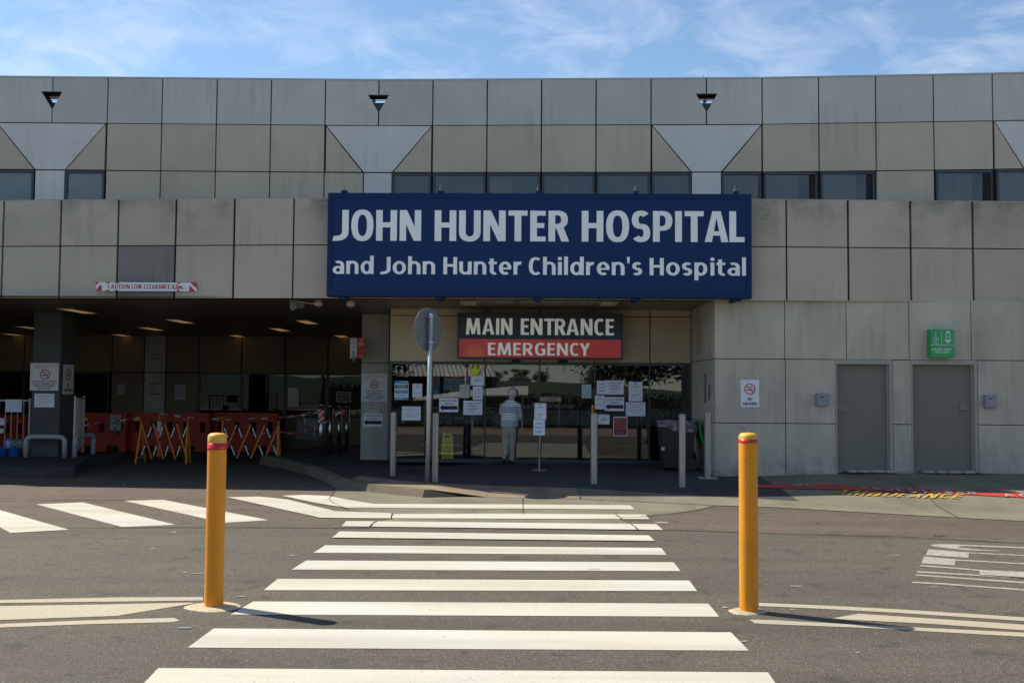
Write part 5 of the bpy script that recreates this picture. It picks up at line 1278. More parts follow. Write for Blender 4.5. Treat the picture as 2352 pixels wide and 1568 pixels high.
# yellow wet floor sign inside
YC = 20.15
p0 = px(1027, 1054, YC); s_ = YC/FPX; T = thing('wet_floor_sign', 'yellow folding CAUTION wet floor sign standing inside behind the glass', 'floor sign', (p0.x, YC, zgl-.01))
hh = (1054-988)*s_
g = MB(); wb, wt = 14*s_, 12*s_
g.prism([(-wb, 0), (-wb*.75, 0), (-wb*.6, .03), (wb*.6, .03), (wb*.75, 0), (wb, 0), (wt, hh*.86), (wt*.82, hh*.90), (wt*.82, hh), (wt*.5, hh), (wt*.5, hh*.94), (-wt*.5, hh*.94), (-wt*.5, hh), (-wt*.82, hh), (-wt*.82, hh*.90), (-wt, hh*.86)], 0, .02); fr_ = g.build('front_leaf', M_LIME, T)
g = MB(); g.prism([(-wb, 0), (wb, 0), (wt, hh*.86), (-wt, hh*.86)], .10, .12); g.build('rear_leaf', M_LIME, T)
g = MB(); g.text('CAUTION', -wt*.55, wt*.55, hh*.60, hh*.64, .001, .03); g.text('WET FLOOR', -wt*.65, wt*.65, hh*.17, hh*.22, .001, .03)
g.poly([(-wt*.6, hh*.26), (wt*.6, hh*.26), (0, hh*.56)], .001); g.rect(-wt*.5, wt*.5, hh*.82, hh*.88, .001); g.build('lettering', M_BLACK, fr_)
g = MB(); g.poly([(-wt*.45, hh*.285), (wt*.45, hh*.285), (0, hh*.52)], .002); g.build('triangle_fill', M_LIME, fr_)
o, W, H = board('exit_sign', 'small lit yellow green exit sign hanging inside the lobby', 'sign', 1194.5, 1217, 906.5, 915, 22.5, plain('exit_green', (.35, .65, .05), .4, var=0, emit=.35), .03) if 0 else (None, 0, 0)
# picket stand with frame outside the doors
YT = 17.55
b0 = gp(1238.5, 1080, zpl); YT = b0.y; o0 = Vector((b0.x, b0.y, b0.z))
T = thing('sign_stand', 'slim steel floor stand holding a framed check-in page before the doors', 'sign stand', o0)
zp0 = px(1240, 999, YT).z-o0.z; zf0 = px(1240, 963.5, YT).z-o0.z; zf1 = px(1240, 925, YT).z-o0.z
k_ = YT/FPX; lean = 3*k_
g = MB(); g.lathe([(.0, 0), (19.5*k_, 0), (19.5*k_, .008), (18*k_, .014), (.02, .018), (.0, .018)], seg=32, cap=False); g.build('base_disc', M_STEEL2, T)
g = MB(); g.tube([(0, 0, .015), (lean*.7, 0, zf0+.1)], .017, 12); g.build('pole', M_ALU, T)
wx = 14*k_; g = MB()
for q in ((-wx, wx, zf0, zf0+.02), (-wx, wx, zf1-.02, zf1), (-wx, -wx+.02, zf0+.02, zf1-.02), (wx-.02, wx, zf0+.02, zf1-.02)): g.bbox(q[0]+lean*.6, q[1]+lean*.6, -.035, -.018, q[2], q[3], .003)
g.build('frame', plain('pale_frame', (.55, .53, .47), .4), T)
g = MB(); g.box(-wx+.018+lean*.6, wx-.018+lean*.6, -.024, -.018, zf0+.018, zf1-.018); pg = g.build('framed_page', M_PAPER, T)
g = MB(); W = 2*wx; H = zf1-zf0; xo = -wx+lean*.6
def tr(fn):
    g = MB(); fn(g); g.v = [(v[0]+xo, v[1]-.024, v[2]+zf0) for v in g.v]; return g
tr(lambda g: g.ring(.5*W, .88*H, .03*W, .075*W, .0013, 20)).build('round_emblem', M_BLUEINK, pg)
def ln(g):
    for z, a, b, t in ((.78, .3, .7, .012), (.75, .3, .7, .012), (.71, .25, .75, .02), (.34, .25, .75, .01), (.31, .2, .7, .01), (.28, .25, .7, .01), (.16, .2, .7, .01)): g.rect(a*W, b*W, (z-t/2)*H, (z+t/2)*H, .0013)
tr(ln).build('small_print', M_GREYTXT, pg)
staff('ALL STAFF ENTER VIA THE R.N.C. notice hanging on the floor stand', 1225, 1251.5, 963.5, 999.3, YT-.022)

# ================================================================== STREET FURNITURE
def scale_at(Y): return Y/FPX
# yellow bollards with red band
def yellow_bollard(label, xb, yb, hh, band_lo, band_w):
    p = gp(xb, yb, zf2)
    T = thing('yellow_bollard', label, 'bollard', (p.x, p.y, 0), 0, 'yellow steel bollards beside the crossing')
    k = p.y/FPX; r = .0695
    h = hh*k
    g = MB(); g.smooth = True
    g.lathe([(r, 0.0), (r, h-.075)], seg=40, cap=False); g.build('post', M_YEL, T)
    g = MB(); g.smooth = True
    g.lathe([(r, h-.076), (r+.001, h-.07), (r+.001, h-.03), (r-.006, h-.015), (r-.02, h-.005), (.0, h)], seg=40, cap=False); g.build('cap', M_YELTOP, T)
    g = MB(); g.smooth = True; b0 = h-band_lo*k
    g.lathe([(r+.002, b0), (r+.0025, b0+.002), (r+.0025, b0+band_w*k), (r+.002, b0+band_w*k)], seg=40, cap=False); g.build('reflective_band', M_REDREF, T)
    return T, p
T1, B1 = yellow_bollard('yellow bollard with broad red band left of the zebra crossing', 491, 1392.5, 396, 39, 15.5)
T2, B2 = yellow_bollard('yellow bollard with thin red band and scuffs right of the zebra crossing', 1720, 1403.5, 403, 23, 8)
def patch(pts, zt=.012):
    for _ in range(2): pts = [q for a, b in zip(pts, pts[1:]+pts[:1]) for q in ((a[0]*.75+b[0]*.25, a[1]*.75+b[1]*.25), (a[0]*.25+b[0]*.75, a[1]*.25+b[1]*.75))]
    pts = [(x+random.uniform(-1.6, 1.6), y+random.uniform(-.35, .35)) for x, y in pts]
    g = MB(); P = gpoly(pts, 0.0); c = sum(P, Vector())/len(P)
    n = len(P); ins = [p.lerp(c, .22)+Vector((0, 0, zt)) for p in P]; g.add([p+Vector((0, 0, .001)) for p in P]+ins, [(i, (i+1) % n, n+(i+1) % n, n+i) for i in range(n)]+[tuple(range(n, 2*n))])
    return sheet('concrete_collar', g, paint('cream_concrete', (0.46, 0.40, 0.29)) if 'cream_concrete' not in MATS else MATS['cream_concrete'])
def wob(c, n=30, j=.07): return [(c[0]+c[2]*math.cos(2*math.pi*k/n)*random.uniform(1-j, 1+j), c[1]+c[3]*math.sin(2*math.pi*k/n)*random.uniform(1-j, 1+j)) for k in range(n)]
patch([(416, 1395), (440, 1387), (470, 1384), (520, 1382), (545, 1385), (556, 1390), (545, 1398), (520, 1404), (480, 1406), (440, 1402)])
patch([(1670, 1400), (1690, 1396), (1730, 1396), (1760, 1401), (1765, 1406), (1740, 1411), (1705, 1413), (1680, 1408)])

# steel bollards
def steel_bollard(label, xb, yb, ytop, wpx, flange=False, mat=None, grp='steel bollards in front of the entrance', polished=False):
    p = gp(xb, yb, zgr); k = p.y/FPX
    T = thing('steel_bollard', label, 'bollard', tuple(p), 0, grp); h = (yb-ytop)*k; r = wpx*k/2
    g = MB(); seg = 48; pr = []
    for i in range(seg):
        a = 2*math.pi*i/seg; rr = r if polished else r*(1-.055*(i % 6 == 0)-.0*(i % 2))
        pr.append((rr*math.cos(a), rr*math.sin(a)))
    g.smooth = polished; g.slab(pr, 0, h-.012); g.build('post', mat or M_ALU, T)
    g = MB(); g.lathe([(r*.99, h-.012), (r*.99, h-.003), (r*.9, h), (0, h)], seg=32, cap=False); g.build('cap', mat or M_ALU, T)
    if flange:
        g = MB(); g.bbox(-.16, .16, -.14, .14, .0, .012, .003)
        for sx in (-.12, .12):
            for sy in (-.10, .10): g.lathe([(.012, .012), (.012, .03), (0, .03)], sx, sy, 8, cap=False)
        g.build('base_plate', M_GALV, T)
    return T
steel_bollard('satin steel bollard left of the sign post, before the glass', 902.5, 1092, 947, 14.5)
steel_bollard('satin steel bollard standing right behind the round sign post', 999.5, 1106, 949, 15.5)
steel_bollard('satin steel bollard with black scuffs, right of the doors', 1364, 1110.5, 950, 17)
steel_bollard('satin steel bollard in front of the black wheelie bin', 1566.5, 1117.5, 952, 16.5)
steel_bollard('satin steel bollard on a bolted square base plate at wall corner', 1625, 1098, 949, 16, True)
sb = [steel_bollard(l, x, yb, yt, w, False, M_STEEL2, 'polished bollards beside the covered drive', True) for (l, x, yb, yt, w) in (
    ('polished bollard wrapped in red and white tape, nearest of its row', 737, 1051, 929, 12.5), ('polished bollard second in the row behind the taped one', 758, 1043.5, 931, 10.5),
    ('polished bollard third in the row with dark tape around its top', 778.5, 1039.5, 932.5, 10), ('polished bollard farthest in the row, next to the entrance pillar', 796, 1036.5, 933, 10))]

# round traffic sign seen from behind
p = gp(981, 1108, zgr); k = p.y/FPX
T = thing('road_sign', 'round traffic sign seen from behind on a tall galvanised post', 'road sign', tuple(p))
hp = (1108-721)*k; topx = (984.2-980+1)*k
g = MB(); g.smooth = True; g.tube([(0, 0, 0), (topx, 0, hp)], .038, 16); g.build('post', M_GALV, T)
rd = 51*k; cz = (1108-757.5)*k; cx_ = (977-984)*k+topx*.9
g = MB(); g.lathe([(0, -.0015), (rd-.004, -.0015), (rd, -.0008), (rd, .0008), (rd-.004, .0015), (0, .0015)], seg=64, cap=False)
ang = R(58)
D = g.build('sign_disc', M_GALVD, T, (cx_, .055, cz)); D.rotation_euler = (R(90), 0, ang)
g = MB(); g.ring(0, 0, rd-.004, rd+.0005, .004, 64); rim = g.build('white_rim', M_LETTER, D); rim.rotation_euler = (R(90), 0, 0)
dv = Vector((math.cos(ang), math.sin(ang), 0))
for z in (cz+.22, cz-.21):
    g = MB(); g.tube([Vector((cx_, .045, z))-dv*.20, Vector((cx_, .045, z))+dv*.22], .011, 8); g.lathe([(.043, z-.025), (.046, z-.022), (.046, z+.022), (.043, z+.025)], topx*.9, 0, 16)
    g.build('bracket', M_GALV, T)
g = MB(); g.box(-.035, .035, -.003, .0, -.04, .04); g.build('date_sticker', M_LIME, T, (cx_-dv.x*.20, .040, cz-.20), (0, 0, ang))

# orange flexible bollard with white band
p = gp(364.5, 1048.5, zroad); k = p.y/FPX
T = thing('orange_bollard', 'orange plastic bollard with white reflective band behind yellow expanding barrier', 'bollard', tuple(p))
h = (1048.5-945)*k; r = 5.2*k
g = MB(); g.smooth = True; g.lathe([(r*1.3, 0), (r*1.2, .03), (r, .06), (r, h*.88), (r*.8, h*.93), (r*.9, h*.95), (r*.7, h*.99), (0, h)], seg=24, cap=False); g.build('post', M_ORANGE, T)
g = MB(); g.smooth = True; g.lathe([(r+.002, h*.56), (r+.004, h*.57), (r+.004, h*.77), (r+.002, h*.78)], seg=24, cap=False); g.build('reflective_band', M_WPLAST, T)

# water-filled plastic barriers
def plastic_barrier(label, x0, x1, y0=947.5, yb=1036, dpt=.40, ramp=None):
    pb = gp((x0+x1)/2, yb, zroad); Y = pb.y; k = Y/FPX; W = (x1-x0)*k; H = (yb-y0)*k
    T = thing('plastic_barrier', label, 'barrier', (px(x0, yb, Y).x, Y, pb.z), 0, 'red plastic traffic barriers across the covered drive')
    g = MB()
    n = max(2, round(W/1.0)); nh = [(W*(i+.5)/n) for i in range(n)]
    # lower body with forklift notches
    poly = [(0, 0)]
    for c in nh: poly += [(c-.17, 0), (c-.17, .17), (c+.17, .17), (c+.17, 0)]
    poly += [(W, 0), (W, H*.42), (W-.04, H*.44), (.04, H*.44), (0, H*.42)]
    g.prism(poly, -dpt/2, dpt/2)
    # upper wall with openings
    m_ = max(3, round(W/.42)); cells = [(W*(i+.5)/m_) for i in range(m_)]
    zo0, zo1 = H*.50, H*.76; g.bbox(.03, W-.03, -.11, .11, H*.44, zo0, .01); g.bbox(.03, W-.03, -.11, .11, zo1, H*.93, .01)
    e = .03
    for c in cells: g.box(e, c-.075, -.10, .10, zo0-.005, zo1+.005); e = c+.075
    g.box(e, W-.03, -.10, .10, zo0-.005, zo1+.005); g.bbox(0, W, -.14, .14, H*.92, H, .02)
    g.build('barrier_body', M_REDBAR, T)
    for c in cells[::3]:
        q = MB(); q.box(c-.09, c+.09, -.118, -.112, H*.80, H*.87); q.build('reflector', M_LIME if c < W/2 else M_ORANGE, T)
    return T
plastic_barrier('red plastic barrier at left picture edge behind the blue tubs', -60, 66, 952, 1036)
plastic_barrier('red plastic barrier between the upright white fence panel and the NO STANDING sign', 176, 296)
plastic_barrier('red plastic barrier behind the left yellow expanding barrier', 298, 487)
plastic_barrier('red plastic barrier behind the right yellow expanding barrier, topped by tape', 489, 641)
# bar in the openings shows the dark wall behind; NO STANDING plate leaning on the barrier
pbz = gp(300, 1036, zroad); Yb = pbz.y-.32
o, W, H = board('no_standing_sign', 'grey NO STANDING plate tied to the front of a red plastic barrier', 'sign', 252.5, 277.5, 952.5, 988.5, Yb, M_PAPER2, .006)
letters(o, [('NO', .32, .62, .74, .86, .04), ('STANDING', .06, .92, .42, .54, .04)], M_BLACK, W, H)
g = MB(); g.box(.42*W, .60*W, -.012, -.007, -.35*H, .16*H); g.build('strap', M_GREYTXT, o)

M_ORSLAT = plain('orange_yellow_plastic', (0.70, 0.20, 0.02), 0.4, var=0.1)
# yellow expanding barriers
def expander(label, xs, ytops, ybots, ycross, n, flip, seed=1):
    (xa, xb) = xs; p = gp((xa+xb)/2, ybots, zroad); Y = p.y; k = Y/FPX
    T = thing('expanding_barrier', label, 'barrier', (px(xa, ybots, Y).x, Y, p.z), 0, 'yellow expanding barriers on the drive')
    W = (xb-xa)*k; H = (ybots-ytops)*k
    for i, xc in enumerate((0, W)):
        g = MB(); lean = (.05 if i == 0 else -.03)
        s1 = -1 if i == 0 else 1
        g.tube([(xc-lean, -.16, 0), (xc-lean*.4, -.12, H*.35), (xc, -.05, H*.75), (xc, -.02, H-.02)], .03, 8, [.024, .026, .022, .014])
        g.tube([(xc+lean*.6, .22, 0), (xc+lean*.3, .16, H*.35), (xc, .05, H*.75), (xc, .0, H-.02)], .03, 8, [.022, .024, .020, .014])
        g.tube([(xc+s1*.10 if 0 else xc-lean*.8, -.14, .12), (xc+lean*.5, .18, .12)], .022, 8)
        g.tube([(xc, -.02, H-.03), (xc+.0, -.02, H+.03)], .014, 8)
        g.build('end_frame', M_YPLAST, T)
    z0, z1 = ycross[0]*H, ycross[1]*H
    for i in range(n):
        a = W*(i+.02)/n+.02; b = a+W/n*.95
        (za, zb_) = (z1, z0) if not flip else (z0, z1)
        sl_ = MB(); sl_.bar((a, -.05, za), (b, -.05, zb_), .035, .012); s_ = sl_.build('slat', M_ORSLAT, T)
        q = MB(); A = Vector((a, -.058, za)); Bv = Vector((b, -.058, zb_))
        for u in (.08, .55): q.bar(A.lerp(Bv, u), A.lerp(Bv, u+.34), .016, .003)
        q.build('orange_strip', M_ORANGE, s_)
        (zc, zd) = (z0, z1) if not flip else (z1, z0)
        sl_ = MB(); sl_.bar((a, -.02, zc), (b, -.02, zd), .035, .012); s_ = sl_.build('slat', M_BLACK, T)
        q = MB(); A = Vector((a, -.067, zc)); Bv = Vector((b, -.067, zd))
        for u in (.10, .62): q.bar(A.lerp(Bv, u), A.lerp(Bv, u+.28), .022, .003)
        q.build('white_strip', M_WPLAST, s_)
    return T
expander('yellow expanding lattice barrier in front of the orange bollard', (322, 431), 968, 1063, (.10, .95), 4, False)
expander('yellow expanding lattice barrier partly hidden behind the left yellow bollard', (510, 640), 968, 1064, (.13, .92), 4, True)

# barrier tape
def tape(name, label, pts, Y, w=.05):
    P = [px(x, y, Y if not isinstance(Y, list) else Y[i]) for i, (x, y) in enumerate(pts)]
    Q = []
    for i, (a_, b_) in enumerate(zip(P[:-1], P[1:])):
        n = max(2, int((b_-a_).length/.05)); Q += [a_.lerp(b_, t/n) for t in range(n)]
    Q.append(P[-1]); g = MB(); vs = []
    for i, q in enumerate(Q):
        tw = math.sin(i*.55)*.9+math.sin(i*.21)*.7; d = Vector((0, math.sin(tw), math.cos(tw)))*w/2
        vs += [q-d, q+d]
    o_ = P[0]
    g.add([v-o_ for v in vs], [(2*i, 2*i+1, 2*i+3, 2*i+2) for i in range(len(Q)-1)]); g.m = [(i//3) % 2 for i in range(len(Q)-1)]
    o = g.build(name, [M_WPLAST2, M_REDT], None, o_); return tag(o, label, 'tape', 'red and white barrier tapes')
M_WPLAST2 = plain('tape_white', (.55, .53, .56), .4, var=.1)
Yo = gp(364.5, 1048.5, zroad).y-.1
tape('barrier_tape', 'red and white tape from upright fence panel up to the orange bollard', [(163, 980), (195, 976.5), (240, 969), (252, 966.5), (280, 965), (300, 962), (330, 955), (360, 949)], Yo)
tape('barrier_tape', 'sagging red and white tape from orange bollard to the taped steel bollard', [(368, 949), (385, 952), (420, 957), (460, 960), (520, 963), (570, 961), (620, 960), (660, 957), (695, 953), (722, 948), (733, 946)], Yo)
tape('barrier_tape', 'loose red and white tape end hanging beside the NO STANDING plate', [(283, 966), (287, 972), (284, 980), (278, 986)], Yo)
tape('barrier_tape', 'loose white tape ends hanging from orange bollard top', [(372, 951), (376, 962), (374, 975), (377, 988), (372, 1000)], Yo, .03)
tape('barrier_tape', 'lower red and white tape from right expanding barrier to taped bollard', [(600, 995), (640, 991), (665, 994), (690, 996), (712, 990), (730, 980)], Yo)
tape('barrier_tape', 'knotted red and white tape hanging between barrier and taped bollard', [(697, 954), (700, 966), (703, 976), (699, 986), (704, 992)], Yo, .09)
pB = gp(737, 1051, zgr); k = pB.y/FPX; g = MB()
for i in range(9):
    z = (1051-943-3.1*i)*k; a0 = random.uniform(-.02, .02)
    vs = []; n = 14; r = .064+.008*random.random()
    for j in range(n+1):
        a = 2*math.pi*j/n; zz = z+a0*math.cos(a)+.01*math.sin(3*a)
        vs += [(r*math.cos(a)*random.uniform(.95, 1.15), r*math.sin(a), zz-.025), (r*math.cos(a)*random.uniform(.95, 1.15), r*math.sin(a), zz+.025)]
    o0_ = len(g.v); g.v += vs
    for j in range(n): g.f.append((o0_+2*j, o0_+2*j+1, o0_+2*j+3, o0_+2*j+2)); g.m.append(((j+i)//2) % 2); g.sm.append(False)
o = g.build('barrier_tape', [M_WPLAST2, M_REDT], None, (pB.x, pB.y, pB.z)); tag(o, 'bundle of red and white tape wrapped round nearest polished bollard', 'tape', 'red and white barrier tapes')
tape('barrier_tape', 'dark drooping tape between the polished bollards', [(741, 972), (757, 965), (770, 955), (778, 946), (790, 950), (797, 942)], pB.y+.8, .05)

# white metal fence panels
def fence_panel(label, p0, p1, H, nb, grp='cream steel fence panels'):
    p0 = Vector(p0); p1 = Vector(p1); T = thing('fence_panel', label, 'fence', tuple(p0), 0, grp); d = (p1-p0); Lh = Vector((d.x, d.y, 0)).length; ang = math.atan2(d.y, d.x)
    T.rotation_euler = (0, 0, ang); dz = d.z
    g = MB(); g.bbox(-.02, .02, -.02, .02, 0, H, .004); g.bbox(Lh-.02, Lh+.02, -.02, .02, dz, dz+H, .004); g.build('end_post', M_CREAM, T)
    g = MB(); g.box(.021, Lh-.021, -.015, .015, H-.07, H-.035); g.box(.021, Lh-.021, -.015, .015, .12, .155); g.build('rail', M_CREAM, T)
    for i in range(nb):
        x = Lh*(i+1)/(nb+1); q = MB(); q.tube([(x, 0, .156), (x, 0, H-.071)], .009, 6); q.build('baluster', M_CREAM, T)
    g = MB(); g.box(-.12, .12, -.03, .03, 0, .012); g.box(Lh-.12, Lh+.12, -.03, .03, dz, dz+.012); g.build('foot', M_CREAM, T)
    return T
zi = .15
pA = pxz(169, 1048, zi); pBk = pxz(190, 1037, zi)
kk = pA.y/FPX
fence_panel('cream steel fence panel seen end-on right of the dark pillar', pA, pBk, 1.28, 7)
Yf_ = 21.6
pL = px(-60, 1030, Yf_); pR = px(66, 1030, Yf_); pL.z = pR.z = .15
fence_panel('cream steel fence panel behind the blue tubs, left of dark pillar', pL, pR, px(30, 914, Yf_).z-.15, 8)
o, W, H = board('paper_notice', 'white paper sheets hung on the fence panel left of dark pillar', 'notice', 12, 50, 917, 946, Yf_-.03, M_PAPER, .003)
for (y0, y1, x1_, l) in ((960, 976, 11, 'white box hanging at left edge, upper one'), (984, 994, 8, 'white box hanging at left edge, lower one')):
    a = px(-14, y1, Yf_-.1); b = px(x1_, y1, Yf_-.1); c_ = px(0, y0, Yf_-.1)
    g = MB(); g.bbox(0, b.x-a.x, 0, .08, 0, c_.z-a.z, .006); o = g.build('white_box', M_SIGNW, None, (a.x, Yf_-.12, a.z)); tag(o, l+', before the red barrier', 'box')

# white pipe guards round the pillar
def pipe_guard(label, pts, r=.05):
    P = [Vector(p) for p in pts]; out = [P[0]]
    for i in range(1, len(P)-1):
        a, b, c_ = P[i-1], P[i], P[i+1]; u = (a-b).normalized(); v = (c_-b).normalized(); R0 = .13
        for t in (0, .25, .5, .75, 1): out.append((b+u*R0)*(1-t)**2+b*2*t*(1-t)+(b+v*R0)*t*t)
    out.append(P[-1]); g = MB(); g.smooth = True; o_ = P[0].copy(); g.tube([q-o_ for q in out], r, 14)
    return tag(g.build('pipe_guard', M_PIPE, None, o_), label, 'guard rail', 'white pipe guards round the dark pillar')
Yp_ = YL-.22; zt_g = px(100, 1002.5, Yp_).z; xl_ = px(59, 1040, Yp_).x; xr2 = px(148, 1040, Yp_).x
pipe_guard('white bent pipe guard in front of the dark pillar', [(xl_, Yp_, .14), (xl_, Yp_, zt_g), (xr2, Yp_, zt_g), (xr2, Yp_, .14)])
pipe_guard('white bent pipe guard along the right side of the dark pillar', [(xr2+.16, Yp_+.12, .14), (xr2+.16, Yp_+.12, zt_g), (xr2+.16, Yp_+1.0, zt_g), (xr2+.16, Yp_+1.0, .14)])

# left island
IS = [(-300, 1071), (60, 1074), (107, 1076), (168, 1073), (201, 1050), (180, 1040), (-300, 1036)]
P = [pxz(x, y, .15) for x, y in IS[:5]]; P += [Vector((P[4].x, 22.6, .15)), Vector((P[0].x, 22.6, .15))]
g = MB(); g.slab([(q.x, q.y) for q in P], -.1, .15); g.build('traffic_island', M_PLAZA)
bpy.data.objects['traffic_island']['kind'] = 'structure'
P = [pxz(x, y, .09) for x, y in [(-300, 1079), (30, 1080.5), (64, 1071), (-300, 1066)]]
g = MB(); g.slab([(q.x, q.y) for q in P], -.1, .12); g.build('kerb', M_KERB); bpy.data.objects[-1 if 0 else 'kerb.001' if 'kerb.001' in bpy.data.objects else 'kerb']['kind'] = 'structure'

# blue tubs with things in them
def tub(label, x0, x1, y0, y1):
    p = pxz((x0+x1)/2, y1, .15); k = p.y/FPX; W = (x1-x0)*k; H = (y1-y0)*k
    T = thing('blue_tub', label, 'tub', tuple(p), 0, 'blue plastic tubs by the dark pillar')
    g = MB(); g.smooth = True; g.lathe([(.0, .01), (W*.40, 0), (W*.43, .01), (W*.49, H*.93), (W*.52, H*.95), (W*.52, H), (W*.48, H), (W*.41, .03), (0, .03)], seg=28, cap=False, sy=.7); g.build('tub_body', M_TUB, T)
    g = MB(); g.smooth = True; g.tube([(W*.5, 0, H*.95), (W*.30, -W*.38, H*.35), (-W*.30, -W*.38, H*.35), (-W*.5, 0, H*.95)], .008, 6); g.build('handle', M_BLACK, T); return T, p, k
tub('blue tub at left picture edge', -14, 17, 1027, 1047)
T, p, k = tub('blue tub with dark handle beside the pipe guard', 18, 47, 1027, 1047)
def lump(name, label, cat, c, s, mat, seed=1, rough=.18, grp=None):
    bm = bmesh.new(); bmesh.ops.create_icosphere(bm, subdivisions=3, radius=1); r_ = random.Random(seed)
    ph = [r_.uniform(0, 6) for _ in range(6)]
    for v in bm.verts:
        q = v.co; d = 1+rough*(math.sin(3*q.x+ph[0])*math.cos(4*q.y+ph[1])+.6*math.sin(7*q.z+ph[2]+3*q.x)+.4*math.sin(11*q.y+ph[3]))
        v.co = Vector((q.x*s[0]*d, q.y*s[1]*d, q.z*s[2]*d))
    me = bpy.data.meshes.new(name); bm.to_mesh(me); bm.free(); me.materials.append(mat)
    for f in me.polygons: f.use_smooth = True
    o = bpy.data.objects.new(name, me); C.objects.link(o); o.location = c
    return tag(o, label, cat, grp)
q = px(20, 1020, p.y); lump('plastic_bag', 'blue and white bag sticking out of the blue tubs', 'bag', (q.x, p.y+.02, q.z), (.10, .09, .12), plain('bag_print', (.25, .30, .55), .4, var=.8, nscale=22), 3)
q = px(38, 1019, p.y); lump('grey_bundle', 'grey bundle lying on top of the right blue tub', 'bundle', (q.x, p.y+.05, q.z), (.19, .10, .10), plain('grey_bundle_cloth', (.16, .16, .16), .6, var=.4, nscale=12), 5)

# wheelie bin with liner and green lid
p = gp(1553, 1078, zgr); k = p.y/FPX; p.x = px(1553, 1050, p.y).x
T = thing('wheelie_bin', 'black wheelie bin with clear liner and open green lid beside the wall', 'bin', tuple(p))
H = (1078-966)*k; wt_, wb_ = 40*k, 31*k
g = MB()
def frus(mb, w0, d0, w1, d1, z0, z1, ox=0):
    mb.add([(-w0+ox, -d0, z0), (w0+ox, -d0, z0), (w0+ox, d0, z0), (-w0+ox, d0, z0), (-w1+ox, -d1, z1), (w1+ox, -d1, z1), (w1+ox, d1, z1), (-w1+ox, d1, z1)], [(0, 3, 2, 1), (4, 5, 6, 7), (0, 1, 5, 4), (1, 2, 6, 5), (2, 3, 7, 6), (3, 0, 4, 7)])
frus(g, wb_, .24, wt_*.96, .30, .05, H*.93); frus(g, wt_, .32, wt_, .32, H*.93, H*.965); g.bbox(wt_-.02, wt_+.10, -.25, .25, H*.95, H*.985, .01)
g.build('bin_body', M_BIN, T)
for sy in (-1, 1):
    g = MB(); g.lathe([(.0, -.03), (.11, -.03), (.12, 0), (.11, .03), (0, .03)], seg=20, cap=False); w_ = g.build('wheel', M_BIN, T, (wb_*.95, sy*.27, .11)); w_.rotation_euler = (R(90), 0, 0)
lm = bpy.data.materials.new('clear_liner'); lm.use_nodes = True; t_ = lm.node_tree; b_ = t_.nodes['Principled BSDF']; b_.inputs['Base Color'].default_value = (.45, .46, .50, 1); b_.inputs['Roughness'].default_value = .25
tr_ = N(t_, 'ShaderNodeBsdfTransparent'); ms_ = N(t_, 'ShaderNodeMixShader'); nn_ = mrange(t_, noise(t_, 9, 4), .4, .7, .12, .7); L(t_, nn_, ms_.inputs[0]); L(t_, tr_.outputs[0], ms_.inputs[1]); L(t_, b_.outputs[0], ms_.inputs[2]); L(t_, ms_.outputs[0], t_.nodes['Material Output'].inputs[0]); bump(t_, b_, noise(t_, 16, 3), .8, .02)
g = MB(); n = 40; rows_ = []
for zi_, (hz, grow) in enumerate(((1.0, .012), (.985, .03), (.95, .02), (.88, .018), (None, .02))):
    row = []
    for j in range(n):
        a = 2*math.pi*j/n; cx_ = max(-1, min(1, 1.25*math.cos(a))); cy_ = max(-1, min(1, 1.25*math.sin(a)))
        zz = H*hz if hz else H*(.80-.07*cx_+.03*math.sin(5*a))
        row.append((cx_*(wt_+grow+.006*math.sin(9*a)), cy_*(.32+grow), zz))
    rows_.append(row)
vs = [v for r_ in rows_ for v in r_]; g.add(vs, [(i*n+j, i*n+(j+1) % n, (i+1)*n+(j+1) % n, (i+1)*n+j) for i in range(4) for j in range(n)]); g.build('bin_liner', lm, T)
g = MB(); xo = wt_+.13; LL = (1037-966)*k
g.smooth = False
vs = []; 
for i in range(9):
    t = i/8; z = H*.97-LL*t; xx = xo-.06+.16*t**1.3-.03*math.sin(t*3.1)
    for yy, bulge in ((-.27, 0), (-.24, .035), (0, .05), (.24, .035), (.27, 0)): vs.append((xx+bulge*(1-.5*abs(t-.5)), yy, z))
m0 = len(vs); vs += [(v[0]-.02, v[1], v[2]) for v in vs]
fs = []
for i in range(8):
    for j in range(4): fs.append((i*5+j, i*5+j+1, (i+1)*5+j+1, (i+1)*5+j)); fs.append((m0+i*5+j+1, m0+i*5+j, m0+(i+1)*5+j, m0+(i+1)*5+j+1))
    for j in (0, 4): fs.append((i*5+j, (i+1)*5+j, m0+(i+1)*5+j, m0+i*5+j))
for i in (0, 8): fs += [(i*5+j, i*5+j+1, m0+i*5+j+1, m0+i*5+j) for j in range(4)]
g.add(vs, fs); g.build('bin_lid', M_GRLID, T)
g = MB(); g.box(-.03, .03, -.005, 0, -.035, .035); g.build('bin_sticker', M_PAPER2, T, (-wb_*1.12, -.285, H*.44))
# dark bag slumped behind the bin
q = gp(1592, 1070, zgr); lump('rubbish_bag', 'black rubbish bag on the ground behind the wheelie bin', 'bag', (q.x, q.y+.15, q.z+.10), (.20, .2, .14), M_BIN, 8)

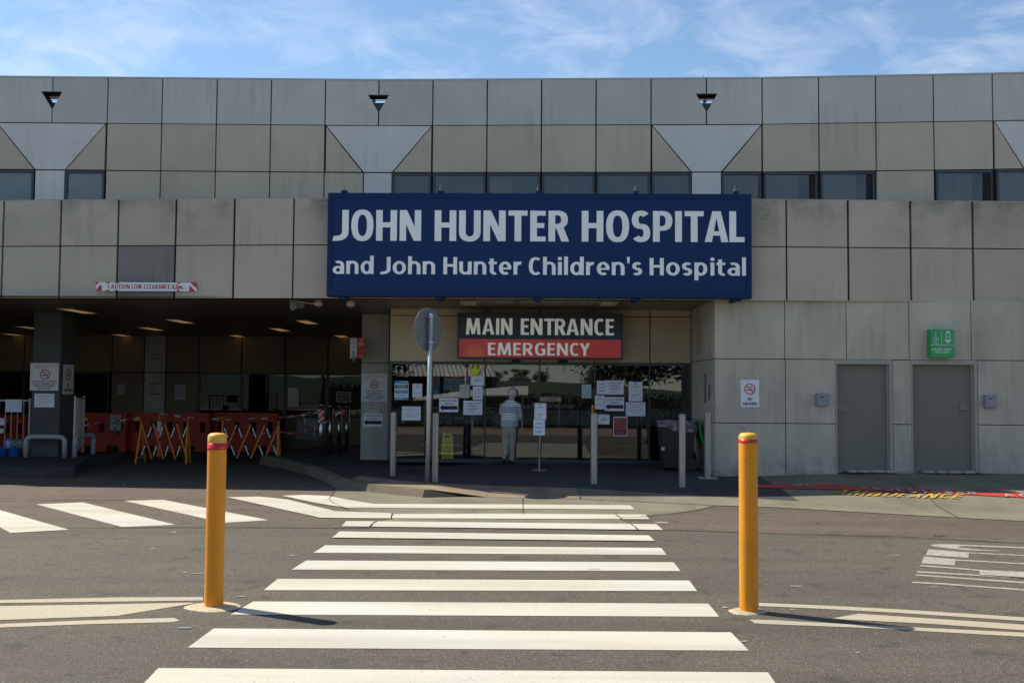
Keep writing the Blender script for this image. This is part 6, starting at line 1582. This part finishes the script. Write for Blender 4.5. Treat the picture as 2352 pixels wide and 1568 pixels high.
# horn loudspeaker and dome cameras under the canopy edge
Yh = 18.3
p = px(672, 694, Yh); T = thing('loudspeaker', 'grey horn loudspeaker hanging under the canopy edge', 'loudspeaker', (p.x, Yh, zs(Yh)))
k = Yh/FPX; dz = (px(672, 701, Yh).z-zs(Yh)); cpt = Vector((8*k, 0, dz))
g = MB(); g.smooth = True; g.lathe([(.03, -.14), (.045, -.12), (.05, -.05), (.06, 0), (.085, .06), (.12, .10), (.118, .104), (.08, .065), (.0, .02)], seg=28, cap=False)
hn = g.build('horn', plain('horn_paint', (.30, .31, .30), .4, var=.1), T, tuple(cpt)); hn.rotation_euler = (R(62), 0, R(52))
g = MB(); g.bbox(-.04, .02, -.05, .05, dz-.06, 0, .005); g.build('bracket', M_GBOX, T)
g = MB(); g.add([(0.03, -.08, -.005), (.42, -.03, -.06), (.42, .03, -.06), (.03, .08, -.005), (.03, -.08, -.02), (.42, -.03, -.075), (.42, .03, -.075), (.03, .08, -.02)], [(0, 1, 2, 3), (7, 6, 5, 4), (0, 4, 5, 1), (1, 5, 6, 2), (2, 6, 7, 3), (3, 7, 4, 0)]); g.build('support_arm', M_CAMW, T)
for (x, y0, y1, l) in ((731.5, 693, 710, 'cream dome security camera next to the horn loudspeaker'), (805.5, 694, 712, 'cream dome security camera under the left end of hospital sign')):
    p = px(x, y0, Yh); T = thing('security_camera', l, 'camera', (p.x, Yh, zs(Yh)), 0, 'dome cameras under the canopy edge'); hh = zs(Yh)-px(x, y1, Yh).z; r = 9.5*k
    g = MB(); g.smooth = True; g.lathe([(0, 0), (r*.92, 0), (r*.95, -hh*.2), (r, -hh*.3), (r, -hh*.52), (r*.85, -hh*.62), (r*.6, -hh*.66), (0, -hh*.66)], seg=28, cap=False); g.build('housing', M_CAMW, T)
    g = MB(); g.smooth = True; g.lathe([(r*.55, -hh*.60), (r*.55, -hh*.75), (r*.45, -hh*.90), (r*.22, -hh*.99), (0, -hh)], seg=24, cap=False); g.build('dome', plain('smoked_dome', (.01, .01, .012), .08, var=0, spec=.8), T)

# sandbags at the service doors
sbx = [(1925, 1948), (1950, 1976), (1978, 2012), (2014, 2043), (2098, 2125), (2127, 2150), (2151, 2183), (2184, 2214), (2216, 2248)]
for i, (x0, x1) in enumerate(sbx):
    a = gp((x0+x1)/2, 1081+.004*(x0-1900), zgr); k = a.y/FPX
    nth = ['leftmost', 'second', 'third', 'rightmost'][i] if i < 4 else ['leftmost', 'second', 'middle', 'fourth', 'rightmost'][i-4]
    o = lump('sandbag', '%s flat sandbag at the foot of the %s service door' % (nth, 'first' if i < 4 else 'second'), 'sandbag', (a.x, YW-.07, .25), ((x1-x0)*k*.53, .11, .030), M_SAND, 20+i, .10, 'flat sandbags at the service doors')
# small scrap near the left bollard
q = gp(424.5, 1443, zf2); g = MB(); g.bbox(-.045, .045, -.012, .012, 0, .006, .002); tag(g.build('litter', plain('teal_plastic', (.25, .42, .42), .4), None, (q.x, q.y, .002), (0, 0, .1)), 'small teal plastic scrap on the asphalt near left bollard', 'litter')

# ================================================================== WOMAN
Yw = 19.25; q = gp(1168, 1063, zgr); Yw = min(q.y, 19.45); kw = Yw/FPX
wz = zgr(q.x, Yw); px0 = px(1168, 1063, Yw).x
def WL(x, y, yy=0.0):          # crop pixel (x, y) to the person's local frame
    X = 1091+.15384*x; Yp_ = 861.3+.15384*y; p = px(X, Yp_, Yw); return (p.x-px0, yy, max(.0, p.z-wz))
def skin_mesh(name, nodes, edges, mat, sub=2, parent=None, loc=None):
    me = bpy.data.meshes.new(name); me.from_pydata([n[0] for n in nodes], edges, []); ob = bpy.data.objects.new(name, me); C.objects.link(ob)
    md = ob.modifiers.new('s', 'SKIN'); md.use_smooth_shade = True
    for v, n in zip(me.skin_vertices[0].data, nodes):
        r = n[1]; v.radius = r if isinstance(r, tuple) else (r, r)
    me.skin_vertices[0].data[0].use_root = True
    sd = ob.modifiers.new('d', 'SUBSURF'); sd.levels = sub; sd.render_levels = sub
    dg = bpy.context.evaluated_depsgraph_get(); dg.update()
    m2 = bpy.data.meshes.new_from_object(ob.evaluated_get(dg)); bpy.data.objects.remove(ob); bpy.data.meshes.remove(me)
    m2.name = name; m2.materials.clear(); m2.materials.append(mat)
    for f in m2.polygons: f.use_smooth = True
    o = bpy.data.objects.new(name, m2); C.objects.link(o)
    if parent: o.parent = parent
    if loc is not None: o.location = loc
    return o
def at(x, y, d=0.0): return WL(x, y, d)
hip = at(500, 770); waist = at(508, 660); chest = at(520, 520, .01); neck0 = at(540, 395, .03); neck1 = at(550, 340, .05); head = at(562, 275, .06); crown = at(558, 225, .06)
shl = at(425, 430, .0); shr = at(628, 425, .02); ell = at(395, 560, -.02); wrl = at(400, 640, .10); elr = at(668, 590, .05); wrr = at(655, 700, .22)
kl = at(462, 1010, .0); kr = at(548, 1000, .03); al = at(440, 1240, -.10); ar = at(540, 1270, .05)
hl = at(445, 830); hr = at(555, 830)
tl_ = (al[0]-.01, al[1]+.12, .045); tr__ = (ar[0], ar[1]+.17, .03)
nodes = [(hip, (.10, .08)), (waist, (.13, .10)), (chest, (.145, .105)), (neck0, .055), (neck1, .05), (head, (.078, .09)), (crown, (.06, .07)),
         (shl, .05), (ell, .042), (wrl, .028), (shr, .05), (elr, .042), (wrr, .028),
         (hl, .085), (kl, .055), (al, .038), (tl_, .03), (hr, .085), (kr, .055), (ar, .038), (tr__, .03)]
edges = [(0, 1), (1, 2), (2, 3), (3, 4), (4, 5), (5, 6), (2, 7), (7, 8), (8, 9), (2, 10), (10, 11), (11, 12), (0, 13), (13, 14), (14, 15), (15, 16), (0, 17), (17, 18), (18, 19), (19, 20)]
# fingers
for wi, w_, sgn in ((9, wrl, -1), (12, wrr, 1)):
    W_ = Vector(w_); palm = W_+Vector((0, .07, -.045)); nodes.append((tuple(palm), (.030, .018))); pi_ = len(nodes)-1; edges.append((wi, pi_))
    for f in range(4):
        b_ = palm+Vector(((f-1.5)*.018, .03, -.01)); t1 = b_+Vector((0, .03, -.018+.002*f)); t2 = t1+Vector((0, .008, -.022))
        i0 = len(nodes); nodes += [(tuple(b_), .0088), (tuple(t1), .008), (tuple(t2), .007)]; edges += [(pi_, i0), (i0, i0+1), (i0+1, i0+2)]
    th_ = palm+Vector((-sgn*.035, .0, .0)); i0 = len(nodes); nodes += [(tuple(th_), .010), (tuple(th_+Vector((-sgn*.008, .028, -.012))), .008)]; edges += [(pi_, i0), (i0, i0+1)]
WOM = skin_mesh('person', nodes, edges, M_SKIN, 2, None, (px0, Yw, wz))
tag(WOM, 'person with grey hair, striped top and taupe trousers seen from behind at the doors', 'person')
# blouse: ringed torso with two sleeves, horizontal stripes
mb_, t_, b_ = newmat('striped_knit'); tcn = N(t_, 'ShaderNodeTexCoord'); sp_ = N(t_, 'ShaderNodeSeparateXYZ'); L(t_, tcn.outputs['Object'], sp_.inputs[0])
zw_ = mth(t_, 'ADD', sp_.outputs[2], mth(t_, 'MULTIPLY', noise(t_, 4, 2), .02))
ph = mth(t_, 'FRACT', mth(t_, 'MULTIPLY', zw_, 31.0)); st_ = mrange(t_, mth(t_, 'ABSOLUTE', mth(t_, 'SUBTRACT', ph, .5)), .31, .38)
ph2 = mth(t_, 'FRACT', mth(t_, 'MULTIPLY', zw_, 95.0)); st2 = mrange(t_, mth(t_, 'ABSOLUTE', mth(t_, 'SUBTRACT', ph2, .5)), .2, .32)
zA, zB = at(500, 560)[2], at(500, 470)[2]; zC = at(500, 675)[2]
inb = mth(t_, 'MULTIPLY', mth(t_, 'GREATER_THAN', sp_.outputs[2], zA), mth(t_, 'LESS_THAN', sp_.outputs[2], zB)); lowb = mth(t_, 'LESS_THAN', sp_.outputs[2], zC)
fine_ = mth(t_, 'MAXIMUM', inb, lowb)
c1 = mixc(t_, st_, (.80, .80, .84), (.04, .045, .08)); c2_ = mixc(t_, st2, (.55, .55, .62), (.16, .16, .24)); L(t_, mixc(t_, fine_, c1, c2_), b_.inputs['Base Color']); b_.inputs['Roughness'].default_value = .9; bump(t_, b_, noise(t_, 16, 3), .4, .02)
hemz = at(500, 728)[2]
rg = [(at(372, 770), at(636, 770), .142, 0), (at(370, 738), at(640, 742), .142, 0), (at(372, 690), at(640, 700), .135, 0), (at(385, 620), at(636, 620), .125, 0), (at(398, 540), at(632, 540), .12, .005), (at(402, 470), at(640, 470), .115, .01),
      (at(418, 420), at(640, 425), .10, .015), (at(448, 385), at(612, 392), .075, .025), (at(492, 362), at(580, 370), .055, .04)]
g = MB(); g.smooth = True; n = 28; vs = []
for i, (a_, b2, dp, yo) in enumerate(rg):
    cx_ = (a_[0]+b2[0])/2; rx = (b2[0]-a_[0])/2; cz_ = (a_[2]+b2[2])/2
    for j in range(n):
        a = 2*math.pi*j/n; tl = (b2[2]-a_[2])/2*math.cos(a); w_ = .008*math.sin(5*a+i)*(1 if i < 4 else .3)
        vs.append((cx_+(rx+w_)*math.copysign(abs(math.cos(a))**.85, math.cos(a)), yo+(dp+w_)*math.sin(a), cz_+tl))
g.add(vs, [(i*n+j, i*n+(j+1) % n, (i+1)*n+(j+1) % n, (i+1)*n+j) for i in range(len(rg)-1) for j in range(n)])
for S_, E_, W_ in ((shl, ell, wrl), (shr, elr, wrr)):
    S_ = Vector(S_); E_ = Vector(E_); W_ = Vector(W_); pts = [S_+Vector((0, 0, .0)), S_.lerp(E_, .35), S_.lerp(E_, .7), E_, E_.lerp(W_, .35), E_.lerp(W_, .7), E_.lerp(W_, .92)]
    g.tube(pts, .05, 16, [.064, .066, .060, .056, .052, .045, .042])
bl = g.build('striped_top', mb_, WOM)
# trousers
tn = [(at(503, 725), (.135, .115)), (at(503, 800), (.150, .120)), (at(448, 860), (.098, .105)), (at(455, 930), (.082, .088)), (at(458, 1010), (.070, .072)), (at(452, 1120, -.05), (.060, .062)), (at(450, 1215, -.09), (.062, .062)),
      (at(558, 860), (.098, .105)), (at(555, 930), (.086, .09)), (at(550, 1010, .02), (.076, .076)), (at(545, 1130, .03), (.066, .066)), (at(541, 1300, .05), (.066, .068))]
skin_mesh('trousers', tn, [(0, 1), (1, 2), (2, 3), (3, 4), (4, 5), (5, 6), (1, 7), (7, 8), (8, 9), (9, 10), (10, 11)], M_TROUS, 2, WOM)
for (a_, lift, yaw_) in ((al, .03, .1), (ar, 0, -.1)):
    g = MB(); g.smooth = True; rr = [(.0, .02), (.032, .03), (.036, .05), (.040, .12), (.036, .18), (.018, .22)]
    vs = []; n = 14
    for i, (w_, yy) in enumerate([(.020, -.055), (.034, -.045), (.038, 0), (.036, .06), (.044, .12), (.038, .17), (.015, .20)]):
        hh_ = [.06, .08, .085, .06, .045, .035, .02][i]
        for j in range(n):
            a = 2*math.pi*j/n; vs.append((w_*math.cos(a), yy, max(0, hh_/2+hh_/2*math.sin(a))))
    g.add(vs, [(i*n+j, i*n+(j+1) % n, (i+1)*n+(j+1) % n, (i+1)*n+j) for i in range(6) for j in range(n)]+[tuple(range(n)), tuple(range(6*n, 7*n))])
    g.build('shoe', M_SHOE, WOM, (a_[0], a_[1], lift), (R(-10 if lift else 0), 0, yaw_))
# hair: a cap of curls, face features
hc = Vector(at(556, 262, .045)); bm = bmesh.new(); bmesh.ops.create_icosphere(bm, subdivisions=4, radius=1)
for v in bm.verts:
    q_ = v.co.copy(); d = 1+.06*math.sin(9*q_.x+2)*math.sin(8*q_.z)+.05*math.sin(14*q_.z+5*q_.y)+.04*math.sin(19*q_.x+11*q_.z)
    if q_.y > .35 and q_.z < .25: d *= .62
    v.co = hc+Vector((q_.x*.094*d, q_.y*.104*d, q_.z*.100*d))
me = bpy.data.meshes.new('hair'); bm.to_mesh(me); bm.free(); me.materials.append(M_HAIR)
for f in me.polygons: f.use_smooth = True
hr_ = bpy.data.objects.new('hair', me); C.objects.link(hr_); hr_.parent = WOM
hv = Vector(head)
g = MB(); g.smooth = True
for sx in (-1, 1): g.lathe([(0, -.016), (.012, -.014), (.016, 0), (.012, .014), (0, .016)], hv.x+sx*.088, hv.y+.01, 10, cap=False, sx=.5)
g.v = [(v[0], v[1], v[2]+hv.z-.02) for v in g.v]; g.build('ear', M_SKIN, WOM)
g = MB(); g.smooth = True; g.tube([(hv.x, hv.y+.085, hv.z+.015), (hv.x, hv.y+.112, hv.z-.02), (hv.x, hv.y+.09, hv.z-.03)], .01, 8, [.008, .014, .01]); g.build('nose', M_SKIN, WOM)
g = MB(); g.smooth = True
for sx in (-1, 1): g.lathe([(0, -.01), (.010, -.006), (.012, 0), (.010, .006), (0, .01)], hv.x+sx*.03, hv.y+.085, 10, cap=False)
g.v = [(v[0], v[1], v[2]+hv.z+.012) for v in g.v]; g.build('eye', M_SHOE, WOM)
g = MB(); g.bbox(hv.x-.055, hv.x+.055, hv.y+.07, hv.y+.105, hv.z-.085, hv.z-.012, .02); g.build('face_mask', plain('mask_cloth', (.38, .50, .55), .8), WOM)
# shoulder bag
o0 = Vector((px0, Yw, wz)); bp_ = [at(345, 525), at(392, 600), at(385, 790), at(330, 745), at(218, 655)]
c0 = Vector(bp_[0]); T = thing('handbag', 'large black shoulder bag hanging at the left hip of the person', 'handbag', tuple(o0+c0))
g = MB(); pl_ = [(q_[0]-c0.x, q_[2]-c0.z) for q_ in bp_]; cc = (sum(a for a, b in pl_)/5, sum(b for a, b in pl_)/5)
inn_ = [(a*.8+cc[0]*.2, b*.8+cc[1]*.2) for a, b in pl_]
n = 5; vs = [(a, -.01, b) for a, b in pl_]+[(a, -.085, b) for a, b in inn_]+[(a, .07, b) for a, b in inn_]
g.add(vs, [(i, (i+1) % n, n+(i+1) % n, n+i) for i in range(n)]+[((i+1) % n, i, 2*n+i, 2*n+(i+1) % n) for i in range(n)]+[tuple(range(n, 2*n)), tuple(range(3*n-1, 2*n-1, -1))]); g.build('bag_body', M_BAG, T)
g = MB(); s0 = Vector(at(440, 372, .0)); g.tube([Vector((0, -.03, 0)), Vector(at(362, 490, -.11))-c0, Vector(at(405, 410, -.105))-c0, s0-c0+Vector((-.005, -.04, .03)), Vector(at(430, 420, .12))-c0, Vector((.03, .10, .01))], .009, 8); g.build('strap', M_BAG, T)


# ================================================================== PLACE BEHIND THE CAMERA (seen mirrored in the glass)
def leaf_mesh(name, pts, size, mat, seed):
    r_ = random.Random(seed); V_ = []; F_ = []
    for p in pts:
        a = Vector((r_.gauss(0, 1), r_.gauss(0, 1), r_.gauss(0, 1))).normalized(); b = a.orthogonal().normalized(); s1 = size*r_.uniform(.6, 1.3)
        o = len(V_); c_ = a.cross(b)
        V_ += [tuple(p+a*s1), tuple(p+b*s1*.45), tuple(p-a*s1), tuple(p-b*s1*.45)]; F_.append((o, o+1, o+2, o+3))
    me = bpy.data.meshes.new(name); me.from_pydata(V_, [], F_); me.materials.append(mat); return me
M_LEAF = plain('eucalypt_leaf', (.035, .055, .025), .7, var=.5, nscale=1.2); M_BARK = plain('bark', (.12, .09, .07), .9, var=.3)
def make_tree(label, seed, H, Rr):
    r_ = random.Random(seed); T = thing('tree', label, 'tree', (0, 0, 0), 0, 'trees across the road from the entrance')
    g = MB(); g.smooth = True; g.tube([(0, 0, 0), (.1, 0, H*.25), (.0, .1, H*.5), (.1, 0, H*.8)], .2, 8, [.24, .18, .12, .04]); tops = []
    for i in range(6):
        a = r_.uniform(0, 6.28); z = H*r_.uniform(.3, .6); e = Vector((math.cos(a)*Rr*.6, math.sin(a)*Rr*.6, z+H*.22)); g.tube([(0, .05, z), tuple(e*.5+Vector((0, 0, z*.5))), tuple(e)], .06, 6, [.08, .05, .02]); tops.append(e)
    g.build('trunk', M_BARK, T); pts = []
    cl = tops+[Vector((r_.gauss(0, Rr*.45), r_.gauss(0, Rr*.45), H*r_.uniform(.5, .95))) for _ in range(16)]
    for c_ in cl:
        q_ = r_.uniform(.16, .30)*Rr*1.6
        for _ in range(230): pts.append(c_+Vector((r_.gauss(0, q_*.55), r_.gauss(0, q_*.55), r_.gauss(0, q_*.38))))
    me = leaf_mesh('crown', pts, .16, M_LEAF, seed); o = bpy.data.objects.new('crown', me); C.objects.link(o); o.parent = T; return T
TA = make_tree('broad tree across the road opposite the right glass panels', 1, 6.5, 2.8); TB = make_tree('tall tree across the road opposite the left glass panels', 2, 8, 2.4)
TA.location = (5.2, -24, 0); TB.location = (-11.5, -26, 0)
for i, (src, x, y, rz, sc_, l) in enumerate([(TA, 9.5, -23, 1, 1.1, 'dense tree across the road, right of the broad one'), (TB, 13.5, -26, 2, 1.0, 'tall tree across the road opposite the service doors'), (TA, -13.5, -30, 3, 1.2, 'broad tree across the road opposite the covered drive'),
        (TB, -20, -36, 1.5, 1.2, 'tall tree across the road far on the drive side'), (TA, -4, -185, 4, .7, 'small tree on the far slope opposite the doors'), (TA, -16, -196, 5, .8, 'small tree on the far slope beside the house'), (TA, 6.0, -110, .5, .8, 'slender tree on the far slope right of the doors'),
        (TA, 19, -30, 2.2, 1.3, 'large tree across the road at far right'), (TA, -27, -42, 2.8, 1.3, 'large tree across the road at far left'), (TB, -9.0, -200, .9, .7, 'smallest tree on the far slope')]):
    c_ = copy_tree(src, (x, y, 4.3 if y < -150 else (1.6 if y < -100 else 0)), rz, l); c_.scale = (sc_, sc_, sc_)
r_ = random.Random(5)
for nm, lab_, x0, x1, y, h, n_ in (('hedge', 'long dark clipped hedge across the road behind the railing', -16, 16, -17.8, 1.9, 9000),):
    pts = [Vector((r_.uniform(0, x1-x0), r_.uniform(-.5, .5), r_.uniform(0, h)*(1+.06*math.sin(r_.random()*9)))) for _ in range(n_)]
    me = leaf_mesh('hedge', pts, .13, M_LEAF, 9); o = bpy.data.objects.new('hedge', me); C.objects.link(o); o.location = (x0, y, 0); tag(o, lab_, 'hedge')
    g = MB(); g.box(.3, x1-x0-.3, -.35, .35, 0, h*.9); g.build('hedge_core', plain('hedge_inside', (.012, .018, .010), .9), o)
g = MB(); vs = []; nx, ny = 24, 8
for j in range(ny+1):
    for i in range(nx+1):
        x = -120+240*i/nx; y = -45-215*j/ny; vs.append((x, y, -.3+ (5.4*math.sin(min(1, j/ny*1.5)*1.57)+1.1*math.sin(i*.7)*min(1, j/3))))
g.add(vs, [(j*(nx+1)+i+1, j*(nx+1)+i, (j+1)*(nx+1)+i, (j+1)*(nx+1)+i+1) for j in range(ny) for i in range(nx)]); sheet('hill', g, plain('bush_slope', (.035, .05, .022), .95, var=.5, nscale=.4))
g = MB(); g.add([(-30, -17, .004), (30, -17, .004), (30, -3.5, .004), (-30, -3.5, .004)], [(0, 1, 2, 3)]); sheet('footpath', g, plain('sandy_path', (.20, .155, .11), .9, var=.25, nscale=2))
# railings across the road
def railing(label, x, w_):
    T = thing('railing', label, 'railing', (x, -15.6, 0), 0, 'steel railings across the road'); g = MB()
    g.tube([(0, 0, 0), (0, 0, 1.1), (w_, 0, 1.1), (w_, 0, 0)], .025, 8); g.tube([(0, 0, .55), (w_, 0, .55)], .018, 8); g.build('frame', M_ALU, T)
    for i in range(9):
        q = MB(); xx = w_*(i+1)/10; q.tube([(xx, 0, .55), (xx, 0, 1.1)], .010, 6); q.build('baluster', M_ALU, T)
    return T
for i, x in enumerate((-8.2, -5.6, -3.0, 3.6, 6.2, 8.8)): railing(['first', 'second', 'third', 'fourth', 'fifth', 'sixth'][i]+' steel railing from the drive side, across the road', x, 2.4)
# pale curved walkway roof and corrugated roof
T = thing('walkway_shelter', 'pale sloping walkway roof on steel posts across the road', 'shelter', (-7.4, -14.2, 0)); g = MB(); vs = []
for i in range(13):
    t = i/12; x = 6.2*t; z = 1.55+.32*math.sin(t*1.57); e_ = .12+.36*t; vs += [(x, .5, z), (x, -.35, z+e_), (x, -.35, z+e_-.05), (x, .5, z-.06)]
g.add(vs, [(4*i+j, 4*i+(j+1) % 4, 4*i+4+(j+1) % 4, 4*i+4+j) for i in range(12) for j in range(4)]+[(0, 1, 2, 3), (51, 50, 49, 48)]); g.build('roof', plain('pale_roof_sheet', (.55, .55, .50), .5), T)
for x in (.6, 3.2, 5.9):
    q = MB(); q.tube([(x, 0, 0), (x, 0, 1.6+.06*x)], .05, 10); q.build('post', M_GALV, T)
T = thing('garden_building', 'low building with ribbed metal roof across the road', 'building', (-13.0, -33, 0)); g = MB(); g.box(0, 8.5, -5, 0, 0, 3.4); g.build('wall', plain('dark_weatherboard', (.06, .06, .06), .8), T)
g = MB(); vs = []; n = 56
for i in range(n+1): vs += [(-.4+9.3*i/n, .5, 3.3+.05*(i % 2)), (-1.6+9.3*i/n, -5.4, 5.2+.05*(i % 2))]
g.add(vs, [(2*i, 2*i+1, 2*i+3, 2*i+2) for i in range(n)]); g.m = [i % 2 for i in range(n)]; g.build('roof', [plain('roof_rib_light', (.55, .55, .52), .5), plain('roof_rib_shade', (.36, .36, .34), .5)], T)  # light and shade of the ribs painted as alternating strip colours
T = thing('house', 'small pale house on the far slope with dark hipped roof', 'house', (-11.5, -190, 4.6)); g = MB(); g.box(0, 5, -4, 0, 0, 2.4); g.build('wall', plain('house_wall', (.45, .42, .36), .8), T)
g = MB(); g.add([(-.4, .4, 2.4), (5.4, .4, 2.4), (5.4, -4.4, 2.4), (-.4, -4.4, 2.4), (1.6, -2, 3.5), (3.4, -2, 3.5)], [(0, 1, 5, 4), (1, 2, 5), (2, 3, 4, 5), (3, 0, 4)]); g.build('roof', plain('house_roof', (.05, .05, .05), .8), T)
for x in (.8, 2.2, 3.6):
    q = MB(); q.box(x, x+.8, .0, .03, .9, 1.9); q.build('window', M_FRAME, T)
# hanging sign to the car park lift
T = thing('lift_sign', 'hanging white sign THROUGH TO CAR PARK LIFT facing the entrance', 'sign', (.58, -13.6, 0), math.pi)
g = MB(); g.box(0, 1.1, 0, .05, 1.5, 1.74); g.build('panel', M_SIGNW, T); g = MB(); g.text('THROUGH TO', .12, .98, 1.64, 1.71, .002, .03); g.text('CAR PARK LIFT', .10, 1.0, 1.53, 1.60, .002, .03); g.build('lettering', M_BLACK, T)
for x in (.1, 1.0):
    q = MB(); q.tube([(x, .025, 0), (x, .025, 1.5)], .02, 8); q.build('post', M_GALV, T)

p = px(1614.5, 181, 19.75); g = MB(); g.tube([(0, 0, -.1), (0, 0, .05), (.012, 0, .09)], .008, 6); o = g.build('aerial', M_GALVD, None, tuple(p)); tag(o, 'tiny bent aerial on the parapet above the right triangular opening', 'aerial')
